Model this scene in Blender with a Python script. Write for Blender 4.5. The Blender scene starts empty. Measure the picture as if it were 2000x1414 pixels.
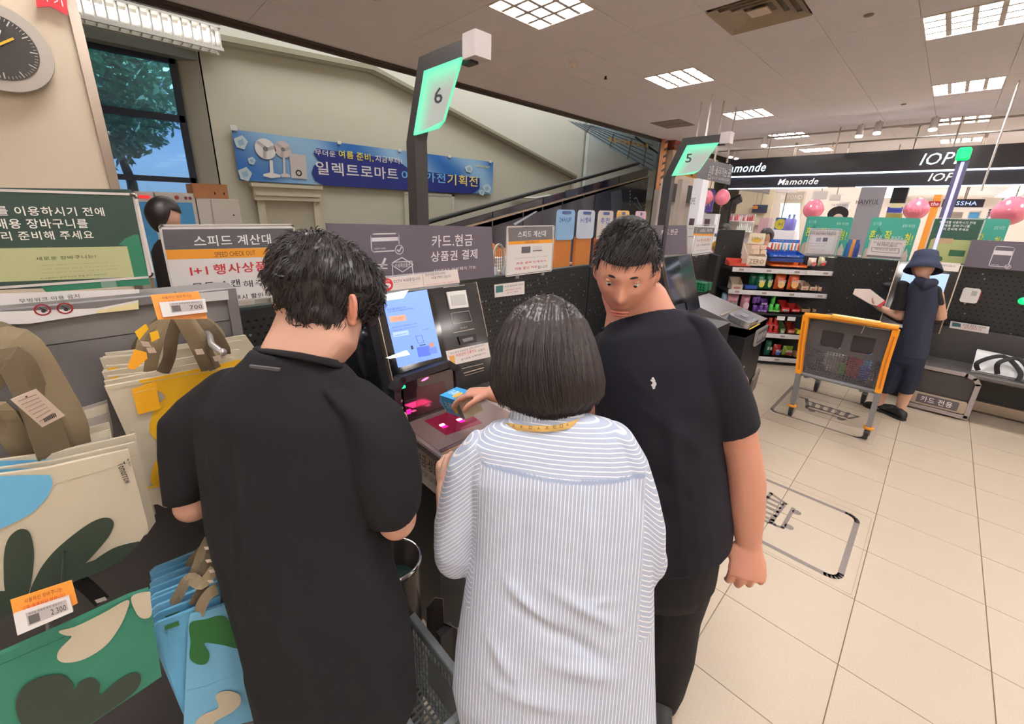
import bpy, math, random
import numpy as np
from mathutils import Vector, Matrix, noise, Quaternion
random.seed(7)
SC = bpy.context.scene
COL = SC.collection
PI = math.pi
# ------------------------------------------------------------------ camera
CAM_Z, FPX, PPX, PPY = 1.85, 805.0, 976.0, 655.0      # eye height, focal length and principal point (2000x1414 frame)
def _cd(v):
    r = np.array([v[0]-PPX, -(v[1]-PPY), -FPX]); return r/np.linalg.norm(r)
_U, _S, _V = np.linalg.svd(np.stack([_cd((1858, 430)), _cd((173, 386)), -_cd((908, 3263))]))
ROT = _U @ _V                                           # rows: world axes seen by the camera
def ray(px, py): return ROT @ np.array([px-PPX, -(py-PPY), -FPX])
def onz(px, py, z=0.0): r = ray(px, py); t = (z-CAM_Z)/r[2]; return Vector((r[0]*t, r[1]*t, z))
def onx(px, py, x): r = ray(px, py); t = x/r[0]; return Vector((x, r[1]*t, CAM_Z+r[2]*t))
def ony(px, py, y): r = ray(px, py); t = y/r[1]; return Vector((r[0]*t, y, CAM_Z+r[2]*t))
def dep(px, py, d): r = ray(px, py)*(d/FPX); return Vector((r[0], r[1], CAM_Z+r[2]))
def project(p):
    c = ROT.T @ (np.array(p)-np.array((0, 0, CAM_Z))); return (PPX+FPX*c[0]/-c[2], PPY-FPX*c[1]/-c[2])
cd = bpy.data.cameras.new('camera'); cam = bpy.data.objects.new('camera', cd); COL.objects.link(cam)
cd.sensor_fit = 'HORIZONTAL'; cd.sensor_width = 36.0; cd.lens = FPX/2000*36
cd.shift_x = (1000-PPX)/2000; cd.shift_y = (PPY-707)/2000
cd.clip_start = 0.02; cd.clip_end = 200
_m = Matrix.Identity(4)
for _i in range(3):
    for _j in range(3): _m[_i][_j] = ROT[_i][_j]
_m.translation = (0, 0, CAM_Z); cam.matrix_world = _m
SC.camera = cam
# ------------------------------------------------------------------ view, world, lamps
SC.view_settings.view_transform = 'Standard'; SC.view_settings.look = 'None'
SC.view_settings.gamma = 1.0; SC.view_settings.use_curve_mapping = False
SC.view_settings.exposure = 0.27
SC.cycles.max_bounces = 7; SC.cycles.diffuse_bounces = 5; SC.cycles.glossy_bounces = 3
SC.cycles.transmission_bounces = 5; SC.cycles.transparent_max_bounces = 8
SC.cycles.caustics_reflective = False; SC.cycles.caustics_refractive = False
SC.cycles.use_denoising = True; SC.cycles.sample_clamp_indirect = 4.0
SC.cycles.use_adaptive_sampling = True
W = bpy.data.worlds.new('world'); SC.world = W; W.use_nodes = True
_bg = W.node_tree.nodes['Background']
_sky = W.node_tree.nodes.new('ShaderNodeTexSky'); _sky.sky_type = 'HOSEK_WILKIE'
_sky.sun_direction = (0.3, 0.4, 0.86); _sky.turbidity = 4
W.node_tree.links.new(_sky.outputs[0], _bg.inputs[0]); _bg.inputs[1].default_value = 2.6
CEIL = 3.40
_sn = bpy.data.lights.new('sun', 'SUN'); _sn.energy = 5.0; _sn.angle = .02; _so = bpy.data.objects.new('sun', _sn); COL.objects.link(_so); _so.rotation_euler = (.36, 0, .3)
LAMP_COL = (1.0, 0.96, 0.92)
LAMP_E = 38.0
def area(name, loc, sx, sy, w, col=LAMP_COL, rot=(0, 0, 0)):
    l = bpy.data.lights.new(name, 'AREA'); l.shape = 'RECTANGLE'; l.size = sx; l.size_y = sy
    l.energy = w; l.color = col
    o = bpy.data.objects.new(name, l); o.location = loc; o.rotation_euler = rot; COL.objects.link(o); return o
# the ceiling lamps: a regular grid of 0.6 m troffers (each gets a fixture in build_lights)
LX0, LDX, LY0, LDY = 2.915, 2.53, 0.24, 2.41
LIGHT_CELLS = [(i, j) for i in range(-3, 6) for j in range(-4, 2)]


# area lamps; the hall one is added overhead, unseen, to brighten the escalator hall
area('hall_fill', (6.0, 6.7, 5.9), 11.0, 2.0, 215, (1.0, .99, .97))
area('slot_lamp', (1.0, 8.2, 4.25), 1.6, .25, 4, (1, .97, .92))
area('shop_lamp', (12.5, -1.5, 3.3), 3.0, 8.0, 115, (1, .96, .94))
area('shop_lamp', (12.5, 2.5, 3.3), 3.0, 2.5, 48, (1, .96, .94))
# ------------------------------------------------------------------ materials
MATS = {}
def mat(name, col, rough=.5, metal=0.0, emit=0.0, alpha=None, trans=0.0, bump=0.0, bscale=60.0, var=.04, vscale=6.0, coat=0.0, ecol=None, spec=None, sheen=0.0):
    if name in MATS: return MATS[name]
    m = bpy.data.materials.new(name); m.use_nodes = True; MATS[name] = m
    nt = m.node_tree; b = nt.nodes['Principled BSDF']
    c = (*col, 1) if len(col) == 3 else col
    b.inputs['Roughness'].default_value = rough; b.inputs['Metallic'].default_value = metal
    if trans: b.inputs['Transmission Weight'].default_value = trans
    if coat: b.inputs['Coat Weight'].default_value = coat; b.inputs['Coat Roughness'].default_value = .08
    if spec is not None: b.inputs['Specular IOR Level'].default_value = spec
    if sheen: b.inputs['Sheen Weight'].default_value = sheen; b.inputs['Sheen Roughness'].default_value = .4
    if alpha is not None: b.inputs['Alpha'].default_value = alpha
    if emit:
        b.inputs['Emission Color'].default_value = (*(ecol or col), 1); b.inputs['Emission Strength'].default_value = emit
    tc = nt.nodes.new('ShaderNodeTexCoord')
    n = nt.nodes.new('ShaderNodeTexNoise'); n.inputs['Scale'].default_value = vscale; n.inputs['Detail'].default_value = 4
    nt.links.new(tc.outputs['Object'], n.inputs['Vector'])
    mx = nt.nodes.new('ShaderNodeMix'); mx.data_type = 'RGBA'
    mx.inputs[6].default_value = tuple(max(0, v*(1-var)) for v in c[:3])+(1,)
    mx.inputs[7].default_value = tuple(min(1, v*(1+var)) for v in c[:3])+(1,)
    nt.links.new(n.outputs['Fac'], mx.inputs[0]); nt.links.new(mx.outputs[2], b.inputs['Base Color'])
    if bump:
        n2 = nt.nodes.new('ShaderNodeTexNoise'); n2.inputs['Scale'].default_value = bscale; n2.inputs['Detail'].default_value = 5
        nt.links.new(tc.outputs['Object'], n2.inputs['Vector'])
        bp = nt.nodes.new('ShaderNodeBump'); bp.inputs['Strength'].default_value = bump; bp.inputs['Distance'].default_value = .01
        nt.links.new(n2.outputs['Fac'], bp.inputs['Height']); nt.links.new(bp.outputs['Normal'], b.inputs['Normal'])
    return m
def srgb(r, g, b):
    f = lambda v: (v/255/12.92) if v/255 <= .04045 else ((v/255+.055)/1.055)**2.4
    return (f(r), f(g), f(b))
def ink(r, g, b): return mat('ink_%d_%d_%d' % (r, g, b), srgb(r, g, b), rough=.45, var=.02)
def lit(r, g, b, e=1.0): return mat('lit_%d_%d_%d_%d' % (r, g, b, e*100), srgb(r, g, b), rough=.3, emit=e, var=0)
# ------------------------------------------------------------------ mesh builder
class MB:
    def __init__(s): s.v = []; s.f = []; s.smooth = []
    def add(s, vs, fs, sm=False):
        n = len(s.v); s.v += [tuple(v) for v in vs]; s.f += [tuple(i+n for i in f) for f in fs]; s.smooth += [sm]*len(fs); return s
    def box(s, a, b, M=None):
        x0, y0, z0 = a; x1, y1, z1 = b
        vs = [Vector(p) for p in ((x0,y0,z0),(x1,y0,z0),(x1,y1,z0),(x0,y1,z0),(x0,y0,z1),(x1,y0,z1),(x1,y1,z1),(x0,y1,z1))]
        if M is not None: vs = [M @ v for v in vs]
        return s.add(vs, [(0,3,2,1),(4,5,6,7),(0,1,5,4),(1,2,6,5),(2,3,7,6),(3,0,4,7)])
    def bbox(s, a, b, bev=.006, M=None):
        """box with chamfered edges (a rounded outline in its x-y plane plus chamfered rims)"""
        x0,y0,z0 = a; x1,y1,z1 = b
        pts = rrect(x0, y0, x1, y1, bev*1.5, 3)
        rings = []
        for z, ins in ((z0, bev*.7), (z0+bev, 0), (z1-bev, 0), (z1, bev*.7)):
            cx, cy = (x0+x1)/2, (y0+y1)/2
            kx = 1-ins/max(1e-6, (x1-x0)/2); ky = 1-ins/max(1e-6, (y1-y0)/2)
            rings.append([Vector((cx+(p[0]-cx)*kx, cy+(p[1]-cy)*ky, z)) for p in pts])
        if M is not None: rings = [[M @ p for p in r] for r in rings]
        return s.loft(rings, True, True, sm=False)
    def loft(s, rings, cap0=True, cap1=True, closed=True, sm=True):
        n = len(rings[0]); base = len(s.v); vs = [v for r in rings for v in r]; fs = []
        for k in range(len(rings)-1):
            for i in range(n if closed else n-1):
                j = (i+1) % n
                fs.append((k*n+i, k*n+j, (k+1)*n+j, (k+1)*n+i))
        s.add(vs, fs, sm)
        if cap0: s.add(rings[0], [tuple(range(n-1, -1, -1))])
        if cap1: s.add(rings[-1], [tuple(range(n))])
        return s
    def tube(s, pts, r, n=8, cap=True, squash=None, closed_path=False):
        pts = [Vector(p) for p in pts]; rs = r if isinstance(r, (list, tuple)) else [r]*len(pts)
        rings = []; up = Vector((0, 0, 1)); prev = None
        for i, p in enumerate(pts):
            a = pts[max(0, i-1)]; b = pts[min(len(pts)-1, i+1)]
            if closed_path: a = pts[i-1]; b = pts[(i+1) % len(pts)]
            t = (b-a).normalized()
            if prev is None:
                u = t.cross(up) if abs(t.dot(up)) < .95 else t.cross(Vector((1, 0, 0)))
            else: u = prev - t*prev.dot(t)
            u.normalize(); w = t.cross(u); prev = u
            q = squash or (1, 1)
            rings.append([p+u*(math.cos(2*PI*k/n)*rs[i]*q[0])+w*(math.sin(2*PI*k/n)*rs[i]*q[1]) for k in range(n)])
        if closed_path: rings.append(rings[0]); cap = False
        return s.loft(rings, cap, cap)
    def cyl(s, a, b, r, n=16, r2=None): return s.tube([a, b], [r, r if r2 is None else r2], n)
    def lathe(s, prof, c=(0, 0, 0), n=20, axis='z', sx=1, sy=1):
        rings = []
        for r, z in prof:
            ring = []
            for k in range(n):
                x, y = r*math.cos(2*PI*k/n)*sx, r*math.sin(2*PI*k/n)*sy
                p = {'z': (x, y, z), 'x': (z, x, y), 'y': (y, z, x)}[axis]
                ring.append(Vector(p)+Vector(c))
            rings.append(ring)
        return s.loft(rings)
    def prism(s, pts, h0, h1, F=None):
        """extrude a 2-D outline between two heights of a frame"""
        F = F or (lambda u, v, w: Vector((u, v, w)))
        n = len(pts); lo = [F(p[0], p[1], h0) for p in pts]; hi = [F(p[0], p[1], h1) for p in pts]
        fs = [tuple(range(n-1, -1, -1)), tuple(range(n, 2*n))]+[(i, (i+1) % n, n+(i+1) % n, n+i) for i in range(n)]
        return s.add(lo+hi, fs)
    def sphere(s, c, r, n=12, m=8, sc=(1, 1, 1)):
        c = Vector(c); rings = []
        for k in range(m+1):
            a = -PI/2+PI*k/m; rr = max(1e-4, math.cos(a))*r
            rings.append([c+Vector((math.cos(2*PI*i/n)*rr*sc[0], math.sin(2*PI*i/n)*rr*sc[1], math.sin(a)*r*sc[2])) for i in range(n)])
        return s.loft(rings)
def rrect(x0, y0, x1, y1, r, n=4):
    r = min(r, abs(x1-x0)/2-1e-6, abs(y1-y0)/2-1e-6); pts = []
    for cx, cy, a0 in ((x1-r, y1-r, 0), (x0+r, y1-r, PI/2), (x0+r, y0+r, PI), (x1-r, y0+r, 1.5*PI)):
        for k in range(n+1):
            a = a0+PI/2*k/n; pts.append((cx+r*math.cos(a), cy+r*math.sin(a)))
    return pts
def ell(cx, cy, rx, ry, n=20, rot=0):
    c, s_ = math.cos(rot), math.sin(rot); out = []
    for k in range(n):
        x, y = rx*math.cos(2*PI*k/n), ry*math.sin(2*PI*k/n); out.append((cx+x*c-y*s_, cy+x*s_+y*c))
    return out
def frame(o, r, u):
    """a board's own plane: F(u, v, w) with w out of its face"""
    o = Vector(o); r = Vector(r).normalized(); u = Vector(u).normalized(); n = r.cross(u).normalized()
    return lambda a, b, w=0.0: o+r*a+u*b+n*w
def wm(o):
    M = Matrix.LocRotScale(o.location, o.rotation_euler, o.scale)
    return wm(o.parent) @ M if o.parent else M
def mk(name, mb, m, parent=None, smooth=None, kind=None, label=None):
    me = bpy.data.meshes.new(name)
    vs = mb.v
    if parent is not None:
        Mi = wm(parent).inverted(); vs = [Mi @ Vector(v) for v in vs]
    me.from_pydata([tuple(v) for v in vs], [], mb.f)
    sm = mb.smooth if smooth is None else [smooth]*len(mb.f)
    me.polygons.foreach_set('use_smooth', sm)
    for x in (m if isinstance(m, (list, tuple)) else [m]): me.materials.append(x)
    me.update()
    o = bpy.data.objects.new(name, me); COL.objects.link(o)
    if parent is not None: o.parent = parent
    if kind: o['kind'] = kind
    if label: o['label'] = label
    return o
def thing(name, label, cat, loc=(0, 0, 0), group=None, rz=0.0, rot=None):
    o = bpy.data.objects.new(name, None); o.empty_display_size = .05; COL.objects.link(o)
    o.location = loc; o.rotation_euler = rot or (0, 0, rz); o['label'] = label; o['category'] = cat
    if group: o['group'] = group
    return o
def tag(o, label, cat, group=None):
    o['label'] = label; o['category'] = cat
    if group: o['group'] = group
    return o
def struct(name, mb, m, smooth=None):
    o = mk(name, mb, m, None, smooth); o['kind'] = 'structure'; return o
KIDS = {}
def dup(root, loc=None, label=None, rot=None, group=None):
    kids = {}
    for o in bpy.data.objects:
        if o.parent: kids.setdefault(o.parent.name, []).append(o)
    def cp(o, par):
        c = o.copy(); COL.objects.link(c)
        if par is not None: c.parent = par
        for ch in kids.get(o.name, []): cp(ch, c)
        return c
    c = cp(root, None)
    if loc is not None: c.location = loc
    if rot is not None: c.rotation_euler = rot
    if label: c['label'] = label
    if group: c['group'] = group
    return c
# ------------------------------------------------------------------ lettering: one atlas of glyph meshes, strings laid out from it
TEXTS = []      # (args) collected first, so that every glyph is made once
def text(s, F, x, y, w, h, m, parent, lay=.0008, bold=False, shear=0.0, name='lettering'):
    TEXTS.append((s, F, x, y, w, h, m, parent, lay, bold, shear, name))
def flush_texts():
    atlas = {}
    for bold in (False, True):
        chars = sorted({c for t in TEXTS if t[9] == bold for c in t[0] if c not in ' \n'})
        if not chars: continue
        c = bpy.data.curves.new('glyphs', 'FONT'); c.body = '\n\n'.join(chars); c.resolution_u = 2
        c.offset = .012 if bold else .002
        o = bpy.data.objects.new('glyphs', c); COL.objects.link(o)
        me = bpy.data.meshes.new_from_object(o.evaluated_get(bpy.context.evaluated_depsgraph_get()))
        n = len(me.vertices); co = np.empty(n*3); me.vertices.foreach_get('co', co); co = co.reshape(-1, 3)
        line = np.clip(np.floor((1.35-co[:, 1])/2).astype(int), 0, len(chars)-1)
        polys = [tuple(p.vertices) for p in me.polygons]
        per = {}
        for p in polys: per.setdefault(line[p[0]], []).append(p)
        for k, ch in enumerate(chars):
            ps = per.get(k, [])
            if not ps: continue
            ids = sorted({i for p in ps for i in p}); mp = {i: q for q, i in enumerate(ids)}
            vs = np.array([[co[i][0], co[i][1]+2*k] for i in ids])
            adv = .97 if ord(ch) > 0x2E00 else vs[:, 0].max()+.07
            if ord(ch) <= 0x2E00: vs[:, 0] += .02
            atlas[(ch, bold)] = (vs, [tuple(mp[i] for i in p) for p in ps], adv)
        bpy.data.objects.remove(o)
    for (s, F, x, y, w, h, m, parent, lay, bold, shear, name) in TEXTS:
        V, Fc = [], []
        cx = 0.0
        for ch in s:
            if ch == ' ': cx += .30; continue
            g = atlas.get((ch, bold))
            if g is None: continue
            vs, fs, adv = g; b0 = len(V)
            V += [(v[0]+cx+shear*v[1], v[1]) for v in vs]; Fc += [tuple(i+b0 for i in f) for f in fs]; cx += adv
        if not V: continue
        A = np.array(V); mn = A.min(0); mx_ = A.max(0); sz = np.maximum(mx_-mn, 1e-6)
        mb = MB()
        mb.add([F(x+(p[0]-mn[0])/sz[0]*w, y+(p[1]-mn[1])/sz[1]*h, lay) for p in A], Fc)
        mk(name, mb, m, parent, False)
def plate(parent, F, x0, y0, x1, y1, m, lay, name='print', r=0.0, th=.0006):
    pts = rrect(x0, y0, x1, y1, r, 4) if r else [(x0, y0), (x1, y0), (x1, y1), (x0, y1)]
    return mk(name, MB().prism(pts, lay, lay+th, F), m, parent)
def shape(parent, F, pts, m, lay, name='print', th=.0006): return mk(name, MB().prism(pts, lay, lay+th, F), m, parent)
def stroke(mb, F, pts, wd, lay, th=.0006, closed=False):
    """a line of constant width on a board"""
    n = len(pts)
    for i in range(n if closed else n-1):
        a = Vector(pts[i]).to_2d(); b = Vector(pts[(i+1) % n]).to_2d(); d = (b-a)
        if d.length < 1e-6: continue
        d.normalize(); q = Vector((-d.y, d.x))*wd/2; e = d*wd*.25
        mb.prism([a-q-e, b-q+e, b+q+e, a+q-e], lay, lay+th, F)
    return mb
class Board:
    """a flat sign standing in its own plane; pixel arguments are turned into places on that plane"""
    def __init__(s, o, r, u, parent=None):
        s.o = Vector(o); s.r = Vector(r).normalized(); s.u = Vector(u); s.u = (s.u-s.r*s.u.dot(s.r)).normalized(); s.n = s.r.cross(s.u); s.parent = parent
        s.F = frame(s.o, s.r, s.u)
    def uv(s, px, py):
        d = Vector(ray(px, py)); c = Vector((0, 0, CAM_Z)); t = (s.o-c).dot(s.n)/d.dot(s.n); p = c+d*t-s.o
        return (p.dot(s.r), p.dot(s.u))
    def fit(s, x0, y0, x1, y1):
        """the (u, v) rectangle of the plane whose picture spans this pixel box"""
        xm, ym = (x0+x1)/2, (y0+y1)/2
        u0 = s.uv(x0, ym)[0]; u1 = s.uv(x1, ym)[0]; v0 = s.uv(xm, y1)[1]; v1 = s.uv(xm, y0)[1]
        for _ in range(12):
            q = [project(s.F(a, b)) for a, b in ((u0, v0), (u1, v0), (u0, v1), (u1, v1))]
            ex0 = x0-min(q[0][0], q[2][0]); ex1 = x1-max(q[1][0], q[3][0]); ey0 = y0-min(q[2][1], q[3][1]); ey1 = y1-max(q[0][1], q[1][1])
            kx = (u1-u0)/max(1e-6, ((q[1][0]-q[0][0])+(q[3][0]-q[2][0]))/2); ky = (v1-v0)/max(1e-6, ((q[0][1]-q[2][1])+(q[1][1]-q[3][1]))/2)
            u0 += ex0*kx*.7; u1 += ex1*kx*.7; v1 -= ey0*ky*.7; v0 -= ey1*ky*.7
            m_ = (v1-v0); 
            if m_ < .15*abs(ky)*(y1-y0): c_ = (v0+v1)/2; h_ = .1*abs(ky)*(y1-y0); v0, v1 = c_-h_, c_+h_
        return u0, v0, u1, v1
    def poly(s, pts, m, lay=.001, name='print', th=.0006): return shape(s.parent, s.F, [s.uv(*p) for p in pts], m, lay, name, th)
    def rect(s, x0, y0, x1, y1, m, lay=.001, name='print', r=0.0, th=.0006):
        a = s.fit(x0, y0, x1, y1); return plate(s.parent, s.F, *a, m, lay, name, r, th)
    def t(s, st, x0, y0, x1, y1, m, lay=.002, bold=False, shear=0.0, name='lettering'):
        """text fitted between pixel left-bottom (x0, y1) and right-top (x1, y0)"""
        a = s.fit(x0, y0, x1, y1)
        text(st, s.F, a[0], a[1], a[2]-a[0], a[3]-a[1], m, s.parent, lay, bold, shear, name)
    def tt(s, st, u0, v0, w, h, m, lay=.002, bold=False, shear=0.0, name='lettering'):
        text(st, s.F, u0, v0, w, h, m, s.parent, lay, bold, shear, name)
    def pl(s, u0, v0, u1, v1, m, lay=.001, name='print', r=0.0, th=.0006): return plate(s.parent, s.F, u0, v0, u1, v1, m, lay, name, r, th)
    def line(s, pts, wd, m, lay=.002, closed=False, name='line', th=.0006):
        mb = MB(); stroke(mb, s.F, [s.uv(*p) for p in pts], wd, lay, th, closed); return mk(name, mb, m, s.parent)
    def lineuv(s, pts, wd, m, lay=.002, closed=False, name='line', th=.0006):
        mb = MB(); stroke(mb, s.F, pts, wd, lay, th, closed); return mk(name, mb, m, s.parent)
X3, Y3, Z3 = Vector((1, 0, 0)), Vector((0, 1, 0)), Vector((0, 0, 1))
WH = ink(236, 234, 232); DK = ink(52, 50, 54); RD = ink(196, 44, 52); GY = ink(120, 118, 122); OR = ink(238, 158, 50)
def holder(name, label, cat, bd, u0, v0, u1, v1, sheet, th=.006, rim=.012, group=None, base=True, loc=None):
    """clear acrylic sign holder with a printed sheet inside; returns its root"""
    p = bd.F((u0+u1)/2, v0, 0)
    t = thing(name, label, cat, loc or p, group)
    mk('acrylic_panel', MB().prism(rrect(u0, v0, u1, v1, .012, 4), -th, -.0005, bd.F), M_clear, t)
    fr = MB(); stroke(fr, bd.F, rrect(u0+.003, v0+.003, u1-.003, v1-.003, .01, 4), .006, -.001, .005, True)
    mk('rim', fr, mat('acrylic_rim', srgb(214, 206, 200), rough=.25), t)
    bd.parent = t
    bd.pl(u0+rim, v0+rim, u1-rim, v1-rim, sheet, 0, 'sheet')
    if base:
        for k in (.2, .75):
            uu = u0+(u1-u0)*k
            mk('clip', MB().prism([(uu, v0-.02), (uu+.03, v0-.02), (uu+.03, v0+.012), (uu, v0+.012)], -.012, .006, bd.F), M_clear, t)
    return t
# ================================================================== the setting
M_floor = mat('vinyl_tile', srgb(186, 170, 150), rough=.4, var=.05, vscale=2.0, bump=.03, bscale=8)
def _speckle(m, scale, cola, colb, lo, hi):
    nt = m.node_tree; b = nt.nodes['Principled BSDF']
    tc = nt.nodes['Texture Coordinate']; n = nt.nodes.new('ShaderNodeTexNoise'); n.inputs['Scale'].default_value = scale; n.inputs['Detail'].default_value = 2
    nt.links.new(tc.outputs['Object'], n.inputs['Vector'])
    r = nt.nodes.new('ShaderNodeValToRGB'); r.color_ramp.elements[0].position = lo; r.color_ramp.elements[1].position = hi
    r.color_ramp.elements[0].color = (*cola, 1); r.color_ramp.elements[1].color = (*colb, 1)
    nt.links.new(n.outputs['Fac'], r.inputs[0])
    old = b.inputs['Base Color'].links[0].from_socket
    mx = nt.nodes.new('ShaderNodeMix'); mx.data_type = 'RGBA'; mx.blend_type = 'MULTIPLY'; mx.inputs[0].default_value = 1
    nt.links.new(old, mx.inputs[6]); nt.links.new(r.outputs[0], mx.inputs[7]); nt.links.new(mx.outputs[2], b.inputs['Base Color'])
_speckle(M_floor, 130, (.965, .96, .95), (1.02, 1.02, 1.02), .38, .62)
M_grout = mat('floor_joint', srgb(120, 104, 84), rough=.7)
M_ceil = mat('ceiling_board', srgb(240, 238, 244), rough=.9, var=.04, vscale=3)
_speckle(M_ceil, 60, (.55, .52, .5), (1, 1, 1), .28, .31)
M_cream = mat('cream_wall_paint', srgb(200, 196, 180), rough=.75, var=.03, vscale=1.5, bump=.03, bscale=120)
M_cream2 = mat('cream_wall_paint_pale', srgb(206, 205, 194), rough=.75, var=.03, vscale=1.5)
M_beige = mat('warm_beige_wall', srgb(214, 196, 172), rough=.7, var=.03, vscale=3, bump=.04, bscale=200)
M_dark = mat('dark_metal', srgb(44, 43, 46), rough=.45, var=.08)
M_black = mat('black_powder_coat', srgb(27, 27, 30), rough=.42, var=.1, vscale=20)
M_trimd = mat('slab_edge_trim', srgb(78, 66, 62), rough=.6)
M_steel = mat('brushed_steel', srgb(176, 162, 148), rough=.3, metal=.9, var=.08, vscale=3)
M_white = mat('white_plastic', srgb(226, 222, 218), rough=.35)
M_clear = mat('clear_acrylic', (.95, .97, .97), rough=.05, alpha=.22, var=0)
M_glass = mat('window_glass', (.42, .68, 1.0), rough=.03, trans=.95, var=0, spec=.6)
YE = 4.85                                                # the ceiling ends here over the escalator hall
TS = .4605; TX0, TY0 = 1.52-TS*12, .355+TS*12
f = struct('floor', MB().box((-6, -16, -.12), (24, 10.5, -.004)), M_grout)
tile = MB(); g = .0012
tile.add([(g,g,-.004),(TS-g,g,-.004),(TS-g,TS-g,-.004),(g,TS-g,-.004),(g+.001,g+.001,0),(TS-g-.001,g+.001,0),(TS-g-.001,TS-g-.001,0),(g+.001,TS-g-.001,0)],
         [(4,5,6,7),(0,1,5,4),(1,2,6,5),(2,3,7,6),(3,0,4,7)])
tile_me = None; cells = []
for i in range(-4, 40):
    for j in range(-40, 24):
        x, y = 1.52+TS*(i-8), .355+TS*(j-12)
        if x > 24 or y < -16 or y > 10: continue
        cells.append((x, y))
def _inview(x, y):
    d = Vector((x-0, y-0)); return (.2 < x < 7.2) and (-3.6 < y < 1.4) and y > -0.95*x-.2 and (y < .2+.35*x)
near = [c for c in cells if _inview(*c)]; near.sort(key=lambda c: c[0]**2+c[1]**2); nears = set(near[:300])
o0 = mk('tile', tile, M_floor, None); tile_me = o0.data; first = True
for c in sorted(nears):
    o = o0 if first else bpy.data.objects.new('tile', tile_me)
    if not first: COL.objects.link(o)
    first = False; o.location = (c[0], c[1], 0); o.parent = f
rest = MB()
for (x, y) in cells:
    if (x, y) not in nears: rest.add([(v[0]+x, v[1]+y, v[2]) for v in tile.v], tile.f)
mk('tile_field', rest, M_floor, f, False, kind='stuff')
# ---- ceiling: a base sheet with 1.265 x 0.603 m boards hung just under it
c = struct('ceiling', MB().box((-6, -16, CEIL+.07), (24, YE, CEIL+.3)), M_trimd)
PXs, PYs = LDX/2, LDY/4
M_cgap = M_ceil
def board_mb(w, l):
    b = MB(); gp = .0007
    b.add([(gp,gp,.012),(w-gp,gp,.012),(w-gp,l-gp,.012),(gp,l-gp,.012),(gp+.0015,gp+.0015,0),(w-gp-.0015,gp+.0015,0),(w-gp-.0015,l-gp-.0015,0),(gp+.0015,l-gp-.0015,0)],
          [(7,6,5,4),(0,4,5,1),(1,5,6,2),(2,6,7,3),(3,7,4,0)]); return b
full = mk('ceiling_board', board_mb(PXs, PYs), M_ceil, None); half = mk('ceiling_board', board_mb(PXs/2, PYs), M_ceil, None)
full_me, half_me = full.data, half.data; bpy.data.objects.remove(full); bpy.data.objects.remove(half)
lightset = {(LX0+i*LDX, LY0+j*LDY) for i, j in LIGHT_CELLS}
VENTS = [(4.18, 1.445), (7.8, 3.85), (8.35, 3.85)]
cnt = 0; rest = MB()
for i in range(-6, 20):
    for j in range(-26, 9):
        x0, y0 = LX0-PXs/4+(i-1)*PXs+0, LY0-PYs/2+j*PYs
        if y0 > YE-.05: continue
        y1 = min(y0+PYs, YE)
        blocked = []
        for h in (0, 1):
            hx0, hx1 = x0+h*PXs/2, x0+(h+1)*PXs/2
            b = any(abs((hx0+hx1)/2-lx) < .2 and abs((y0+y0+PYs)/2-ly) < .2 for lx, ly in lightset)
            b = b or any(abs((hx0+hx1)/2-vx) < .3 and abs((y0+PYs/2)-vy) < .28 for vx, vy in VENTS[:1])
            blocked.append(b)
        vis = 0 < x0+PXs and x0 < 12 and y0 > -.75*x0-1.5 and y0 > -6
        parts_ = [(0, 'f')] if not any(blocked) else [(h, 'h') for h in (0, 1) if not blocked[h]]
        for h, kd in parts_:
            X = x0+h*PXs/2
            if vis and cnt < 290:
                o = bpy.data.objects.new('ceiling_board', full_me if kd == 'f' else half_me); COL.objects.link(o)
                o.location = (X, y0, CEIL); o.parent = c; cnt += 1
                if y1 < y0+PYs-.01: o.scale = (1, (y1-y0)/PYs, 1)
            else:
                for_b = board_mb(PXs if kd == 'f' else PXs/2, y1-y0)
                rest.add([(v[0]+X, v[1]+y0, v[2]+CEIL) for v in for_b.v], for_b.f)
mk('ceiling_board_field', rest, M_ceil, c, False, kind='stuff')
struct('trim_1', MB().box((-3, YE, CEIL-.05), (9.62, YE+.03, CEIL+.32)).box((-3, YE-.05, CEIL-.02), (9.62, YE, CEIL-.002)), M_trimd)
struct('trim_2', MB().box((-3, YE+.03, CEIL-.01), (9.62, YE+.06, CEIL+.34)), mat('steel_trim', srgb(150, 142, 132), rough=.4))
# ---- walls
YB = 8.5
w = MB()
wx0, wx1, wz0, wz1 = .02, 1.34, 1.55, 3.98         # window opening
w.box((-6, YB, 0), (wx0, YB+.5, 7)).box((wx1+.28, YB, 0), (24, YB+.25, 7)).box((wx0, YB, 0), (wx1+.28, YB+.5, wz0)).box((wx0, YB, 4.36), (wx1+.28, YB+.5, 7)).box((wx1+.0, YB+.30, 0), (wx1+.28, YB+.5, 4.5))
struct('wall_back', w, M_cream)
# pale reveal beside the window, lit blue by the daylight
struct('trim_3', MB().prism([(wx1+.28, YB), (wx1+.30, YB), (wx1+.02, YB+.32), (wx1, YB+.32)], 1.2, 4.36), M_cream2)
struct('ceiling_hall', MB().box((-6, YE, 6.4), (24, YB+.6, 6.6)), M_cream2)
struct('wall_left', MB().box((-6.2, -16, 0), (-6, YB+.5, 7)), M_beige)
struct('wall_near', MB().box((-6, -16.2, 0), (24, -16, 3.6)), M_beige)
struct('wall_right', MB().box((24, -16, 0), (24.2, YB+.5, 7)), M_cream2)
# upper slab front above the ceiling line
struct('wall_upper', MB().box((-6, YE-.0, CEIL+.34), (24, YE+.06, 6.4)), M_cream2)
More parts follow.
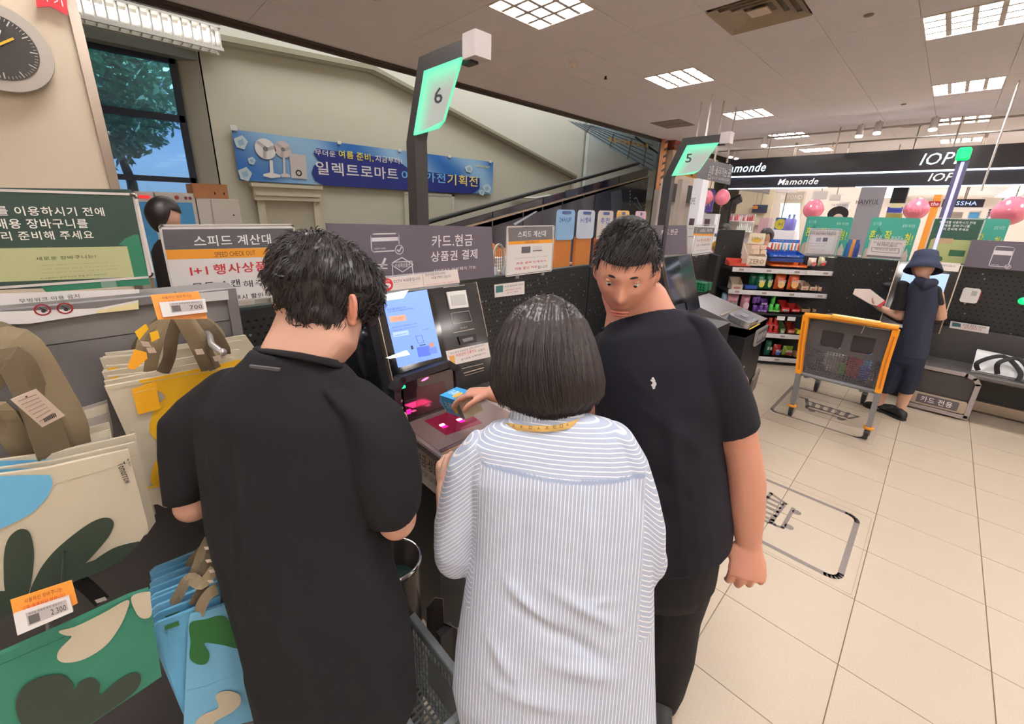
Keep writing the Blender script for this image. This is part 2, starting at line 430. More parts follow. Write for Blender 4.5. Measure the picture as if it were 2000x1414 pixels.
# stair stringer: the pale upper part stands proud of the wall above a broken line
F = frame((0, YB, 0), (1, 0, 0), (0, 0, 1))
pts = [(1.45, 4.16), (4.42, 4.32), (4.75, 4.25), (11.1, 2.82), (11.1, 2.35), (14.5, 2.35), (14.5, 6.4), (1.45, 6.4)]
struct('wall_stair_side', MB().prism(pts, .01, .22, F), M_cream2)
struct('trim_4', MB().prism([(1.45, 4.16), (4.42, 4.32), (4.42, 4.40), (1.45, 4.24)], .2, .24, F).prism([(4.42, 4.32), (4.75, 4.25), (11.1, 2.82), (11.1, 2.88), (4.75, 4.32), (4.42, 4.40)], .2, .235, F), mat('stair_edge', srgb(150, 144, 124), rough=.7))
# window
wn = MB()
wy = YB+.26
Fw = frame((0, wy, 0), (1, 0, 0), (0, 0, 1))
def bar(x0, z0, x1, z1): wn.prism([(x0, z0), (x1, z0), (x1, z1), (x0, z1)], -.03, .04, Fw)
zt = 3.90; fr = .07
bar(wx0, wz0, wx0+fr, zt); bar(wx1-fr, wz0, wx1+.02, zt); bar(wx0, zt-fr, wx1, zt); bar(wx0, wz0, wx1, wz0+fr)
bar(wx0, 3.02, wx1, 3.12); bar(wx0, 2.12, wx1, 2.20)
wo = struct('window_1', wn, mat('window_frame_blue_black', srgb(24, 32, 52), rough=.4))
mk('pane', MB().box((wx0+fr, wy, 3.12), (wx1-fr, wy+.008, zt-fr)), M_glass, wo)
mk('pane', MB().box((wx0+fr, wy, 2.2), (wx1-fr, wy+.008, 3.02)), M_glass, wo)
mk('pane', MB().box((wx0+fr, wy, wz0+fr), (wx1-fr, wy+.008, 2.12)), M_glass, wo)
struct('trim_5', MB().box((wx0-.02, YB+.02, zt-.0), (wx1+.3, YB+.32, zt+.16)), mat('window_head_blue_grey', srgb(150, 160, 160), rough=.6))
# pillar with steel corner
pl = struct('pillar', MB().box((-1.2, 3.0, 0), (.095, 3.9, CEIL+.01)), M_beige)
struct('trim_6', MB().box((.09, 2.985, 0), (.128, 3.92, CEIL+.01)), M_steel)
# dark jamb, cream return and brick-red band where the hall opening ends
struct('trim_7', MB().box((9.62, YE-.05, 0), (9.72, YE+.1, CEIL)), M_dark)
struct('wall_return', MB().box((9.72, YE-.2, 2.48), (12.4, YE, CEIL-.18)), M_beige)
struct('trim_8', MB().box((9.72, YE-.22, CEIL-.2), (11.4, YE, CEIL)), mat('brick_red', srgb(136, 70, 56), rough=.7))
struct('trim_9', MB().box((9.74, YE-.24, 2.1), (12.4, YE-.04, 2.5)), M_black)
struct('wall_return_lower', MB().box((9.74, YE-.12, 0), (12.4, YE+.02, 2.1)), mat('grey_panel', srgb(178, 170, 160), rough=.5))
# leafy view and sky outside the window: trees stand a few metres off
# ================================================================== lamps and fittings on the ceiling
M_diff = mat('lamp_diffuser', (1, .985, .96), rough=.4, emit=LAMP_E, ecol=(1, .99, 1.0), var=0)
M_louv = mat('lamp_louver', srgb(240, 228, 215), rough=.4)
def make_troffer():
    t = thing('ceiling_light', '', 'light', (0, 0, CEIL))
    fr = MB(); a, b = .315, .30
    for (x0, y0, x1, y1) in ((-a, -b, a, -b+.012), (-a, b-.012, a, b), (-a, -b, -a+.012, b), (a-.012, -b, a, b)): fr.box((x0, y0, CEIL-.008), (x1, y1, CEIL+.05))
    mk('frame', fr, M_louv, t)
    mk('diffuser', MB().box((-a+.012, -b+.012, CEIL+.035), (a-.012, b-.012, CEIL+.045)), M_diff, t)
    lv = MB()
    for k in (-.5, 0, .5):
        lv.box((k*a-.017, -b, CEIL-.002), (k*a+.017, b, CEIL+.008)); lv.box((-a, k*b-.017, CEIL-.001), (a, k*b+.017, CEIL+.007))
    mk('louver', lv, mat('louver_grey', srgb(206, 196, 188), rough=.5), t)
    return t
tro = make_troffer(); k = 0
seen = {(0, 1): 'large grid ceiling light nearest the camera at the top centre', (1, 1): 'second grid ceiling light of the left row, before the number 5 post',
        (2, 1): 'third grid ceiling light of the left row, above the hanging grey sign', (1, 0): 'big grid ceiling light cut off by the top right corner',
        (2, 0): 'second grid ceiling light of the right row', (3, 0): 'third grid ceiling light of the right row, above the shop fascia',
        (3, 1): 'fourth grid ceiling light of the left row, just above the black fascia', (4, 0): 'farthest grid ceiling light of the right row, partly behind the fascia',
        (4, 1): 'farthest grid ceiling light of the left row, skimmed by the fascia top'}
for (i, j) in LIGHT_CELLS:
    lb = seen.get((i, j), 'grid ceiling light outside the picture in the troffer rows')
    loc = (LX0+i*LDX, LY0+j*LDY, CEIL)
    if k == 0: tro.location = loc; tro['label'] = lb; tro['group'] = 'grid ceiling lights'
    else: dup(tro, loc, lb, group='grid ceiling lights')
    k += 1
def vent(x, y, label, s=.30):
    t = thing('ceiling_vent', label, 'vent', (x, y, CEIL)); M_v = mat('vent_beige', srgb(222, 208, 188), rough=.5)
    mk('backing', MB().box((x-s, y-s, CEIL+.04), (x+s, y+s, CEIL+.06)), mat('vent_inner', srgb(120, 108, 96), rough=.6), t)
    for q in range(4):
        a0 = s*(1-.24*q); b0 = a0-.055
        fr = MB(); z0, z1 = CEIL-.012+.004*q, CEIL+.02+.004*q
        o = [(x-a0, y-a0), (x+a0, y-a0), (x+a0, y+a0), (x-a0, y+a0)]; i_ = [(x-b0, y-b0), (x+b0, y-b0), (x+b0, y+b0), (x-b0, y+b0)]
        for k2 in range(4):
            n2 = (k2+1) % 4
            fr.add([(*o[k2], z0), (*o[n2], z0), (*i_[n2], z1), (*i_[k2], z1)], [(0, 1, 2, 3), (3, 2, 1, 0)])
        mk('slat_ring', fr, M_v, t)
    mk('centre_plate', MB().box((x-.07, y-.07, CEIL), (x+.07, y+.07, CEIL+.01)), M_v, t)
vent(4.18, 1.445, 'square beige stepped air vent at the top of the picture')
for n_, vx in enumerate((7.82, 8.16)):
    t = thing('return_grille', ('left' if n_ == 0 else 'right')+' half of the grey return air grille above the number 5 post', 'vent', (vx, 3.9, CEIL))
    mk('panel', MB().box((vx-.16, 3.63, CEIL-.006), (vx+.16, 4.17, CEIL+.01)), mat('grille_grey', srgb(128, 118, 112), rough=.6), t)
    sl = MB()
    for q in range(12): sl.box((vx-.15, 3.65+.043*q, CEIL-.012), (vx+.15, 3.665+.043*q, CEIL-.004))
    mk('slats', sl, mat('grille_slat', srgb(148, 138, 130), rough=.6), t)
p = onz(1120, 122, CEIL)
t = thing('smoke_detector', 'small round smoke detector in the middle of the ceiling', 'detector', p)
mk('base', MB().lathe([(.055, 0), (.055, -.02), (.045, -.03)], p, 20), M_louv, t, True)
mk('sensor_head', MB().lathe([(.03, -.028), (.026, -.045), (.01, -.055)], p, 16), M_louv, t, True)
p = onz(1183, 149, CEIL)
tag(mk('sprinkler', MB().lathe([(.012, 0), (.012, -.02), (.022, -.03), (.0, -.032)], p, 12), M_dark), 'tiny dark sprinkler head between detector and second light', 'sprinkler')
p = onz(1697, 29, CEIL)
tag(mk('sprinkler', MB().lathe([(.035, 0), (.03, -.008), (.0, -.01)], p, 14), mat('sprinkler_plate', srgb(120, 108, 100))), 'flat round sprinkler plate right of the stepped vent', 'sprinkler')
p = onz(1765, 203, CEIL)
tag(mk('sprinkler', MB().lathe([(.03, 0), (.03, -.01), (.0, -.012)], p, 12), mat('sprinkler_plate', srgb(120, 108, 100))), 'small dark sprinkler head left of the right-hand light row', 'sprinkler')
p = onz(1781, 245, CEIL)
tag(mk('ceiling_speaker', MB().lathe([(.16, 0), (.15, -.01), (.0, -.012)], p, 20), mat('speaker_grey', srgb(140, 130, 124))), 'round flush ceiling speaker near the shop fascia', 'speaker')
# lighting tracks with spot lamps in front of the shop
M_track = mat('track_grey', srgb(150, 142, 136), rough=.5)
def track(pa, pb, label):
    a = Vector(pa); b = Vector(pb); tag(mk('light_track', MB().tube([a, b], .016, 6), M_track), label, 'light track', 'light tracks before the shop')
track((9.2, 4.4, 3.2), (9.2, -3.2, 3.2), 'long thin grey lighting track nearest the checkouts')
track((10.6, 4.0, 3.2), (10.6, -3.2, 3.2), 'thin grey lighting track just above the shop fascia')
M_spot = mat('spot_bulb', (1, .98, .95), emit=30, var=0)
def spot(px, py, x, label, dz=.0):
    p = onx(px, py, x); t = thing('spot_lamp', label, 'spotlight', p, 'spot lamps on the tracks')
    mk('can', MB().cyl(p+Vector((0, 0, .02)), p+Vector((.03, 0, .17)), .05, 14), mat('spot_can', srgb(198, 190, 186), rough=.4), t, True)
    mk('bulb', MB().cyl(p, p+Vector((.002, 0, .018)), .045, 14), M_spot, t)
    mk('stem', MB().tube([p+Vector((.03, 0, .17)), (p.x+.03, p.y, max(p.z+.2, 3.2))], .008, 6), M_track, t)
spot(1677, 268, 9.2, 'left spot lamp of the bright pair above the fascia')
spot(1712, 262, 9.2, 'right spot lamp of the bright pair above the fascia')
spot(1821, 255, 9.2, 'single bright spot lamp left of the right-hand row lights')
spot(1492, 286, 9.2, 'spot lamp above the white hanging rods, right of sign 5')
spot(1387, 295, 11.5, 'small far spot lamp right beside the number 5 sign')
spot(1427, 308, 12, 'far spot lamp above the grey hanging sign, left one')
spot(1438, 311, 12.4, 'far spot lamp above the grey hanging sign, right one')
# ================================================================== the escalator hall
# louvred strip light above the window
t = thing('slot_light', 'long louvred strip light in the head above the window', 'light', (.98, 8.1, 4.2))
a = ony(172, 28, 8.1); b = ony(420, 100, 8.1)
z0, z1 = 3.98, 4.22
mk('housing', MB().box((.2, 8.28, z0), (1.86, 8.34, z1+.1)).box((.2, 7.98, z1+.07), (1.86, 8.3, z1+.1)), M_white, t)
mk('tube', MB().cyl((.24, 8.18, 4.16), (1.8, 8.18, 4.16), .03, 12), mat('strip_tube', (1, .98, .94), emit=3, var=0), t)
mk('reflector', MB().box((.24, 8.24, 3.98), (1.82, 8.27, 4.3)), mat('reflector', srgb(210, 208, 202), rough=.2, metal=.6), t)
mk('lower_rim', MB().box((.2, 7.98, 3.97), (1.86, 8.02, 4.01)).box((.2, 7.98, 4.26), (1.86, 8.02, 4.3)), M_white, t)
bl = MB().box((-.008, -.14, -.16), (.008, .12, .16)); bm0 = None
for q in range(15):
    m_ = MB().box((.27+q*.112-.009, 8.0, 4.0), (.27+q*.112+.009, 8.25, 4.29)); mk('blade', m_, M_white, t)
# banner on the wall
YW = 8.43
B = Board(ony(467, 352, YW), X3, Z3)
t = thing('wall_banner', 'long blue summer appliance sale banner on the cream wall', 'banner', B.o); B.parent = t
def _ban(name, c0, c1, ang=0):
    m = mat(name, c0, rough=.45); nt = m.node_tree; b = nt.nodes['Principled BSDF']; tc = nt.nodes['Texture Coordinate']
    sp = nt.nodes.new('ShaderNodeSeparateXYZ'); nt.links.new(tc.outputs['Object'], sp.inputs[0])
    w = nt.nodes.new('ShaderNodeTexWave'); w.wave_type = 'BANDS'; w.bands_direction = 'DIAGONAL'; w.inputs['Scale'].default_value = .25; w.inputs['Distortion'].default_value = 6; w.inputs['Detail'].default_value = 3
    nt.links.new(tc.outputs['Object'], w.inputs['Vector'])
    r = nt.nodes.new('ShaderNodeValToRGB'); r.color_ramp.elements[0].color = (*c0, 1); r.color_ramp.elements[1].color = (*c1, 1)
    nt.links.new(w.outputs['Fac'], r.inputs[0]); nt.links.new(r.outputs[0], b.inputs['Base Color']); return m
w_, h_ = 5.86, .80
u1 = B.uv(962, 382)[0]; vt = B.uv(452, 252)[1]
# gently rippled cloth sheet
def cloth_sheet(B, u0, v0, u1, v1, nu, nv, amp, lay=0.0, sag=0.0):
    mb = MB(); vs = []
    for j in range(nv+1):
        for i in range(nu+1):
            u = u0+(u1-u0)*i/nu; v = v0+(v1-v0)*j/nv
            vs.append(B.F(u, v, lay+amp*math.sin(i*.9+j*.5)*.5+amp*noise.noise(Vector((u*3, v*4, 0)))))
    fs = [(j*(nu+1)+i, j*(nu+1)+i+1, (j+1)*(nu+1)+i+1, (j+1)*(nu+1)+i) for j in range(nv) for i in range(nu)]
    return mb.add(vs, fs, True)
mk('cloth', cloth_sheet(B, 0, 0, u1, vt, 60, 6, .006, 0), _ban('banner_print', srgb(40, 110, 190), srgb(150, 190, 225)), t)
NV = ink(28, 44, 130); LB = ink(120, 190, 235); YL = ink(238, 222, 70); PW = ink(232, 226, 226); PG = ink(206, 196, 196)
B.poly([(612, 325), (608, 338), (615, 353), (632, 362), (920, 379), (936, 368), (936, 348), (905, 344), (800, 332), (775, 312), (617, 290), (612, 300), (622, 315)], NV, .014)
B.t('무더운', 614, 291, 655, 307, PW, .017, True); B.t('여름', 660, 293, 690, 311, YL, .017, True); B.t('준비,', 695, 297, 729, 317, YL, .017, True)
B.t('지금부터!', 732, 303, 784, 321, PW, .017, True)
B.t('일렉트로마트', 615, 314, 777, 352, PW, .017, True); B.t('여름가전', 783, 332, 869, 358, LB, .017, True); B.t('기획전', 873, 339, 932, 365, ink(240, 220, 120), .017, True)
B.t('ELECTRO MART', 929, 322, 956, 329, YL, .017, True)
for cx, cy, rx, ry, m_ in ((518, 291, 20, 22, PW), (552, 292, 16, 17, ink(214, 196, 196))):
    c0 = B.uv(cx, cy); e = B.uv(cx+rx, cy); r_ = e[0]-c0[0]
    shape(t, B.F, ell(c0[0], c0[1], r_, r_, 24), m_, .015, 'print'); shape(t, B.F, ell(c0[0], c0[1], r_*.25, r_*.25, 14), GY, .017, 'print')
    for q in range(3): B.lineuv([(c0[0]+r_*.2*math.cos(q*2.1), c0[1]+r_*.2*math.sin(q*2.1)), (c0[0]+r_*.85*math.cos(q*2.1+.3), c0[1]+r_*.85*math.sin(q*2.1+.3))], .05, ink(180, 176, 180), .0165)
B.poly([(526, 313), (532, 313), (534, 338), (548, 342), (547, 346), (530, 348), (514, 344), (514, 340), (527, 337)], PW, .0145)
B.poly([(552, 308), (556, 308), (557, 338), (566, 342), (566, 346), (550, 346), (548, 341), (553, 338)], ink(216, 206, 206), .0148)
B.poly([(564, 299), (596, 303), (600, 350), (569, 348)], PG, .0155); 
c0 = B.uv(583, 338); B.lineuv(ell(c0[0], c0[1], .045, .045, 14), .02, DK, .0175, True)
def ice(cx, cy, s, m_=ink(196, 214, 224)):
    B.poly([(cx-s, cy-s*.5), (cx+s*.2, cy-s), (cx+s, cy-s*.1), (cx+s*.5, cy+s), (cx-s*.6, cy+s*.7)], m_, .015)
    B.poly([(cx-s*.5, cy-s*.2), (cx+s*.3, cy-s*.5), (cx+s*.5, cy+s*.3), (cx-s*.2, cy+s*.5)], ink(150, 186, 212), .017)
ice(470, 278, 14); ice(491, 314, 8); ice(478, 340, 14); ice(915, 330, 8); ice(950, 368, 9); ice(940, 376, 6)
mk('eyelet', MB().prism(rrect(-.02, vt-.02, .08, vt+.06, .01), .0, .03, B.F), M_white, t)
for px in (663, 780, 877, 957): 
    u = B.uv(px, 300)[0]; mk('clip', MB().prism(rrect(u-.03, vt-.03, u+.04, vt+.03, .01), .0, .025, B.F), M_white, t)
# moulded doorway below the banner, and a flush door
D = Board(ony(505, 395, 8.46), X3, Z3)
t = thing('door_casing', 'cream doorway with a stepped moulded head under the banner', 'doorway', (D.o.x, 8.46, 0)); D.parent = t
a = D.uv(490, 357); b = D.uv(622, 372)
mk('head_moulding', MB().prism([(a[0], -.28+a[1]), (b[0], a[1]-.28), (b[0], a[1]-.04), (a[0], a[1]-.04)], 0, .10, D.F).prism([(a[0]-.03, a[1]-.06), (b[0]+.03, a[1]-.06), (b[0]+.03, a[1]+.0), (a[0]-.03, a[1])], 0, .14, D.F).prism([(a[0]+.02, a[1]-.2), (b[0]-.02, a[1]-.2), (b[0]-.02, a[1]-.17), (a[0]+.02, a[1]-.17)], 0, .12, D.F), mat('door_moulding', srgb(206, 198, 176), rough=.6), t)
zb = -D.o.z
mk('jamb', MB().prism([(a[0]+.04, zb), (a[0]+.16, zb), (a[0]+.16, a[1]-.28), (a[0]+.04, a[1]-.28)], 0, .06, D.F), mat('door_moulding', srgb(206, 198, 176)), t)
mk('jamb', MB().prism([(b[0]-.14, zb), (b[0]-.02, zb), (b[0]-.02, a[1]-.28), (b[0]-.14, a[1]-.28)], 0, .06, D.F), mat('door_moulding', srgb(206, 198, 176)), t)
mk('door_leaf', MB().prism([(a[0]+.16, zb), (b[0]-.14, zb), (b[0]-.14, a[1]-.28), (a[0]+.16, a[1]-.28)], 0, .02, D.F), mat('door_leaf_cream', srgb(184, 178, 158), rough=.5), t)
a = ony(832, 377, 8.49); b = ony(880, 380, 8.49)
struct('door_1', MB().box((a.x-.6, 8.45, 0), (b.x, 8.5, a.z-.05)), mat('flush_door', srgb(196, 192, 174), rough=.5))
struct('trim_10', MB().box((b.x, 8.44, 0), (b.x+.08, 8.51, a.z)).box((a.x-.6, 8.44, a.z-.05), (b.x+.08, 8.51, a.z)), M_cream)
a = ony(1001, 385, 8.42)
tag(mk('handrail', MB().tube([a, a+Vector((.9, 0, -.0)), a+Vector((1.6, 0, .1))], .035, 10), M_white), 'short white handrail on the cream wall above the escalator side', 'handrail')
# moving walk: dark glossy cladding that climbs to the right
YS = 5.6
Es = Board(ony(1000, 424, YS), X3, Z3)
t = thing('escalator', 'dark glossy clad escalator side climbing to the right', 'escalator', (4, YS, 0)); Es.parent = t
navy = mat('navy_gloss_panel', srgb(26, 32, 52), rough=.12, coat=.5); slate = mat('slate_gloss_panel', srgb(58, 62, 76), rough=.15, coat=.5, var=.2, vscale=1.2)
z_b = -Es.o.z
def band(p0, p1, dz0, dz1, w0, w1, m_, name, n):
    u0, v0 = Es.uv(*p0); u1, v1 = Es.uv(*p1)
    for q in range(n):
        a_, b_ = q/n, (q+1)/n-.004
        ua, ub = u0+(u1-u0)*a_, u0+(u1-u0)*b_; va, vb = v0+(v1-v0)*a_, v0+(v1-v0)*b_
        mk(name, MB().prism([(ua, va+dz0), (ub, vb+dz0), (ub, vb+dz1), (ua, va+dz1)], w0, w1, Es.F), m_, t)
band((840, 447), (1268, 326), -.02, -.26, -.05, 0, navy, 'upper_panel', 5)
band((820, 470), (1268, 345), 0, .035, -.05, .03, M_steel, 'rail', 1)
u0, v0 = Es.uv(820, 470); u1, v1 = Es.uv(1268, 345)
for q in range(6):
    a_, b_ = q/6, (q+1)/6-.003
    ua, ub = u0+(u1-u0)*a_, u0+(u1-u0)*b_; va, vb = v0+(v1-v0)*a_, v0+(v1-v0)*b_
    mk('lower_panel', MB().prism([(ua, z_b), (ub, z_b), (ub, vb), (ua, va)], -.04, 0, Es.F), slate, t)
mk('handrail_belt', MB().tube([Es.F(*Es.uv(840, 440), -.3), Es.F(*Es.uv(1268, 318), -.3)], .04, 8), M_black, t)
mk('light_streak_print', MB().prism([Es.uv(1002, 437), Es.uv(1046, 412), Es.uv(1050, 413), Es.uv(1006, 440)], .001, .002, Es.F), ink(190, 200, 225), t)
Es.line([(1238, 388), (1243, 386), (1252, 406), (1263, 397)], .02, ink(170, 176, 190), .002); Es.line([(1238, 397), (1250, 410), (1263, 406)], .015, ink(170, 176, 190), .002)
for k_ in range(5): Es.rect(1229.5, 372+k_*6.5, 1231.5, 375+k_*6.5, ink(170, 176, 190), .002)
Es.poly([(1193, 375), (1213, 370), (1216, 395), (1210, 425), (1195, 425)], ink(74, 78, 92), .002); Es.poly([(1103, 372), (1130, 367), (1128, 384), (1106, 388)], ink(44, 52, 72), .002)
# striped safety post at the hall corner
a = ony(1275, 280, 4.7)
px0 = 9.42
t = thing('striped_post', 'orange and black striped post at the hall corner', 'post', (px0, 4.75, 0))
mk('post', MB().box((px0, 4.72, 0), (px0+.14, 4.80, 3.38)), mat('post_peach', srgb(226, 156, 106), rough=.5), t)
for q in range(7):
    z = 2.42+q*.145; F_ = frame((px0, 4.718, z), X3, Z3)
    mk('stripe', MB().prism([(0, 0), (.14, .05), (.14, .10), (0, .05)], 0, .003, F_), ink(30, 28, 28), t)
mk('lower_wrap', MB().box((px0-.01, 4.71, 0), (px0+.15, 4.81, 2.35)), mat('grey_panel', srgb(178, 170, 160)), t)
# glazed balustrade of the floor above, seen through the gap
G = Board(ony(1115, 240, 7.6), X3, Z3)
t = thing('glass_balustrade', 'wire-braced glass balustrade of the upper floor behind the slab edge', 'balustrade', G.o); G.parent = t
tri = [(1108, 235), (1262, 333), (1286, 333), (1286, 270)]
G.poly(tri, mat('balustrade_glass', srgb(150, 184, 206), rough=.1, alpha=.35, var=.3, vscale=1.5), 0, 'glass', .01)
for k_ in range(6): G.line([(1115+8*k_, 238+1.5*k_), (1275, 334-10*k_)], .02, ink(70, 80, 96), .014, name='wire')
for px, p0, p1 in ((1145, 258, 245), (1190, 288, 262), (1225, 310, 272), (1255, 330, 280)): G.line([(px, p0), (px+8, p1)], .05, M_steel, .016, name='stanchion')
G.line([(1240, 268), (1285, 300)], .06, M_dark, .018, name='rail')
for k_ in range(9): G.poly([(1188+9*k_, 268+1.6*k_), (1192+9*k_, 268+1.6*k_), (1194+9*k_, 277+1.6*k_), (1190+9*k_, 277+1.6*k_)], ink(196, 150, 84), .02, 'sticker')
struct('wall_upper_far', MB().box((11.3, 8.1, 2.3), (16, 8.2, 6.4)), mat('upper_far_wall', srgb(200, 206, 204), rough=.6))
# trees outside the window, each a crown of many leaves on a trunk
M_leaf = mat('leaf_green', srgb(150, 205, 175), rough=.3, var=.5, vscale=9); M_bark = mat('bark', srgb(90, 74, 60), rough=.9)
def tree(x, y, h, label):
    t = thing('tree', label, 'tree', (x, y, 0), 'trees outside the window')
    mk('trunk', MB().tube([(x, y, 0), (x+.1, y, h*.5), (x-.1, y+.1, h*.8)], [.14, .11, .05], 8), M_bark, t)
    mb = MB(); r = random.Random(int(x*10))
    for q in range(4600):
        a_, b_ = r.random()*2*PI, math.acos(2*r.random()-1); R_ = 1.5*(r.random()**.4)
        c0 = Vector((x+R_*math.cos(a_)*math.sin(b_), y+R_*math.sin(a_)*math.sin(b_), h+R_*1.1*math.cos(b_)))
        d1 = Vector((r.uniform(-1, 1), r.uniform(-1, 1), r.uniform(-1, .3))).normalized()*.11; d2 = d1.cross(Vector((r.random(), r.random(), r.random()))).normalized()*.04
        mb.add([c0-d1, c0+d2, c0+d1, c0-d2], [(0, 1, 2, 3)])
    o = mk('foliage', mb, M_leaf, t, False, kind='stuff')
tree(.1, 11.0, 4.0, 'leafy tree outside the window, left one'); tree(3.1, 12.6, 4.6, 'leafy tree outside the window, right one'); tree(.8, 15, 4.5, 'leafy tree outside, behind the others')
struct('ground_outside', MB().box((-8, 9, 1.2), (14, 22, 1.4)), mat('outside_ground', srgb(90, 100, 110), rough=.8))
# ---- lockers / parcel machines under the window and the cardboard box on them
MX = [-9]
def machine(px0, px1, pyt, y, label, wide):
    a = ony(px0, pyt, y); b = ony(px1, pyt+8, y); a.x = max(a.x, MX[0]+.004); MX[0] = b.x
    t = thing('water_dispenser_cabinet' if not wide else 'parcel_locker', label, 'cabinet', ((a.x+b.x)/2, y, 0)); zt = (a.z+b.z)/2
    mk('body', MB().box((a.x, y, 0), (b.x, y+.6, zt)), mat('machine_cream', srgb(214, 208, 200), rough=.35), t)
    return t, a.x, b.x, zt
t, xa, xb, zt = machine(262, 299, 370, 5.2, 'narrow cream machine with a blue glass door beside the green sign', False)
F_ = frame((xa, 5.2, 0), X3, Z3)
blue = mat('machine_blue_glass', srgb(86, 160, 214), rough=.12, coat=.5, var=.12)
mk('door', MB().prism(rrect(.0, .3, xb-xa-.03, zt-.09, .01), 0, .012, F_), blue, t)
mk('display', MB().prism(rrect(.02, zt-.06, .1, zt-.035, .004), 0, .01, F_), lit(220, 40, 40, 1.0), t)
t, xa, xb, zt = machine(301, 379, 372, 5.2, 'wide cream machine with a pale blue glass door behind the walking man', False)
F_ = frame((xa, 5.2, 0), X3, Z3)
mk('door', MB().prism(rrect(.06, .3, xb-xa-.03, zt-.09, .01), 0, .012, F_), blue, t)
for u in (.16,): mk('button', MB().prism(ell(u, zt-.045, .018, .018, 14), 0, .012, F_), ink(150, 50, 50), t)
for u in (.22, .255): mk('lamp', MB().prism(rrect(u, zt-.06, u+.022, zt-.035, .003), 0, .008, F_), ink(120, 30, 34), t)
t, xa, xb, zt = machine(382, 466, 384, 5.2, 'plain cream cupboard under the cardboard box', False)
F_ = frame((xa, 5.2, 0), X3, Z3)
mk('door', MB().prism([(.12, .1), (xb-xa-.01, .1), (xb-xa-.01, zt-.01), (.12, zt-.01)], 0, .012, F_), mat('cupboard_door', srgb(206, 200, 188), rough=.5), t)
mk('lock', MB().prism(ell(.3, zt-.16, .008, .008, 10), .012, .02, F_), M_dark, t)
a = ony(378, 380, 5.2); zc = zt
t = thing('cardboard_box', 'brown cardboard box on top of the cream cupboard', 'box', (a.x+.14, 5.3, zc), rz=.12)
t_m = Matrix.Translation((a.x+.14, 5.32, zc)) @ Matrix.Rotation(.08, 4, 'Z')
mk('carton', MB().box((-.15, -.12, 0), (.15, .12, .135), t_m), mat('cardboard', srgb(176, 122, 82), rough=.8, bump=.05), t)
for u in (-.06, .03, .11): mk('hand_hole', MB().prism(ell(u, .05, .007, .014, 10), 0, .002, frame(t_m @ Vector((0, -.121, 0)), X3, Z3)), M_black, t)
mk('flap_edge', MB().box((-.152, -.122, .13), (.152, -.10, .14), t_m), mat('cardboard', srgb(176, 122, 82)), t)
# clock and red pennant on the pillar
Cp = Board((0, 2.98, 2.5), X3, Z3); c0 = Cp.uv(-6, 94)
t = thing('wall_clock', 'big round wall clock with a dark dial on the beige pillar', 'clock', Cp.F(*c0)); Cp.parent = t
rr = Cp.uv(100, 94)[0]-c0[0]
shape(t, Cp.F, ell(*c0, rr, rr, 48), mat('clock_rim', srgb(186, 176, 166), rough=.35), 0, 'rim', .03)
shape(t, Cp.F, ell(*c0, rr*.74, rr*.74, 48), ink(62, 58, 56), .0305, 'dial', .002)
tk = MB()
for q in range(60):
    a_ = 2*PI*q/60; l = .08 if q % 5 == 0 else .035; wd = .004 if q % 5 == 0 else .0018
    stroke(tk, Cp.F, [(c0[0]+rr*.71*math.cos(a_), c0[1]+rr*.71*math.sin(a_)), (c0[0]+rr*(.71-l*1.6)*math.cos(a_), c0[1]+rr*(.71-l*1.6)*math.sin(a_))], wd, .033, .001)
mk('hour_marks', tk, ink(200, 196, 186), t)
for nm, a_, l, m_ in (('hour_hand', 1.2, .4, WH), ('minute_hand', 2.6, .6, WH), ('second_hand', .62, .42, ink(232, 190, 60))):
    mb = MB(); stroke(mb, Cp.F, [c0, (c0[0]+rr*l*math.cos(a_), c0[1]+rr*l*math.sin(a_))], .008, .035, .002); mk(nm, mb, m_, t)
t = thing('red_pennant', 'small red pennant with white letters at the top of the pillar', 'pennant', ony(100, 5, 2.97))
Pn = Board((0, 2.97, 2.6), X3, Z3, t)
Pn.poly([(66, -30), (128, -30), (133, 31), (98, 13), (72, 15)], ink(196, 48, 58), 0, 'cloth', .004)
Pn.t('가', 76, -12, 97, 5, WH, .006, False); Pn.t('기', 102, -8, 124, 14, WH, .006, False)
# ================================================================== checkout row nearest the camera
YP = 1.93                                                # pegboard partition behind the kiosks
M_peg = mat('pegboard_black', srgb(30, 31, 33), rough=.4, var=.08); M_hole = mat('peg_hole', srgb(8, 8, 9), rough=.9); M_holel = mat('hole_light_paint', srgb(120, 130, 128), rough=.6)  # dark discs stand for holes, pale ones paint light showing through a few
def pegboard(name, label, P, u0, v0, u1, v1, step=.028, hr=.0055, lite=0.0, cat='partition', th=.03, rows=None):
    t = thing(name, label, cat, P.F((u0+u1)/2, v0, -.02)); P.parent = t
    mk('panel', MB().prism([(u0, v0), (u1, v0), (u1, v1), (u0, v1)], -th, 0, P.F), M_peg, t)
    mk('top_rail', MB().prism([(u0, v1), (u1, v1), (u1, v1+.012), (u0, v1+.012)], -th-.006, .006, P.F), mat('rail_dark_green', srgb(48, 58, 58), rough=.35), t)
    t['label'] = label; hm = MB(); hl = MB(); rr_ = random.Random(3)
    va = v1-.05; k = 0
    while va > (rows if rows is not None else v0+.03):
        ua = u0+.03+(step/2 if k % 2 else 0)
        while ua < u1-.02:
            (hl if rr_.random() < lite else hm).prism(ell(ua, va, hr, hr, 6), 0, .0008, P.F); ua += step
        va -= step; k += 1
    o = mk('peg_hole', hm, M_hole, t, False, kind='stuff')
    if lite: mk('peg_hole_lit', hl, M_holel, t, False, kind='stuff')
    return t
Pb = Board((-1.2, YP, 0), X3, Z3)
pegboard('pegboard_partition', 'black pegboard partition behind the near kiosk', Pb, 0, .02, 4.05, 1.42, .030, .006, .12, rows=.75)
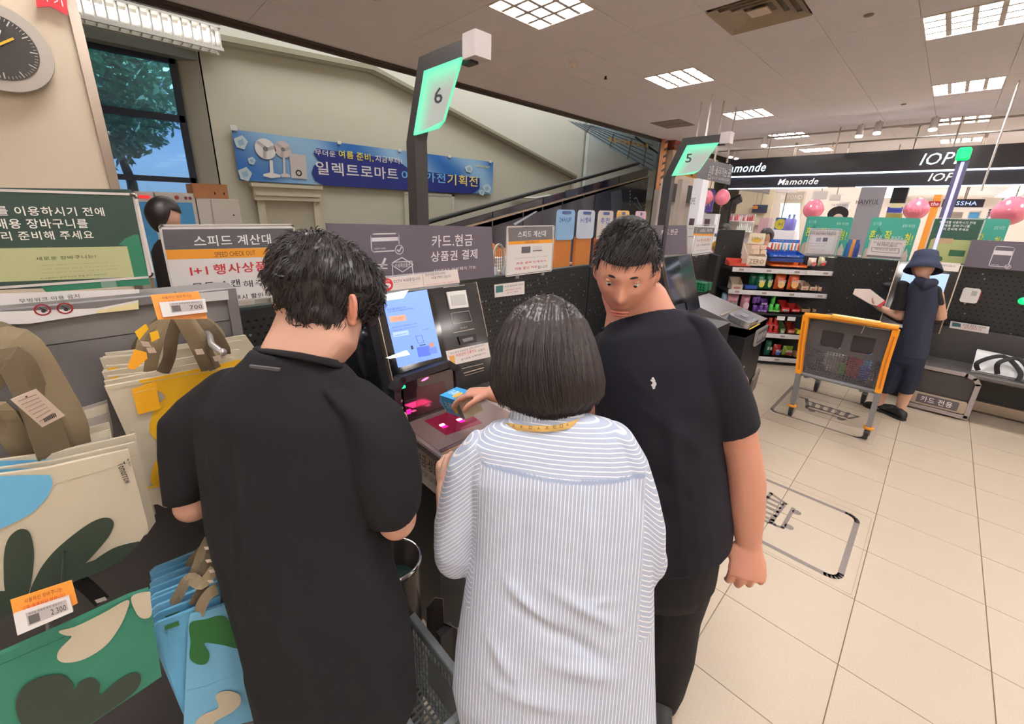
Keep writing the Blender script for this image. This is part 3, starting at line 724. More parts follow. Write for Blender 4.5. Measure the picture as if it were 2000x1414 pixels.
Pb2 = Board((2.86, YP, 0), X3, Z3)
pegboard('pegboard_partition', 'black pegboard partition behind the bending man in navy shirt', Pb2, 0, .02, 2.5, 1.40, .034, .006, .1, rows=.9)
# ---- kiosk 6
def kiosk(x0, yo, label, full=True):
    t = thing('self_checkout_kiosk', label, 'kiosk', (x0+.27, yo+.2, 0))
    dx, dy = x0-.75, yo-1.13
    def S(mb): mb.v = [(v[0]+dx, v[1]+dy, v[2]) for v in mb.v]; return mb
    gl = mat('kiosk_gloss_black', srgb(16, 16, 20), rough=.08, coat=.6); gr = mat('kiosk_satin_grey', srgb(48, 47, 52), rough=.35)
    mk('cabinet', S(MB().box((.77, 1.12, .02), (1.40, 1.60, .95))), M_black, t)
    up = Vector((0, .145, .416)).normalized(); o = Vector((.75+dx, 1.355+dy, 1.064)); Kf = frame(o, X3, up)
    mk('upper_housing', MB().prism([(0, -.02), (.53, -.02), (.53, .47), (0, .47)], -.10, -.012, Kf), gr, t)
    mk('support_column', S(MB().box((.82, 1.50, .9), (1.22, 1.66, 1.40))), M_black, t)
    K = Board(o, X3, up, t)
    mk('screen_slab', MB().prism(rrect(.0, .075, .275, .465, .008), -.012, .006, Kf), gl, t)
    mk('payment_panel', MB().prism(rrect(.277, -.01, .53, .465, .006), -.012, .002, Kf), mat('payment_panel_black', srgb(24, 24, 28), rough=.16, coat=.3), t)
    mk('edge_strip', MB().prism([(-.004, .02), (.0, .02), (.0, .465), (-.004, .465)], -.02, .008, Kf), M_steel, t); mk('edge_strip', MB().prism([(.53, .2), (.534, .2), (.534, .47), (.53, .47)], -.02, .004, Kf), M_steel, t)
    return t, K, Kf, dx, dy
KT, K, Kf, _, _ = kiosk(.75, 1.13, 'black self checkout kiosk with the lit blue screen, before the three shoppers')
scr = lit(110, 144, 226, .75)
sc = K.poly([(744, 580), (832, 566), (861, 697), (776, 718)], scr, .0065, 'screen')
def sq(pts, m, lay=.0075): return K.poly(pts, m, lay)
sq([(740, 585), (742, 577), (796, 567), (786, 583), (739, 590)], lit(225, 228, 224, .8), .0085)
sq([(751, 699), (792, 684), (799, 693), (760, 701)], lit(225, 232, 225, .8), .0085)
sq([(758, 619), (790, 615), (792, 626), (761, 630)], lit(216, 140, 110, .8))
sq([(765, 650), (795, 645), (797, 654), (767, 659)], lit(150, 176, 232, .8))
sq([(812, 679), (836, 675), (840, 694), (816, 698)], lit(74, 98, 196, .8)); sq([(834, 681), (850, 677), (853, 690), (838, 692)], lit(90, 116, 210, .8))
sq([(836, 671), (844, 668), (846, 677), (838, 679)], lit(170, 120, 110, .6)); sq([(800, 676), (804, 675), (806, 682), (802, 683)], lit(50, 50, 70, .3))
SD = ink(50, 60, 110)
K.t('바코드를 스캔하시거나', 754, 598, 791, 608, SD, .008); K.t('스캔 시작하기 버튼을 눌러 주세요', 755, 601, 806, 612, SD, .008)
K.t('스캔 시작하기', 767, 619, 784, 626, SD, .0085); K.t('종량제봉투 구매는 아래 버튼을 눌러 주세요', 763, 631, 812, 642, SD, .008)
K.t('구매는 결제 시에만 가능합니다', 766, 637, 814, 647, SD, .008); K.t('종량제봉투 구매하기', 770, 650, 793, 657, SD, .0085)
K.line([(810, 657), (822, 655), (826, 669), (815, 671), (810, 657)], .0012, SD, .008); K.line([(818, 675), (829, 673)], .004, SD, .008); K.t('도움 필요', 822, 641, 837, 646, SD, .008)
# payment side: card reader pad, outlined coupon window, slots, notice
K.poly([(870, 571), (907, 567), (913, 600), (877, 604)], M_white, .003, 'receipt_printer', .008)
K.poly([(877, 578), (904, 575), (908, 595), (881, 598)], mat('reader_pad', srgb(196, 196, 190), rough=.2), .0115, 'printer_lid', .002)
LN = ink(188, 186, 186)
K.line([(880, 612), (915, 607), (921, 627), (884, 633)], .0016, LN, .003, True, 'outline')
K.line([(865, 562), (907, 557)], .0022, M_steel, .003); K.line([(886, 650), (926, 642)], .003, M_steel, .003)
K.t('카드 넣는 곳', 898, 637, 912, 643, LN, .003)
K.poly([(893, 658), (927, 652), (930, 668), (898, 674)], M_black, .003, 'card_slot', .006); K.poly([(899, 663), (920, 658), (922, 664), (903, 669)], mat('slot_inner', srgb(120, 120, 124), rough=.3), .0095, 'slot_mouth', .002)
K.poly([(869, 686), (952, 669), (957, 697), (876, 715)], mat('notice_white', srgb(226, 214, 206)), .0032, 'notice', .001)
K.poly([(876, 696), (886, 694), (888, 709), (880, 711)], ink(224, 160, 80), .0045)
K.t('여신전문금융업법 감독규정에 따라', 878, 673, 945, 692, ink(60, 80, 130), .0045); K.t('미성년자 신용카드', 889, 681, 930, 698, RD, .0045, True); K.t('사용이', 932, 679, 946, 688, DK, .0045); K.t('불가함을 양해바랍니다.', 899, 688, 949, 704, DK, .0045)
K.line([(902, 720), (943, 710)], .002, M_steel, .003); K.line([(905, 729), (944, 718)], .004, M_steel, .003); K.line([(907, 734), (944, 723)], .002, M_steel, .003)
K.poly([(854, 714), (871, 708), (875, 728), (859, 734)], gr_ := mat('kiosk_satin_grey', srgb(66, 64, 70)), .003, 'bag_button', .02)
K.line([(782, 743), (832, 729)], .003, WH, .004)
K.poly([(764, 724), (870, 700), (876, 735), (772, 762)], mat('payment_panel_black', srgb(38, 37, 42)), -.002, 'lower_bezel', .006)
# upright scanner window and its rounded shroud
Sv = Board((.74, 1.335, 1.0), X3, Vector((0, .10, .99)), KT)
sh = MB(); stroke(sh, Sv.F, [(.0, .0), (.0, .155), (.03, .19), (.26, .20), (.30, .17), (.30, .0)], .028, -.04, .05); mk('scanner_shroud', sh, M_black, KT)
mk('scanner_glass', MB().prism(rrect(.03, .0, .285, .175, .02), -.012, .0, Sv.F), mat('scanner_dark_glass', srgb(36, 24, 28), rough=.06, coat=.8, spec=.6), KT)
mk('mirror_inset', MB().prism([(.08, .02), (.24, .02), (.23, .13), (.09, .14)], .0, .001, Sv.F), mat('scanner_mirror', srgb(84, 60, 62), rough=.12, metal=.6), KT)
hot = lit(255, 70, 130, 6.0)
mk('laser_lamp', MB().prism(ell(.135, .165, .018, .004, 10, .2), .001, .002, Sv.F), hot, KT)
mk('laser_lamp', MB().prism(rrect(.035, .04, .055, .06, .004), .001, .002, Sv.F), lit(240, 20, 110, 2.5), KT)
mk('status_light', MB().prism(rrect(.012, .155, .04, .166, .003), .002, .005, Sv.F), lit(20, 220, 130, 2.0), KT)
for q in range(3): mk('side_button', MB().prism(ell(.012, .11-.03*q, .004, .006, 8), .012, .015, Sv.F), GY, KT)
# deck
dk = MB().bbox((.735, 1.035, .965), (1.46, 1.36, 1.0), .006)
mk('deck', dk, mat('deck_steel', srgb(168, 154, 148), rough=.32, metal=.75, var=.08), KT)
Dk = Board((.735, 1.035, 1.0005), X3, Y3, KT)
mk('scale_glass', MB().prism([(.02, .055), (.42, .055), (.42, .30), (.02, .30)], 0, .003, Dk.F), mat('scale_plate', srgb(150, 128, 124), rough=.18, metal=.5, coat=.4), KT)
mk('scan_window', MB().prism([(.10, .12), (.27, .10), (.29, .27), (.10, .27)], .003, .0042, Dk.F), mat('scan_window_red', srgb(84, 22, 40), rough=.06, coat=.7, emit=.12, ecol=(.9, .02, .12)), KT)
for u, v in ((.135, .185), (.215, .175)):
    mk('laser_lamp', MB().prism(rrect(u-.011, v, u+.011, v+.016, .003), .0042, .0055, Dk.F), lit(255, 110, 170, 9.0), KT)
    mk('laser_lamp', MB().prism(rrect(u-.012, v-.018, u+.012, v-.004, .003), .0042, .0052, Dk.F), lit(250, 10, 100, 3.5), KT)
area('scanner_glow', (.90, 1.22, 1.03), .10, .08, .25, (1, .05, .25), (PI, 0, 0))
mk('front_slot', MB().prism([(.02, .036), (.42, .036), (.42, .052), (.02, .052)], 0, .0025, Dk.F), ink(70, 46, 54), KT)
mk('front_label', MB().prism(rrect(.02, .005, .37, .032, .008), 0, .0015, Dk.F), mat('label_taupe', srgb(112, 100, 90), rough=.4), KT)
Dk.tt('2. 바코드 스캔', .12, .009, .16, .018, WH, .002, True); Dk.lineuv([(.02, .034), (.40, .034)], .002, OR, .001)
mk('side_label', MB().prism([(.44, .06), (.60, .06), (.60, .125), (.44, .125)], 0, .0015, Dk.F), ink(84, 78, 80), KT)
Dk.tt('2. 바코드 스캔', .455, .092, .12, .024, WH, .002, True); Dk.tt('스캔 방법을 확인하세요', .475, .070, .10, .014, OR, .002)
# side face label, black split pole
Ls = Board((.765, 1.60, 0), -Y3, Z3, KT)
mk('payment_label', MB().prism(rrect(.34, .79, .545, .95, .012), 0, .004, Ls.F), mat('label_cream', srgb(214, 204, 194), rough=.4), KT)
Ls.tt('현금·상품권', .30+.05, .875, .18, .05, DK, .0048); Ls.tt('CASH GIFT CERTIFICATE', .35, .83, .18, .024, GY, .0048)
mk('pole', MB().box((.745, 1.085, .0), (.757, 1.097, .965)), M_black, KT)
Lf = Board((.77, 1.118, 0), X3, Z3, KT)
mk('payment_label', MB().prism(rrect(.0, .80, .05, .95, .01), 0, .003, Lf.F), mat('label_cream', srgb(214, 204, 194)), KT)
tag(mk('white_cable', MB().tube([(.80, 1.06, .95), (.84, 1.0, .90), (.90, .98, .84), (.97, 1.0, .80)], .0018, 6), WH), 'thin white cable looping under the scanner deck', 'cable')
# clear strip with the CCTV notice on top of the screen
Cc = Board(Kf(0, .465, 0), X3, Vector((0, .12, .99)))
q = Cc.uv(738, 600); 
t = thing('cctv_notice', 'red and white recording notice strip in clear acrylic atop the kiosk', 'notice', Kf(.2, .47, 0)); Cc.parent = t
mk('acrylic_strip', MB().prism([(-.01, -.012), (.43, -.012), (.43, .075), (-.01, .075)], -.004, -.001, Cc.F), M_clear, t)
Cc.poly([(741, 545), (893, 526), (898, 552), (742, 570)], mat('notice_white', srgb(226, 214, 206)), 0, 'sheet')
c0 = Cc.uv(756, 556); shape(t, Cc.F, ell(*c0, .026, .026, 24), RD, .001); shape(t, Cc.F, ell(c0[0], c0[1]-.004, .016, .010, 20), WH, .002); Cc.lineuv([(c0[0]-.005, c0[1]-.004), (c0[0], c0[1]-.012), (c0[0]+.005, c0[1]-.004)], .003, RD, .003)
Cc.tt('CCTV', c0[0]-.012, c0[1]+.010, .024, .008, WH, .003, True)
Cc.t('CCTV 녹화중입니다', 768, 541, 821, 553, DK, .001); Cc.t('이 구역은 안전을 위하여 녹화되고 있습니다', 771, 550, 820, 556, GY, .001); Cc.t('관계 법령에 따라 운영합니다', 778, 554, 818, 560, GY, .001)
Cc.line([(825, 535), (828, 560)], .001, GY, .001); Cc.t('청소년 보호를 위해 청소년에게는', 830, 530, 870, 540, DK, .001); Cc.t('주류를 판매하지 않습니다', 842, 536, 880, 546, DK, .001); Cc.t('2007년생부터 구매 가능합니다', 831, 548, 892, 558, RD, .001)
# hand scanner in its cradle
t = thing('hand_scanner', 'black hand scanner hanging left of the kiosk screen', 'scanner', (.74, 1.72, 1.2))
mk('head', MB().loft([[Vector((.755+math.cos(a_)*r_*1.25, 1.70+math.sin(a_)*r_, z)) for a_ in [2*PI*k/14 for k in range(14)]] for r_, z in ((.018, 1.268), (.036, 1.272), (.042, 1.285), (.038, 1.30), (.026, 1.312), (.006, 1.317))]), mat('scanner_charcoal', srgb(52, 52, 56), rough=.3, coat=.3), t, True)
mk('grip', MB().tube([(.755, 1.70, 1.275), (.765, 1.70, 1.20), (.775, 1.70, 1.13), (.78, 1.70, 1.10)], [.024, .021, .018, .012], 12), M_dark, t, True)
mk('cord', MB().tube([(.78, 1.70, 1.10), (.785, 1.70, 1.02), (.80, 1.70, .9), (.82, 1.68, .7)], .005, 6), M_black, t, True)
mk('cradle_arm', MB().tube([(.72, 1.92, 1.24), (.72, 1.76, 1.24), (.80, 1.76, 1.24), (.80, 1.92, 1.24)], .004, 6), mat('chrome', srgb(190, 190, 190), rough=.1, metal=1), t, True)
mk('hook', MB().tube([(.762, 1.72, 1.31), (.755, 1.74, 1.335), (.768, 1.74, 1.35)], .003, 6), mat('chrome', srgb(190, 190, 190)), t, True)
# ---- purple payment board on the partition
V_ = mat('violet_grey_board', srgb(102, 94, 106), rough=.5)
Pd = Board((.74, YP-.045, 1.43), X3, Z3)
t = thing('payment_board', 'violet-grey board reading card, cash and gift voucher payment above the kiosk', 'sign', Pd.F(.5, 0, 0)); Pd.parent = t
bp = [(637, 436), (960, 443), (966, 541), (655, 560)]
mk('board', MB().prism([Pd.uv(*p) for p in bp], -.012, 0, Pd.F), V_, t)
PW2 = ink(232, 226, 230)
Pd.t('카드.현금', 843, 457, 923, 484, PW2, .001, True); Pd.t('상품권 결제', 841, 486, 932, 512, PW2, .001, True); Pd.t('SSGPAY 삼성페이 가능', 847, 518, 929, 533, PW2, .001)
def card_icon(Bd, x, y, s, m):
    pts = [Bd.uv(x+dx_*s, y+dy_*s) for dx_, dy_ in ((0, 0), (50, 2), (54, 34), (4, 36))]
    a_ = Bd.uv(x, y+36*s); b_ = Bd.uv(x+52*s, y)
    Bd.lineuv(rrect(a_[0], a_[1], b_[0], b_[1], .012, 4), .006*s, m, .001, True, 'icon')
    Bd.pl(a_[0], b_[1]-(b_[1]-a_[1])*.42, b_[0], b_[1]-(b_[1]-a_[1])*.2, m, .001, 'icon')
    Bd.tt('CREDIT CARD', a_[0]+.012*s, a_[1]+.01*s, (b_[0]-a_[0])*.42, .008*s, m, .001, True)
    c_ = (b_[0], a_[1]+.004); rr2 = (b_[0]-a_[0])*.15
    shape(Bd.parent, Bd.F, ell(*c_, rr2*1.25, rr2*1.25, 24), V_, .0015, 'icon'); Bd.lineuv(ell(*c_, rr2, rr2, 24), .005*s, m, .0025, True, 'icon')
    Bd.lineuv([(c_[0]-rr2*.5, c_[1]), (c_[0]-rr2*.1, c_[1]-rr2*.45), (c_[0]+rr2*.5, c_[1]+rr2*.5)], .007*s, m, .0025, False, 'icon')
card_icon(Pd, 726, 456, 1.0, PW2)
Pd.line([(703, 505), (714, 538), (727, 508), (738, 538), (752, 505)], .012, PW2, .001); Pd.line([(700, 517), (756, 517)], .006, PW2, .001); Pd.line([(700, 524), (756, 524)], .006, PW2, .001)
e_ = [(766, 513), (785, 503), (804, 515)]; Pd.line(e_, .005, PW2, .001); Pd.line([(766, 513), (767, 537)], .005, PW2, .001); Pd.line([(804, 515), (807, 537)], .005, PW2, .001)
Pd.line([(764, 517), (770, 512), (804, 510), (806, 518), (786, 531), (764, 517)], .004, PW2, .001); Pd.t('신세계상품권', 771, 512, 801, 524, PW2, .001, True)
# ---- speed checkout sign in a clear stand (middle distance left)
Sp = Board((.14, 1.91, 1.44), X3, Z3)
def speed_sign(Sp, x0, y0, x1, y1, label, big, name='sign_stand', group=None):
    t = holder(name, label, 'sign', Sp, *Sp.fit(x0, y0, x1, y1), mat('sheet_white', srgb(228, 222, 218)), rim=.006, group=group); return t
t = speed_sign(Sp, 308, 437, 590, 602, 'large speed checkout sign with red 1+1 lettering behind the bag rack', True)
mk('header_band', MB().prism([Sp.uv(*p) for p in ((316, 448), (574, 446), (578, 482), (322, 488))], .001, .0016, Sp.F), ink(92, 90, 94), t)
mk('orange_band', MB().prism([Sp.uv(*p) for p in ((322, 488), (578, 483), (580, 500), (325, 507))], .001, .0016, Sp.F), OR, t)
Sp.t('스피드 계산대', 376, 457, 530, 482, WH, .002, True); Sp.t('SPEED CHECK OUT', 418, 489, 499, 502, ink(90, 66, 40), .002)
Sp.t('1+1 행사상품', 369, 510, 522, 540, RD, .002, True); Sp.t('은', 524, 512, 546, 535, GY, .002); Sp.t('모두 스캔', 374, 545, 470, 568, DK, .002, True); Sp.t('해주세요', 474, 541, 560, 562, DK, .002); Sp.t('※전체 스캔시 할인적용', 398, 568, 541, 594, DK, .002, True)
# small speed sign to the right
Ss = Board((1.86, YP-.01, 1.43), X3, Z3)
t = holder('sign_stand', 'small speed checkout sign with two card icons, right of the violet board', 'sign', Ss, *Ss.fit(987, 440, 1083, 541), mat('sheet_white', srgb(228, 222, 218)), rim=.01)
Ss.poly([(992, 445), (1079, 442), (1079, 467), (993, 472)], ink(112, 108, 112), .001); Ss.poly([(993, 472), (1079, 467), (1079, 474), (993, 478)], OR, .0012)
Ss.t('스피드 계산대', 1011, 450, 1066, 464, WH, .002, True); Ss.t('SPEED CHECK OUT', 1025, 470, 1053, 475, ink(90, 66, 40), .002)
Ss.rect(1018, 481, 1036, 495, ink(96, 94, 98), .001, r=.005); Ss.rect(1040, 480, 1058, 490, ink(216, 212, 214), .001); Ss.rect(1040, 488, 1058, 491, DK, .002)
Ss.t('신세계포인트/신용카드 할인 상품은', 1005, 499, 1069, 506, DK, .001); Ss.t('최종 결제 단계에서', 1008, 507, 1066, 517, RD, .001, True); Ss.t('자동 할인 적용', 1005, 518, 1049, 528, RD, .001, True); Ss.t('됩니다', 1050, 517, 1069, 525, DK, .001)
# info strip stuck on the pegboard
Si = Board((1.7, YP-.001, 1.3), X3, Z3)
t = thing('bag_notice', 'small white notice on the pegboard above the woman', 'notice', Si.F(.1, .05)); Si.parent = t
Si.poly([(965, 556), (1024, 549), (1024, 574), (966, 581)], mat('sheet_white', srgb(228, 222, 218)), .001, 'sheet'); Si.poly([(968, 559), (982, 557), (982, 570), (968, 572)], ink(60, 110, 110), .002)
Si.t('무인존 종량제 봉투 이용안내', 985, 553, 1022, 562, DK, .002); Si.t('계산대 결제 후 수령하세요', 986, 561, 1018, 569, RD, .002); Si.t('문의 주시기 바랍니다', 990, 567, 1012, 574, RD, .002)
# ---- lane posts with lit number signs
M_post = mat('lane_post_charcoal', srgb(50, 48, 50), rough=.4)
def lane_post(x, num, label, px):
    t = thing('lane_post', label, 'post', (x, 1.96, 0))
    def A(px_, py_): return onx(px_, py_, x)
    w = .035
    prof = [(1.98, 0), (1.98, 2.155), (1.845, 2.50), (1.50, 2.50), (1.515, 2.44), (1.80, 2.44), (1.90, 2.165), (1.90, 0)]
    fw = frame((x+w, 0, 0), Y3, Z3)
    mk('post', MB().prism([(p[0], p[1]) for p in prof], -0.0, -2*w if False else -.07, fw), M_post, t)
    mk('end_box', MB().box((x-.04, 1.44, 2.425), (x+.045, 1.52, 2.515)), mat('end_box_white', srgb(222, 214, 214), rough=.35), t)
    mk('end_box_foot', MB().box((x-.02, 1.49, 2.415), (x+.02, 1.55, 2.43)), M_dark, t)
    L = Board((x-.037, 1.90, 2.16), -Y3, Z3, t)
    poly = [(-.0, .02), (.20, .03), (.245, .055), (.375, .275), (.105, .275)]
    t['label'] = label; return t, L, poly
def glow_mat(name):
    m = mat(name, srgb(120, 128, 120), rough=.3, var=0); nt = m.node_tree; b = nt.nodes['Principled BSDF']
    at = nt.nodes.new('ShaderNodeVertexColor'); at.layer_name = 'glow'
    nt.links.new(at.outputs[0], b.inputs['Emission Color']); b.inputs['Emission Strength'].default_value = 1.0; return m
M_glow = glow_mat('number_panel')
def number_sign(x, num, label, tpx):
    t, L, poly = lane_post(x, num, label, None)
    # panel as a fine grid; the LED strip runs along its back and top edges, so those glow green
    mb = MB(); N = 14; vs = []; P = [Vector(p) for p in poly]
    bl, br, brt, tr_, tl = P
    def pt(a, b):
        lo = bl.lerp(br, a) if a < .85 else br.lerp(brt, (a-.85)/.15); lo = bl.lerp(brt, a); hi = tl.lerp(tr_, a); return lo.lerp(hi, b)
    for j in range(N+1):
        for i in range(N+1):
            p = pt(i/N, j/N); vs.append(L.F(p.x, p.y, .006))
    fs = [(j*(N+1)+i, j*(N+1)+i+1, (j+1)*(N+1)+i+1, (j+1)*(N+1)+i) for j in range(N) for i in range(N)]
    mb.add(vs, fs); mb.prism(poly, -.006, .0055, L.F)
    o = mk('number_panel', mb, M_glow, t, False)
    ca = o.data.color_attributes.new('glow', 'FLOAT_COLOR', 'POINT')
    for k_ in range(len(o.data.vertices)):
        if k_ < (N+1)**2:
            i, j = k_ % (N+1), k_//(N+1); d = min(i/N, (1-j/N)*1.2)
            g_ = max(0, 1-d/.55)**1.4
        else: g_ = .8
        c_ = [a*(1-g_)+b*g_ for a, b in zip((.26, .27, .25), (.0, .86, .42))]; ca.data[k_].color = (*c_, 1)
    L.t(num, *tpx, ink(58, 62, 66), .007, True)
    return t
number_sign(1.25, '6', 'tall dark lane post with a lit green 6 sign, behind the near kiosk', (850, 169, 867, 205))
t5 = number_sign(4.05, '5', 'dark lane post with a lit green 5 sign beside the grey hanging sign', (1339, 300, 1353, 318))
# ---- items on the far side of the partition: pads, racket, fly swat cards
Rk = Board((1.8, 2.3, 1.4), X3, Z3)
t = thing('mosquito_racket', 'white mosquito racket hanging between the violet board and the small sign', 'racket', Rk.F(.2, .2)); Rk.parent = t
c0 = Rk.uv(973, 505); ring = MB(); stroke(ring, Rk.F, ell(c0[0], c0[1], .055, .105, 24), .014, 0, .012, True); mk('rim', ring, mat('racket_cream', srgb(226, 216, 196)), t)
rs = MB()
for k_ in range(5): stroke(rs, Rk.F, [(c0[0]-.04+.02*k_, c0[1]-.08), (c0[0]-.04+.02*k_, c0[1]+.08)], .003, .004, .003)
for k_ in range(7): stroke(rs, Rk.F, [(c0[0]-.05, c0[1]-.08+.026*k_), (c0[0]+.05, c0[1]-.08+.026*k_)], .003, .004, .003)
mk('wires', rs, GY, t); mk('handle', MB().tube([Rk.F(c0[0], c0[1]-.1), Rk.F(c0[0]+.01, c0[1]-.2), Rk.F(c0[0]+.015, c0[1]-.34)], [.016, .014, .018], 8), mat('racket_cream', srgb(226, 216, 196)), t, True)
Ad = Board((3.0, 3.0, 1.4), X3, Z3)
ads = [((1086, 409, 1124, 452), ink(150, 190, 226), '24시UP', 'pale blue promotional card with 24UP lettering above the small sign'),
       ((1127, 410, 1163, 450), ink(206, 216, 228), '1+1 행사', 'white-blue promotional card right of the 24UP card'),
       ((1166, 411, 1199, 452), ink(214, 204, 196), '추천', 'beige promotional card, third from the left'),
       ((1202, 411, 1230, 452), ink(224, 176, 96), '특가', 'orange promotional card, fourth from the left'),
       ((1238, 412, 1263, 452), ink(216, 176, 190), '세일', 'pink promotional card, fifth from the left')]
for (bx_, m_, s_, lb) in ads:
    t = thing('promo_card', lb, 'card', Ad.F(*Ad.uv((bx_[0]+bx_[2])/2, 460)), 'promotional cards beyond the partition'); Ad.parent = t
    a_ = Ad.fit(*bx_); mk('board', MB().prism(rrect(a_[0], a_[1]-.1, a_[2], a_[3], .04), -.01, 0, Ad.F), m_, t)
    Ad.t(s_, bx_[0]+6, bx_[1]+14, bx_[2]-8, bx_[1]+26, ink(60, 90, 170), .002, True); Ad.rect(bx_[0]+12, bx_[1]+3, bx_[2]-8, bx_[1]+9, ink(74, 90, 150), .002, r=.02)
    mk('stand', MB().box(Ad.F(a_[0]+.02, -1.4, -.05), Ad.F(a_[2]-.02, a_[1]-.08, -.01)), mat('gondola_orange', srgb(214, 130, 60)), t)
t = thing('display_gondola', 'orange promotional gondola with small white boxes behind the partition', 'gondola', (3.3, 3.35, 0))
mk('carcass', MB().box((2.7, 3.3, 0), (4.3, 3.7, 1.25)), mat('gondola_orange', srgb(214, 130, 60), rough=.5), t)
mk('riser', MB().prism([(2.7, 1.25), (4.3, 1.25), (4.3, 1.36), (3.25, 1.42), (2.8, 1.66), (2.7, 1.66)], 0, .1, frame((0, 3.5, 0), X3, Z3)), mat('gondola_orange', srgb(214, 130, 60)), t)
for q_ in range(2): mk('shelf', MB().box((2.66, 3.15, 1.0+.2*q_), (4.3, 3.3, 1.02+.2*q_)), M_white, t)
rr = random.Random(5)
for lv in range(2):
    for q_ in range(9):
        x_ = 2.7+q_*.14; tag(mk('small_carton', MB().box((x_, 3.17, 1.021+.2*lv), (x_+.10, 3.27, 1.021+.2*lv+.13)), [WH, ink(222, 206, 190), ink(230, 220, 210)][rr.randrange(3)]), 'small white carton on the orange gondola', 'carton', 'small cartons on the orange gondola')
# ---- little goods leaning behind the violet board's foot (bottles)
for q_ in range(5):
    x_ = 1.45+.09*q_
    tag(mk('small_bottle', MB().lathe([(.02, 0), (.022, .01), (.022, .08), (.01, .10), (.01, .125), (0, .126)], (x_+.35, 2.12, 1.33), 10), [ink(210, 206, 214), ink(180, 176, 196)][q_ % 2]), 'small pale bottle on the shelf behind the partition', 'bottle', 'bottles on the shelf behind the partition')
t = mk('goods_shelf', MB().box((1.4, 2.0, 0), (3.0, 2.25, 1.33)), M_dark); tag(t, 'dark goods shelf backing onto the pegboard partition', 'shelf')
# ---- kiosk 5 with its cash unit: seen between the man and the snack shelf
K5, K5b, K5f, dx5, dy5 = kiosk(3.22, 1.13, 'black self checkout kiosk of lane 5 behind the man in the navy shirt')
t = thing('cash_unit', 'black cash payment unit with a silver coin tray beside the man\'s shoulder', 'cash machine', (4.3, 1.25, 0))
a = onz(1455, 670, .98)
mk('cabinet', MB().box((4.02, 1.02, 0), (4.62, 1.6, .88)), M_black, t)
mk('sloped_top', MB().add([(4.02, 1.02, .88), (4.62, 1.02, .88), (4.62, 1.6, 1.04), (4.02, 1.6, 1.04), (4.02, 1.02, .8), (4.62, 1.02, .8), (4.62, 1.6, .8), (4.02, 1.6, .8)], [(0, 1, 2, 3), (4, 7, 6, 5), (0, 4, 5, 1), (1, 5, 6, 2), (2, 6, 7, 3), (3, 7, 4, 0)]), mat('cash_top_grey', srgb(110, 106, 108), rough=.35), t)
T5 = Board((4.02, 1.02, .885), X3, Vector((0, .58, .16)), t)
mk('coin_tray', MB().prism(rrect(.0, .0, .30, .2, .04), 0, .05, T5.F), mat('tray_silver', srgb(186, 186, 190), rough=.2, metal=.8), t)
mk('tray_well', MB().prism(rrect(.05, .04, .25, .17, .02), .05, .052, T5.F), mat('tray_well', srgb(96, 94, 100), rough=.3), t)
mk('keypad', MB().prism(rrect(.1, .07, .19, .13, .01), .052, .06, T5.F), GY, t)
mk('panel_seam', MB().prism([(.02, .24), (.56, .24), (.56, .26), (.02, .26)], 0, .006, T5.F), M_steel, t)
mk('yellow_line', MB().prism([(.0, -.02), (.3, -.02), (.3, -.012), (.0, -.012)], .0, .004, T5.F), ink(236, 184, 50), t)
L5 = Board((4.014, 1.60, .0), -Y3, Z3, t)
S5 = Board((4.02, 1.014, 0), X3, Z3, t)
mk('label_plate', MB().prism(rrect(.26, .66, .62, .82, .03), 0, .012, S5.F), mat('label_plate_grey', srgb(150, 142, 138), rough=.4), t)
mk('label_inset', MB().prism(rrect(.31, .68, .61, .80, .02), .012, .014, S5.F), ink(84, 80, 82), t); S5.tt('현금/상품권 사용가능', .32, .705, .27, .07, WH, .015, True)
mk('lock', MB().prism(ell(.1, .5, .012, .012, 12), 0, .01, S5.F), M_steel, t)
mk('bag_flap', MB().prism([(.5, .10), (.62, .14), (.66, .34), (.50, .26)], .0, .02, S5.F), mat('flap_taupe', srgb(120, 108, 98)), t)
# sign stands on the far end of the partition
Sf = Board((4.75, 1.90, 1.42), X3, Vector((0.0, .0, 1)))
t = holder('sign_stand', 'small speed checkout sign at the far end of the near partition', 'sign', Sf, *Sf.fit(1352, 438, 1397, 500), mat('sheet_white', srgb(222, 216, 216)), rim=.02)
Sf.poly([(1356, 443), (1396, 445), (1394, 457), (1354, 456)], ink(112, 108, 112), .002); Sf.poly([(1354, 456), (1394, 457), (1393, 461), (1353, 460)], OR, .002)
Sf.t('스피드 계산대', 1366, 446, 1391, 454, WH, .004, True); Sf.t('1+1 행사상품은', 1361, 465, 1388, 473, RD, .003); Sf.t('모두 스캔해주세요', 1359, 475, 1387, 482, DK, .003); Sf.t('전체 스캔시 할인적용', 1359, 486, 1383, 491, DK, .003)
P5 = Board((4.0, YP-.02, 1.42), X3, Z3)
t = thing('payment_board', 'far violet-grey payment board half hidden behind the man\'s head', 'sign', P5.F(.1, 0)); P5.parent = t
mk('board', MB().prism([P5.uv(1230, 440), P5.uv(1341, 440), P5.uv(1341, 497), P5.uv(1235, 500)], -.012, 0, P5.F), V_, t); P5.t('카드.현금', 1290, 447, 1324, 460, PW2, .002, True)
W5 = Board((4.9, 2.2, 1.4), X3, Z3)
t = thing('white_notice_board', 'narrow white notice board behind the far speed sign', 'notice', W5.F(0, 0)); W5.parent = t
W5.poly([(1341, 440), (1356, 440), (1349, 500), (1341, 500)], mat('sheet_white', srgb(228, 222, 218)), 0, 'board', .01); W5.t('안내문', 1343, 444, 1353, 448, GY, .011); 
W5.line([(1342, 462), (1353, 462)], .006, DK, .011)
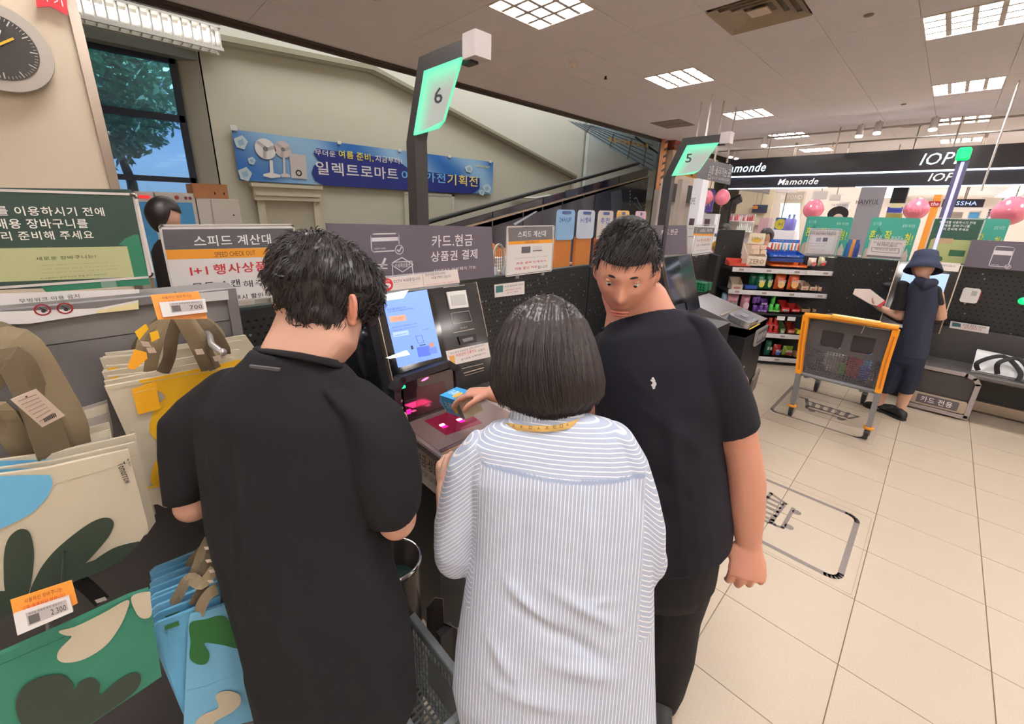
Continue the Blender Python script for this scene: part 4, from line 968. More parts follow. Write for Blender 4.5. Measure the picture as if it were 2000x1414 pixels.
# ================================================================== grey bag rack on the left
M_rack = mat('rack_grey', srgb(122, 118, 118), rough=.45, metal=.2, var=.04); M_rackd = mat('rack_dark_board', srgb(58, 56, 58), rough=.55, var=.08)
YR = 1.45
RK = thing('bag_rack', 'grey metal rack on the left carrying hooks of shopping bags', 'rack', (-.3, YR, 0))
mk('back_panel', MB().box((-1.3, YR, 1.02), (.265, YR+.02, 1.50)), M_rack, RK)
mk('upper_panel', MB().box((-1.3, YR+.0, 1.503), (.265, YR+.02, 1.575)), mat('rack_grey_light', srgb(134, 130, 128), rough=.45, metal=.2), RK)
mk('top_rail', MB().bbox((-1.3, YR-.012, 1.575), (.27, YR+.10, 1.603), .004), M_rack, RK)
mk('side_post', MB().box((.245, YR-.014, .0), (.272, YR+.03, 1.60)), M_rack, RK)
mk('lower_panel', MB().box((-1.3, YR-.05, .1), (.245, YR-.03, 1.02)), M_rackd, RK)
mk('foot', MB().box((-1.3, YR-.25, .0), (.265, YR+.03, .1)), M_rack, RK)
Rb = Board((0, YR-.001, 1.5), X3, Z3)
RS = Board((0, YR+.035, 1.6), X3, Z3)
# green leaf sign above the rack
Gs = Board((-.15, 1.52, 1.60), X3, Z3)
g = Gs.fit(-330, 358, 303, 581)
t = holder('sign_stand', 'big dark green reusable-bag sign in clear acrylic on the rack', 'sign', Gs, g[0], g[1], g[2], g[3], mat('sheet_cream', srgb(214, 206, 200)), rim=.0)
Gs.poly([(-320, 362), (256, 370), (293, 555), (-320, 578)], ink(44, 66, 58), .001)
c0 = Gs.uv(285, 540); c1 = Gs.uv(287, 470)
Gs.poly([(232, 478), (244, 466), (262, 458), (270, 458), (293, 553), (290, 556), (90, 570), (80, 560), (230, 545), (262, 541), (248, 481)], ink(42, 116, 88), .0015)
Gs.poly([(-320, 490), (248, 481), (262, 541), (-320, 562)], ink(178, 180, 134), .002)
TX = ink(236, 232, 224)
Gs.t('를 이용하시기 전에', -12, 402, 205, 422, TX, .003, True); Gs.t('배용 장바구니를', -12, 427, 173, 447, TX, .003, True); Gs.t('리 준비해 주세요', 0, 450, 184, 470, TX, .003, True)
Gs.t('새로운 장바구니는!', 69, 497, 188, 509, ink(70, 74, 50), .003, True)
for k_, (s_, x1) in enumerate((('바닥지는 재활용 가능한 소재로 만들었어요', 210), ('다양한 사이즈로 필요에 따라 사용할 수 있어요', 234), ('매일의 재료로 튼튼하고 오래 쓸 수 있어요', 229))): Gs.t('- '+s_, 74, 512+7*k_, x1, 519+7*k_, ink(110, 112, 80), .003)
Gs.t('※ 사용하신 장바구니는 환불 되지 않습니다', 79, 534, 208, 545, ink(70, 74, 50), .003)
# prohibition strip between sign and rack
Np = Board((-.2, YR+.036, 1.6), X3, Z3)
t = thing('prohibition_notice', 'white notice strip with two red no-entry rings under the green sign', 'notice', Np.F(0, 0)); Np.parent = t
mk('sheet', MB().prism([Np.uv(-200, 620), Np.uv(-200, 580), Np.uv(272, 565), Np.uv(275, 640)], -.003, 0, Np.F), mat('sheet_white', srgb(228, 222, 218)), t)
Np.t('무빙워크 이용 금지', 36, 574, 156, 592, DK, .001)
N2 = Board((-.2, YR-.014, 1.55), X3, Z3, t)
N2.poly([(-200, 640), (-200, 616), (190, 602), (270, 586), (271, 604), (190, 612), (60, 632)], mat('sheet_white', srgb(228, 222, 218)), .0, 'strip')
for cx in (83, 127):
    c0 = N2.uv(cx, 605 if cx < 100 else 602); N2.lineuv(ell(*c0, .0125, .0125, 24), .003, RD, .001, True, 'ring'); shape(t, N2.F, ell(c0[0]+.001, c0[1]-.003, .004, .004, 12), DK, .001); N2.lineuv([(c0[0]-.004, c0[1]+.006), (c0[0]+.002, c0[1]+.001), (c0[0]+.007, c0[1]-.004)], .002, DK, .001)
N2.poly([(188, 607), (270, 590), (271, 603), (190, 612)], ink(228, 214, 160), .001)
N3 = Board((-.2, YR-.0135, 1.58), X3, Z3, t); N3.poly([(300, 580), (445, 567), (447, 585), (300, 598)], mat('acrylic_sheet_white', srgb(206, 202, 200)), 0, 'strip')
# price tags (orange notice card with an e-ink label)
def price_tag(Bd, card, lab, price, label, word=True):
    t = thing('price_tag', label, 'price tag', Bd.F(*Bd.uv(*card[3]))); Bd.parent = t
    mk('orange_card', MB().prism([Bd.uv(*p) for p in card], -.002, 0, Bd.F), mat('card_orange', srgb(244, 152, 60), rough=.4), t)
    mk('bracket', MB().tube([Bd.F(*Bd.uv(*card[2]), -.006)+Vector((-.02, 0, .012)), Vector((Bd.F(*Bd.uv(*card[2])).x-.02, YR-.002, Bd.F(*Bd.uv(*card[2])).z+.012))], .002, 6), M_dark, t); mk('label_case', MB().prism([Bd.uv(*p) for p in lab], .002, .009, Bd.F), M_white, t)
    L = [Vector(Bd.uv(*p)) for p in lab]
    def q(a, b): lo = L[0].lerp(L[1], a); hi = L[3].lerp(L[2], a); return tuple(lo.lerp(hi, b))
    mk('eink_screen', MB().prism([q(.2, .12), q(.93, .12), q(.93, .78), q(.2, .78)], .009, .0095, Bd.F), ink(186, 178, 174), t)
    mk('print', MB().prism([q(.23, .3), q(.42, .3), q(.42, .72), q(.23, .72)], .0095, .01, Bd.F), ink(96, 92, 92), t)
    r = (L[1]-L[0]); o = Vector(q(.62, .68)); u = (L[0]-L[3]); 
    Fq = frame(Bd.F(o.x, o.y, 0), Bd.F(r.x, r.y, 0)-Bd.F(0, 0, 0), Bd.F(u.x, u.y, 0)-Bd.F(0, 0, 0))
    text(price, Fq, 0, 0, r.length*.28, u.length*.28, DK, t, .0102); 
    o2 = Vector(q(.25, .24)); F2 = frame(Bd.F(o2.x, o2.y, 0), Bd.F(r.x, r.y, 0)-Bd.F(0, 0, 0), Bd.F(u.x, u.y, 0)-Bd.F(0, 0, 0)); text('재사용 종량제 봉투 장바구니', F2, 0, 0, r.length*.6, u.length*.1, DK, t, .0102)
    Cq = [Vector(Bd.uv(*p)) for p in card]; r = Cq[1]-Cq[0]; u = Cq[0]-Cq[3]; o3 = Cq[0]+r*.2-u*.22
    F3 = frame(Bd.F(o3.x, o3.y, 0), Bd.F(r.x, r.y, 0)-Bd.F(0, 0, 0), Bd.F(u.x, u.y, 0)-Bd.F(0, 0, 0))
    text('사용하신 장바구니는', F3, 0, 0, r.length*.62, u.length*.13, ink(140, 84, 40), t, .001, True); text('교환/환불되지 않습니다', F3, -r.length*.05, -u.length*.19, r.length*.7, u.length*.13, ink(200, 80, 40), t, .001, True)
    return t
Pt1 = Board((.12, 1.10, 1.5), X3, Vector((0, .25, 1)))
price_tag(Pt1, [(294, 576), (388, 569), (405, 622), (308, 624)], [(310, 591), (399, 584), (404, 610), (318, 620)], '700', 'orange and white price tag reading 700 over the yellow bags')
Pt2 = Board((-.2, .92, 1.1), X3, Vector((0, .25, 1)))
price_tag(Pt2, [(20, 1172), (140, 1133), (152, 1178), (34, 1240)], [(28, 1196), (136, 1160), (144, 1190), (36, 1236)], '2.300', 'orange and white price tag reading 2.300 above the green bag')
t = thing('bag_hook', 'steel display hook under the 700 price tag', 'hook', (.12, 1.2, 1.5))
mk('rod', MB().tube([(.16, YR, 1.515), (.155, 1.2, 1.53), (.145, 1.12, 1.53), (.155, 1.08, 1.52)], .007, 8), mat('hook_grey', srgb(170, 166, 164), rough=.3, metal=.5), t, True)
mk('tip', MB().sphere((.157, 1.075, 1.52), .009, 10, 6), mat('hook_grey', srgb(170, 166, 164)), t, True)
p0, p1 = dep(95, 1212, .95), dep(100, 1255, .93)
t = thing('bag_hook', 'small steel hook tip over the green bag', 'hook', p1)
mk('rod', MB().tube([p0+Vector((0, .3, .0)), p0, p0.lerp(p1, .5), p1], .006, 8), mat('hook_grey', srgb(170, 166, 164)), t, True)
mk('tip', MB().sphere(p1, .008, 10, 6), mat('hook_grey', srgb(170, 166, 164)), t, True)
# ---- bags. Each bag: thin folded cloth body with seam and prints; handles of khaki webbing.
def _weave(m, s=900):
    nt = m.node_tree; b = nt.nodes['Principled BSDF']; tc = nt.nodes['Texture Coordinate']
    w = nt.nodes.new('ShaderNodeTexNoise'); w.inputs['Scale'].default_value = s; nt.links.new(tc.outputs['Object'], w.inputs['Vector'])
    bp = nt.nodes.new('ShaderNodeBump'); bp.inputs['Strength'].default_value = .25; bp.inputs['Distance'].default_value = .002
    nt.links.new(w.outputs['Fac'], bp.inputs['Height']); nt.links.new(bp.outputs['Normal'], b.inputs['Normal']); return m
def cloth(name, r, g, b): return _weave(mat(name, srgb(r, g, b), rough=.75, var=.03, sheen=.2))
C_crm = cloth('bag_cream', 204, 192, 168); C_blu = cloth('bag_blue', 104, 176, 214); C_dgr = cloth('bag_dark_green', 44, 58, 44); C_yel = cloth('bag_yellow', 232, 178, 22)
C_grn = cloth('bag_emerald', 46, 124, 100); C_lf = cloth('bag_leaf_green', 36, 104, 48); C_sky = cloth('bag_sky', 120, 186, 222); C_kha = cloth('webbing_khaki', 128, 112, 86); C_grey = cloth('bag_grey', 170, 160, 148); KH = [C_kha, cloth('webbing_khaki_dark', 102, 88, 66), cloth('webbing_khaki_pale', 144, 128, 100)]  # dark and pale khaki tints paint in the shading between strap folds
def wavy(Bd, pts, lay, th, m, parent, name, amp=.003, n=6):
    """cloth piece: outline prism, subdivided along its edges so the cloth can ripple"""
    P = []
    for i in range(len(pts)):
        a_, b_ = Vector(pts[i]), Vector(pts[(i+1) % len(pts)])
        for k_ in range(n): P.append(a_.lerp(b_, k_/n))
    c0 = sum((Vector(p) for p in P), Vector((0, 0)))/len(P)
    mb = MB(); top = []; N = len(P); rings = []
    for s_ in (0, .35, .7, 1.0):
        rings.append([Bd.F(*(c0+(p-c0)*s_ if s_ > 0 else c0+(p-c0)*.02), lay+th+amp*noise.noise(Vector((p.x*9*s_, p.y*9*s_, lay*50)))) for p in P])
    mb.loft(rings, True, False, sm=True); mb.loft([rings[-1], [Bd.F(*p, lay) for p in P]], False, True, sm=False)
    return mk(name, mb, m, parent)
def px_cloth(Bd, pts, lay, th, m, parent, name, amp=.003): return wavy(Bd, [Vector(Bd.uv(*p)) for p in pts], lay, th, m, parent, name, amp)
def blob(pts, n=5):
    """smooth closed outline through pixel points (Catmull-Rom)"""
    out = []; N = len(pts)
    for i in range(N):
        p0, p1, p2, p3 = [Vector(pts[(i+k_-1) % N]) for k_ in range(4)]
        for q_ in range(n):
            t_ = q_/n; out.append(tuple(.5*((2*p1)+(p2-p0)*t_+(2*p0-5*p1+4*p2-p3)*t_*t_+(3*p1-p0-3*p2+p3)*t_**3)))
    return out
def webbing(pts, wd, parent, name='handle', nrm=(0, -1, 0), th=.003, m=None):
    """flat strap along a path"""
    pts = [Vector(p) for p in pts]; P = []
    for i in range(len(pts)-1):
        p0 = pts[max(0, i-1)]; p1 = pts[i]; p2 = pts[i+1]; p3 = pts[min(len(pts)-1, i+2)]
        for q_ in range(5):
            t_ = q_/5; P.append(.5*((2*p1)+(p2-p0)*t_+(2*p0-5*p1+4*p2-p3)*t_*t_+(3*p1-p0-3*p2+p3)*t_**3))
    P.append(pts[-1]); rings = []; nv = Vector(nrm)
    for i, p in enumerate(P):
        t_ = (P[min(i+1, len(P)-1)]-P[max(0, i-1)]).normalized(); sd = t_.cross(nv).normalized(); nn = sd.cross(t_).normalized()
        b_ = math.sin(i*.8)*.12
        s2 = (sd*math.cos(b_)+nn*math.sin(b_))*wd/2
        rings.append([p+s2+nn*th/2, p+nn*(th/2+wd*.06), p-s2+nn*th/2, p-s2-nn*th/2, p-nn*(th/2-wd*.06), p+s2-nn*th/2])
    return mk(name, MB().loft(rings, sm=False), m or C_kha, parent)
# 1. big cream bag with a blue corner and dark leaves (front), two more behind it
Bw = Board((-.2, 1.10, 1.3), X3, Z3)
def bigbag(dy, dz, dx, label, front):
    Bd = Board((-.2, 1.10+dy, 1.3), X3, Z3)
    A = lambda pts: [(p[0]+dx, p[1]+dz) for p in pts]
    t = thing('shopping_bag', label, 'bag', Bd.F(*Bd.uv(100, 1100)), 'large cream and blue bags on the rack'); Bd.parent = t
    px_cloth(Bd, A([(-260, 960), (90, 913), (250, 877), (290, 1031), (273, 1055), (120, 1130), (-260, 1330)]), -.004, .008, C_crm, t, 'body', .003)
    Bd.lineuv([Bd.uv(*p) for p in A([(0, 972), (100, 945), (254, 900)])], .0012, cloth('bag_seam', 186, 176, 152), .0055, name='seam')
    Bd.poly(blob(A([(-200, 960), (-60, 932), (80, 925), (100, 930), (102, 945), (92, 968), (60, 1000), (0, 1030), (-100, 1070), (-200, 1100)])), C_blu, .0058, 'print')
    if front:
        Bd.poly(blob([(13, 1157), (8, 1110), (10, 1070), (20, 1044), (40, 1030), (58, 1036), (66, 1065), (66, 1100), (58, 1150), (42, 1180)], 5), C_dgr, .006, 'leaf_print')
        Bd.poly(blob([(60, 1160), (75, 1115), (100, 1080), (130, 1052), (170, 1022), (198, 1009), (216, 1010), (222, 1022), (212, 1045), (190, 1072), (165, 1098), (140, 1120), (110, 1150)], 5), C_dgr, .006, 'leaf_print')
        Bd.poly(blob([(130, 1140), (175, 1098), (220, 1068), (262, 1056), (272, 1057), (250, 1080), (215, 1105), (150, 1130)], 4), C_dgr, .0062, 'leaf_print')
        Bd.poly([(-200, 1270), (-60, 1180), (0, 1150), (30, 1150), (60, 1160), (100, 1120), (200, 1085), (170, 1115), (-100, 1260)], C_dgr, .0061, 'leaf_print')
        Fn = frame(Bd.F(*Bd.uv(231, 903), .0), Bd.F(*Bd.uv(247, 940))-Bd.F(*Bd.uv(231, 903)), X3+Vector((0, 0, .15)))
        text('Tomorrow', Fn, 0, -.003, .052, .013, DK, t, .007, True); text('My Planet', Fn, -.002, .013, .018, .005, DK, t, .007)
    return t
bb = bigbag(0, 0, 0, 'large cream bag with blue corner and dark green leaves, front of its hook', True)
bigbag(.045, -14, 14, 'second large cream and blue bag, just behind the leafy one', False)
bigbag(.09, -30, 14, 'third large cream and blue bag behind the leafy one', False)
# khaki handles of the big bags: a heavy bundle hanging from the hook at the upper left
for k_, (pp, wd) in enumerate([([(-60, 690, .80), (30, 665, .82), (100, 760, .86), (140, 850, .90), (150, 930, .95)], .055), ([(-40, 760, .78), (20, 700, .80), (70, 790, .84), (110, 900, .88), (110, 930, .95)], .05),
        ([(-50, 700, .86), (60, 700, .88), (120, 780, .9), (148, 840, .93), (135, 880, .97)], .045), ([(-30, 800, .8), (20, 830, .84), (70, 880, .9), (110, 925, .96)], .05), ([(-60, 640, .9), (10, 650, .92), (80, 720, .94), (120, 790, .97)], .04), ([(-60, 840, .78), (-10, 800, .8), (40, 870, .86), (95, 930, .94)], .04)]):
    webbing([dep(*p) for p in pp], wd, bb, m=KH[k_ % 3], nrm=Vector(-Vector(ray(80, 800))).normalized()+Vector((.3*math.sin(k_*2), 0, .3*math.cos(k_*2))))
Tg = Board(dep(80, 790, .76), Vector((.75, .35, -.5)), Vector((.5, -.1, .85)))
t = bb; Tg.parent = bb
Tg.poly([(20, 780), (70, 759), (127, 811), (82, 834)], mat('tag_white', srgb(224, 204, 188)), 0, 'card', .001)
for k_ in range(7): Tg.line([(35+7*k_, 783+6.5*k_), (70+5.5*k_, 770+6*k_)], .0012, ink(150, 128, 118), .0012)
for k_ in range(8): Tg.line([(85+3*k_, 817-1.5*k_), (88+3*k_, 823-1.5*k_)], .0014, DK, .0012)
c0 = Tg.uv(51, 774); shape(t, Tg.F, ell(*c0, .0015, .0015, 10), DK, .0012)
# 2. yellow-cream bags: front one, then a fan of folded ones receding to the rack
Yb = Board((-.05, 1.24, 1.3), X3, Z3)
yb = thing('shopping_bag', 'cream bag with yellow petals, frontmost of the yellow row', 'bag', Yb.F(.1, -.2), 'yellow and cream bags on the middle hook'); Yb.parent = yb
px_cloth(Yb, [(204, 754), (420, 715), (560, 690), (560, 930), (292, 950)], -.004, .008, C_crm, yb, 'body', .003)
Yb.poly(blob([(272, 744), (300, 736), (420, 712), (480, 702), (520, 740), (470, 860), (400, 866), (330, 869), (297, 850), (292, 825), (305, 792), (322, 770)]), C_yel, .006, 'petal_print')
Yb.poly(blob([(310, 893), (325, 897), (330, 920), (328, 942), (300, 945), (294, 930), (300, 905)]), C_yel, .006, 'petal_print')
Yb.line([(206, 760), (340, 735), (460, 714)], .0015, cloth('bag_seam', 186, 176, 152), .007)
t = thing('hang_tag', 'yellow hang tag on the front yellow bag', 'tag', Yb.F(*Yb.uv(283, 770))); Yb.parent = t
Yb.poly([(256, 757), (303, 742), (312, 795), (269, 806)], ink(244, 178, 30), .012, 'card', .001); Yb.t('Tomorrow', 262, 754, 302, 764, WH, .0135, True)
Yb.parent = yb
for k_ in range(9):
    dy = .022*(k_+1); Bd = Board((-.05, 1.24+dy, 1.3), X3, Z3)
    dx_ = (-2, 4, -6, 2, -4, -10, -4, 2, 0)[k_]; ty = (741, 735, 724, 716, 722, 700, 698, 692, 690)[k_]
    t = thing('shopping_bag', 'folded cream bag %s in the yellow row' % ('just behind the front one', 'second behind the front one', 'third behind the front one', 'in the middle, fourth from the front', 'in the middle, fifth from the front', 'sixth from the front', 'seventh from the front', 'eighth from the front', 'rearmost, against the grey panel')[k_], 'bag', Bd.F(*Bd.uv(300, 900)), 'yellow and cream bags on the middle hook'); Bd.parent = t
    sl = (7, 3, 6, 2, 5, 3, 2, 4, 3)[k_]
    px_cloth(Bd, [(205+dx_, ty-4+sl), (330, ty-8-sl*2), (455+k_*3, ty-30-sl*2), (482+k_*2, ty-10), (500, 910), (280, 930)], -.003, .006, C_crm, t, 'body', .006)
    if k_ in (1, 3): Bd.poly([(208+dx_, ty+2), (226+dx_, ty-2), (228+dx_, ty+8), (210+dx_, ty+10)], C_yel, .007, 'print')
for k_, pts in enumerate(([(345, 612, 1.02), (320, 640, 1.0), (300, 690, 1.0), (292, 735, 1.03)], [(350, 615, .98), (335, 660, .98), (330, 700, 1.0), (315, 732, 1.03)], [(340, 620, 1.05), (290, 650, 1.05), (275, 690, 1.06), (270, 705, 1.08)],
        [(360, 612, 1.0), (385, 650, 1.0), (405, 690, 1.02), (420, 720, 1.05)], [(370, 615, 1.04), (410, 640, 1.05), (435, 675, 1.08), (440, 690, 1.1)], [(350, 606, 1.07), (395, 625, 1.08), (425, 650, 1.1), (432, 680, 1.12)],
        [(345, 608, .96), (375, 660, .97), (395, 700, 1.0), (405, 722, 1.03)], [(335, 612, 1.08), (300, 640, 1.1), (272, 672, 1.12), (265, 700, 1.14)])):
    webbing([dep(*p) for p in pts], .026, yb, m=KH[k_ % 3], nrm=Vector(-Vector(ray(340, 670))).normalized()+Vector((.3*math.sin(k_), 0, .2)))
for (x_, y_, r_) in ((390, 687, .2), (425, 700, .3), (285, 672, -.2), (296, 684, .1)):
    p = dep(x_, y_, .97); F_ = frame(p, Vector((.72, -.68, .02+r_*.5)), Vector((-.2, -.1, .95)))
    mk('sewn_label', MB().prism([(-.009, -.007), (.009, -.007), (.009, .007), (-.009, .007)], 0, .001, F_), mat('tag_white', srgb(224, 204, 188)), yb)
for k_, (c_, m_) in enumerate([([(263, 648), (285, 632), (290, 642), (272, 664)], C_yel), ([(292, 650), (308, 645), (312, 660), (296, 668)], C_yel), ([(248, 718), (262, 682), (286, 688), (288, 700), (262, 722)], cloth('tag_orange_yellow', 240, 166, 30))]):
    Bd = Board((-.05, 1.14, 1.4), X3, Z3); t = thing('hang_tag', 'yellow hang tag %s above the yellow bags' % ('uppermost', 'near the strap crossing', 'wide and folded, lowest')[k_], 'tag', Bd.F(*Bd.uv(*c_[0])), 'yellow hang tags'); Bd.parent = t
    Bd.poly(c_, m_, 0, 'card', .0012)
# grey-white folded bags lying behind the big bags
for k_ in range(7):
    Bd = Board((-.1, 1.20+.025*k_, 1.3), X3, Vector((0, .15, 1))); y_ = (866, 850, 836, 818, 806, 800, 793)[k_]
    t = thing('folded_bag', 'folded pale bag %s between the big bags and the yellow row' % ('lowest and nearest', 'second from the front', 'third from the front', 'fourth from the front', 'fifth from the front', 'sixth from the front', 'farthest and highest')[k_], 'bag', Bd.F(*Bd.uv(180, y_)), 'folded pale bags in the middle'); Bd.parent = t
    px_cloth(Bd, [(145+k_*1, y_-2+8), (215-k_, y_-12), (224-k_, y_+30), (228, 960), (150, 980)], -.003, .006, C_crm if k_ % 3 else C_grey, t, 'body', .005)
# open cream card pocket under the yellow bag
Op = Board((-.03, 1.16, 1.1), X3, Vector((0, .3, 1)))
t = thing('folded_bag', 'open cream bag with a yellow rim under the front yellow bag', 'bag', Op.F(*Op.uv(310, 970))); Op.parent = t
px_cloth(Op, [(272, 955), (420, 938), (430, 975), (322, 991), (308, 984), (278, 988)], -.003, .006, C_crm, t, 'body'); Op.line([(272, 954), (340, 943), (420, 934)], .004, C_yel, .004)
# 3. emerald bag with petals and a dark leaf (lower left)
Gb = Board((-.2, .96, 1.0), X3, Z3)
t = thing('shopping_bag', 'emerald green bag with beige petals and a dark leaf at the lower left', 'bag', Gb.F(*Gb.uv(100, 1350))); Gb.parent = t
px_cloth(Gb, [(-200, 1370), (0, 1276), (120, 1223), (250, 1163), (290, 1150), (315, 1316), (170, 1414), (60, 1500), (-200, 1660)], -.006, .012, C_grn, t, 'body', .004)
Gb.line([(0, 1292), (120, 1240), (290, 1165)], .0015, cloth('emerald_seam', 34, 100, 80), .0085)
Gb.poly(blob([(116, 1226), (150, 1216), (200, 1192), (248, 1166), (248, 1185), (232, 1220), (205, 1255), (165, 1280), (130, 1287), (113, 1280), (116, 1262), (140, 1237), (128, 1234)]), C_crm, .0088, 'petal_print')
Gb.poly(blob([(256, 1160), (290, 1150), (293, 1165), (295, 1195), (280, 1202), (266, 1192)]), C_crm, .0088, 'petal_print')
Gb.poly(blob([(32, 1370), (45, 1335), (80, 1315), (120, 1310), (140, 1325), (146, 1340), (155, 1325), (178, 1316), (195, 1328), (195, 1350), (225, 1325), (255, 1308), (272, 1310), (274, 1325), (258, 1348), (200, 1390), (150, 1420), (80, 1440), (45, 1410)]), C_dgr, .0088, 'leaf_print')
t = thing('black_handle_tab', 'black webbing tab with a white label beside the lower price tag', 'tab', dep(180, 1160, .95))
webbing([dep(150, 1130, .97), dep(175, 1150, .96), dep(200, 1175, .95)], .026, t, 'strap', nrm=Vector(-Vector(ray(180, 1150))).normalized(), m=mat('black_webbing', srgb(18, 17, 18), rough=.7))
mk('label', MB().prism([(-.012, -.004), (.012, -.004), (.012, .006), (-.012, .006)], 0, .001, frame(dep(198, 1172, .94), (.75, -.6, .35), (-.2, .1, .9))), M_white, t)
# 4. small sky-blue bags fanned on the lower hook
for k_ in range(11):
    dy = .024*k_; Bd = Board((-.05, .97+dy, .95), X3, Z3)
    x0 = (350, 298, 290, 300, 296, 288, 292, 286, 292, 294, 292)[k_]; y0 = (1206, 1215, 1222, 1196, 1182, 1170, 1160, 1148, 1132, 1120, 1108)[k_]
    t = thing('shopping_bag', 'small sky-blue bag %s on the lower hook' % ('with a green leaf, frontmost', 'second', 'third', 'fourth', 'fifth', 'sixth', 'seventh', 'eighth', 'ninth', 'tenth', 'rearmost')[k_], 'bag', Bd.F(*Bd.uv(350, 1300)), 'sky-blue bags on the lower hook'); Bd.parent = t
    if k_ == 0: pts = [(368, 1215), (372, 1200), (440, 1178), (560, 1150), (560, 1390), (440, 1420), (355, 1500)]
    else: pts = [(x0, y0+10), (x0+10, y0), (x0+75, y0-26), (430, y0-50), (430, 1330), (360, 1400)]
    px_cloth(Bd, pts, -.003, .006, C_sky if k_ % 2 == 0 else C_blu, t, 'body', .005)
    if k_ == 0:
        Bd.poly(blob([(370, 1214), (400, 1206), (440, 1202), (470, 1260), (430, 1255), (398, 1252), (408, 1272), (404, 1290), (388, 1294), (370, 1282), (371, 1250)]), C_lf, .006, 'leaf_print')
        Bd.poly(blob([(380, 1410), (395, 1392), (425, 1378), (420, 1355), (440, 1345), (465, 1352), (468, 1370), (450, 1388), (420, 1405), (400, 1430), (380, 1440)]), C_crm, .006, 'petal_print')
        Bd.line([(362, 1345), (400, 1336), (460, 1312)], .001, cloth('sky_fold', 100, 164, 200), .0062)
    elif k_ in (1, 3, 7): Bd.poly([(x0+22, y0+4), (x0+50, y0-6), (x0+52, y0+2), (x0+24, y0+12)], C_lf, .006, 'print')
sb = t
for k_, pts in enumerate(([(410, 1050, 1.05), (395, 1080, 1.02), (385, 1110, 1.0), (375, 1125, 1.0)], [(415, 1070, 1.0), (405, 1110, .97), (395, 1150, .96), (380, 1180, .96)], [(420, 1110, .95), (395, 1140, .94), (370, 1130, .95), (350, 1160, .97), (340, 1180, .98)], [(425, 1150, .93), (408, 1160, .92), (395, 1180, .93), (388, 1200, .94)], [(400, 1070, 1.05), (380, 1090, 1.04), (372, 1105, 1.04)])):
    webbing([dep(*p) for p in pts], .024, sb, m=KH[k_ % 3], nrm=Vector(-Vector(ray(390, 1120))).normalized()+Vector((.3*math.sin(k_*1.7), 0, .2)))
for (x_, y_) in ((405, 1070), (408, 1095), (414, 1115), (412, 1135)):
    p = dep(x_, y_, .92); mk('sewn_label', MB().prism([(-.006, -.005), (.006, -.005), (.006, .005), (-.006, .005)], 0, .001, frame(p, (.72, -.68, .2), (-.2, -.1, .95))), mat('tag_white', srgb(224, 204, 188)), sb)
# ================================================================== far checkout row, snack shelf, carts, floor marks
# ---- snack shelf standing at an angle
SO = Vector((5.55, 1.80, 0)); SR = Vector((.6, -.8, 0)); Sh = Board(SO, SR, Z3)
ST = thing('snack_shelf', 'black angled snack shelf unit with white price rails', 'shelf', Sh.F(.7, 0, -.2))
mk('back_panel', MB().prism([(-.06, .03), (1.42, .03), (1.42, 1.36), (-.06, 1.36)], -.40, -.37, Sh.F), M_black, ST)
mk('side_panel', MB().prism([(-.10, .03), (-.06, .03), (-.06, 1.36), (-.10, 1.36)], -.40, .02, Sh.F), M_black, ST)
mk('raised_panel', MB().prism([(-.02, 1.36), (.30, 1.36), (.30, 1.66), (.0, 1.66), (-.02, 1.62)], -.40, -.37, Sh.F), M_black, ST)
mk('post', MB().prism([(1.24, .1), (1.28, .1), (1.28, 1.3), (1.24, 1.3)], -.37, -.34, Sh.F), M_steel, ST)
mk('plinth', MB().prism([(-.06, 0), (1.42, 0), (1.42, .06), (-.06, .06)], -.40, -.05, Sh.F), M_dark, ST)
LEV = [(1.205, .10, 1.29, True), (.93, .10, 1.29, True), (.675, .08, 1.10, False), (.395, .12, 1.29, True), (.08, .12, 1.29, True)]
rail_w = mat('rail_white', srgb(222, 216, 216), rough=.35)
for (v, u0, u1, wh) in LEV:
    s_ = mk('shelf_board', MB().prism([(u0-.02, v-.02), (u1, v-.02), (u1, v-.005), (u0-.02, v-.005)], -.36, -.005, Sh.F), M_black, ST)
    if wh:
        r_ = mk('price_rail', MB().prism([(u0, v-.03), (u1, v-.03), (u1, v+.025), (u0, v+.025)], -.005, .012, Sh.F), rail_w, ST)
        for k_ in range(7):
            uu = u0+.05+k_*(u1-u0-.1)/7
            c_ = mk('rail_label', MB().prism([(uu, v-.02), (uu+.09, v-.02), (uu+.09, v+.018), (uu, v+.018)], .012, .018, Sh.F), M_white, r_)
            if k_ % 2 == 0: mk('eink', MB().prism([(uu+.02, v-.012), (uu+.075, v-.012), (uu+.075, v+.012), (uu+.02, v+.012)], .018, .019, Sh.F), ink(160, 140, 134), r_)
    else: mk('lip', MB().prism([(u0, v-.02), (u1, v-.02), (u1, v+.004), (u0, v+.004)], -.005, .01, Sh.F), M_dark, ST)
for k_ in (0, 1): mk('paper_label', MB().prism([(.72+.12*k_, .60), (.81+.12*k_, .60), (.81+.12*k_, .65), (.72+.12*k_, .65)], .01, .012, Sh.F), WH, ST)
Sh2 = Board(Sh.F(0, 0, -.04), SR, Z3)
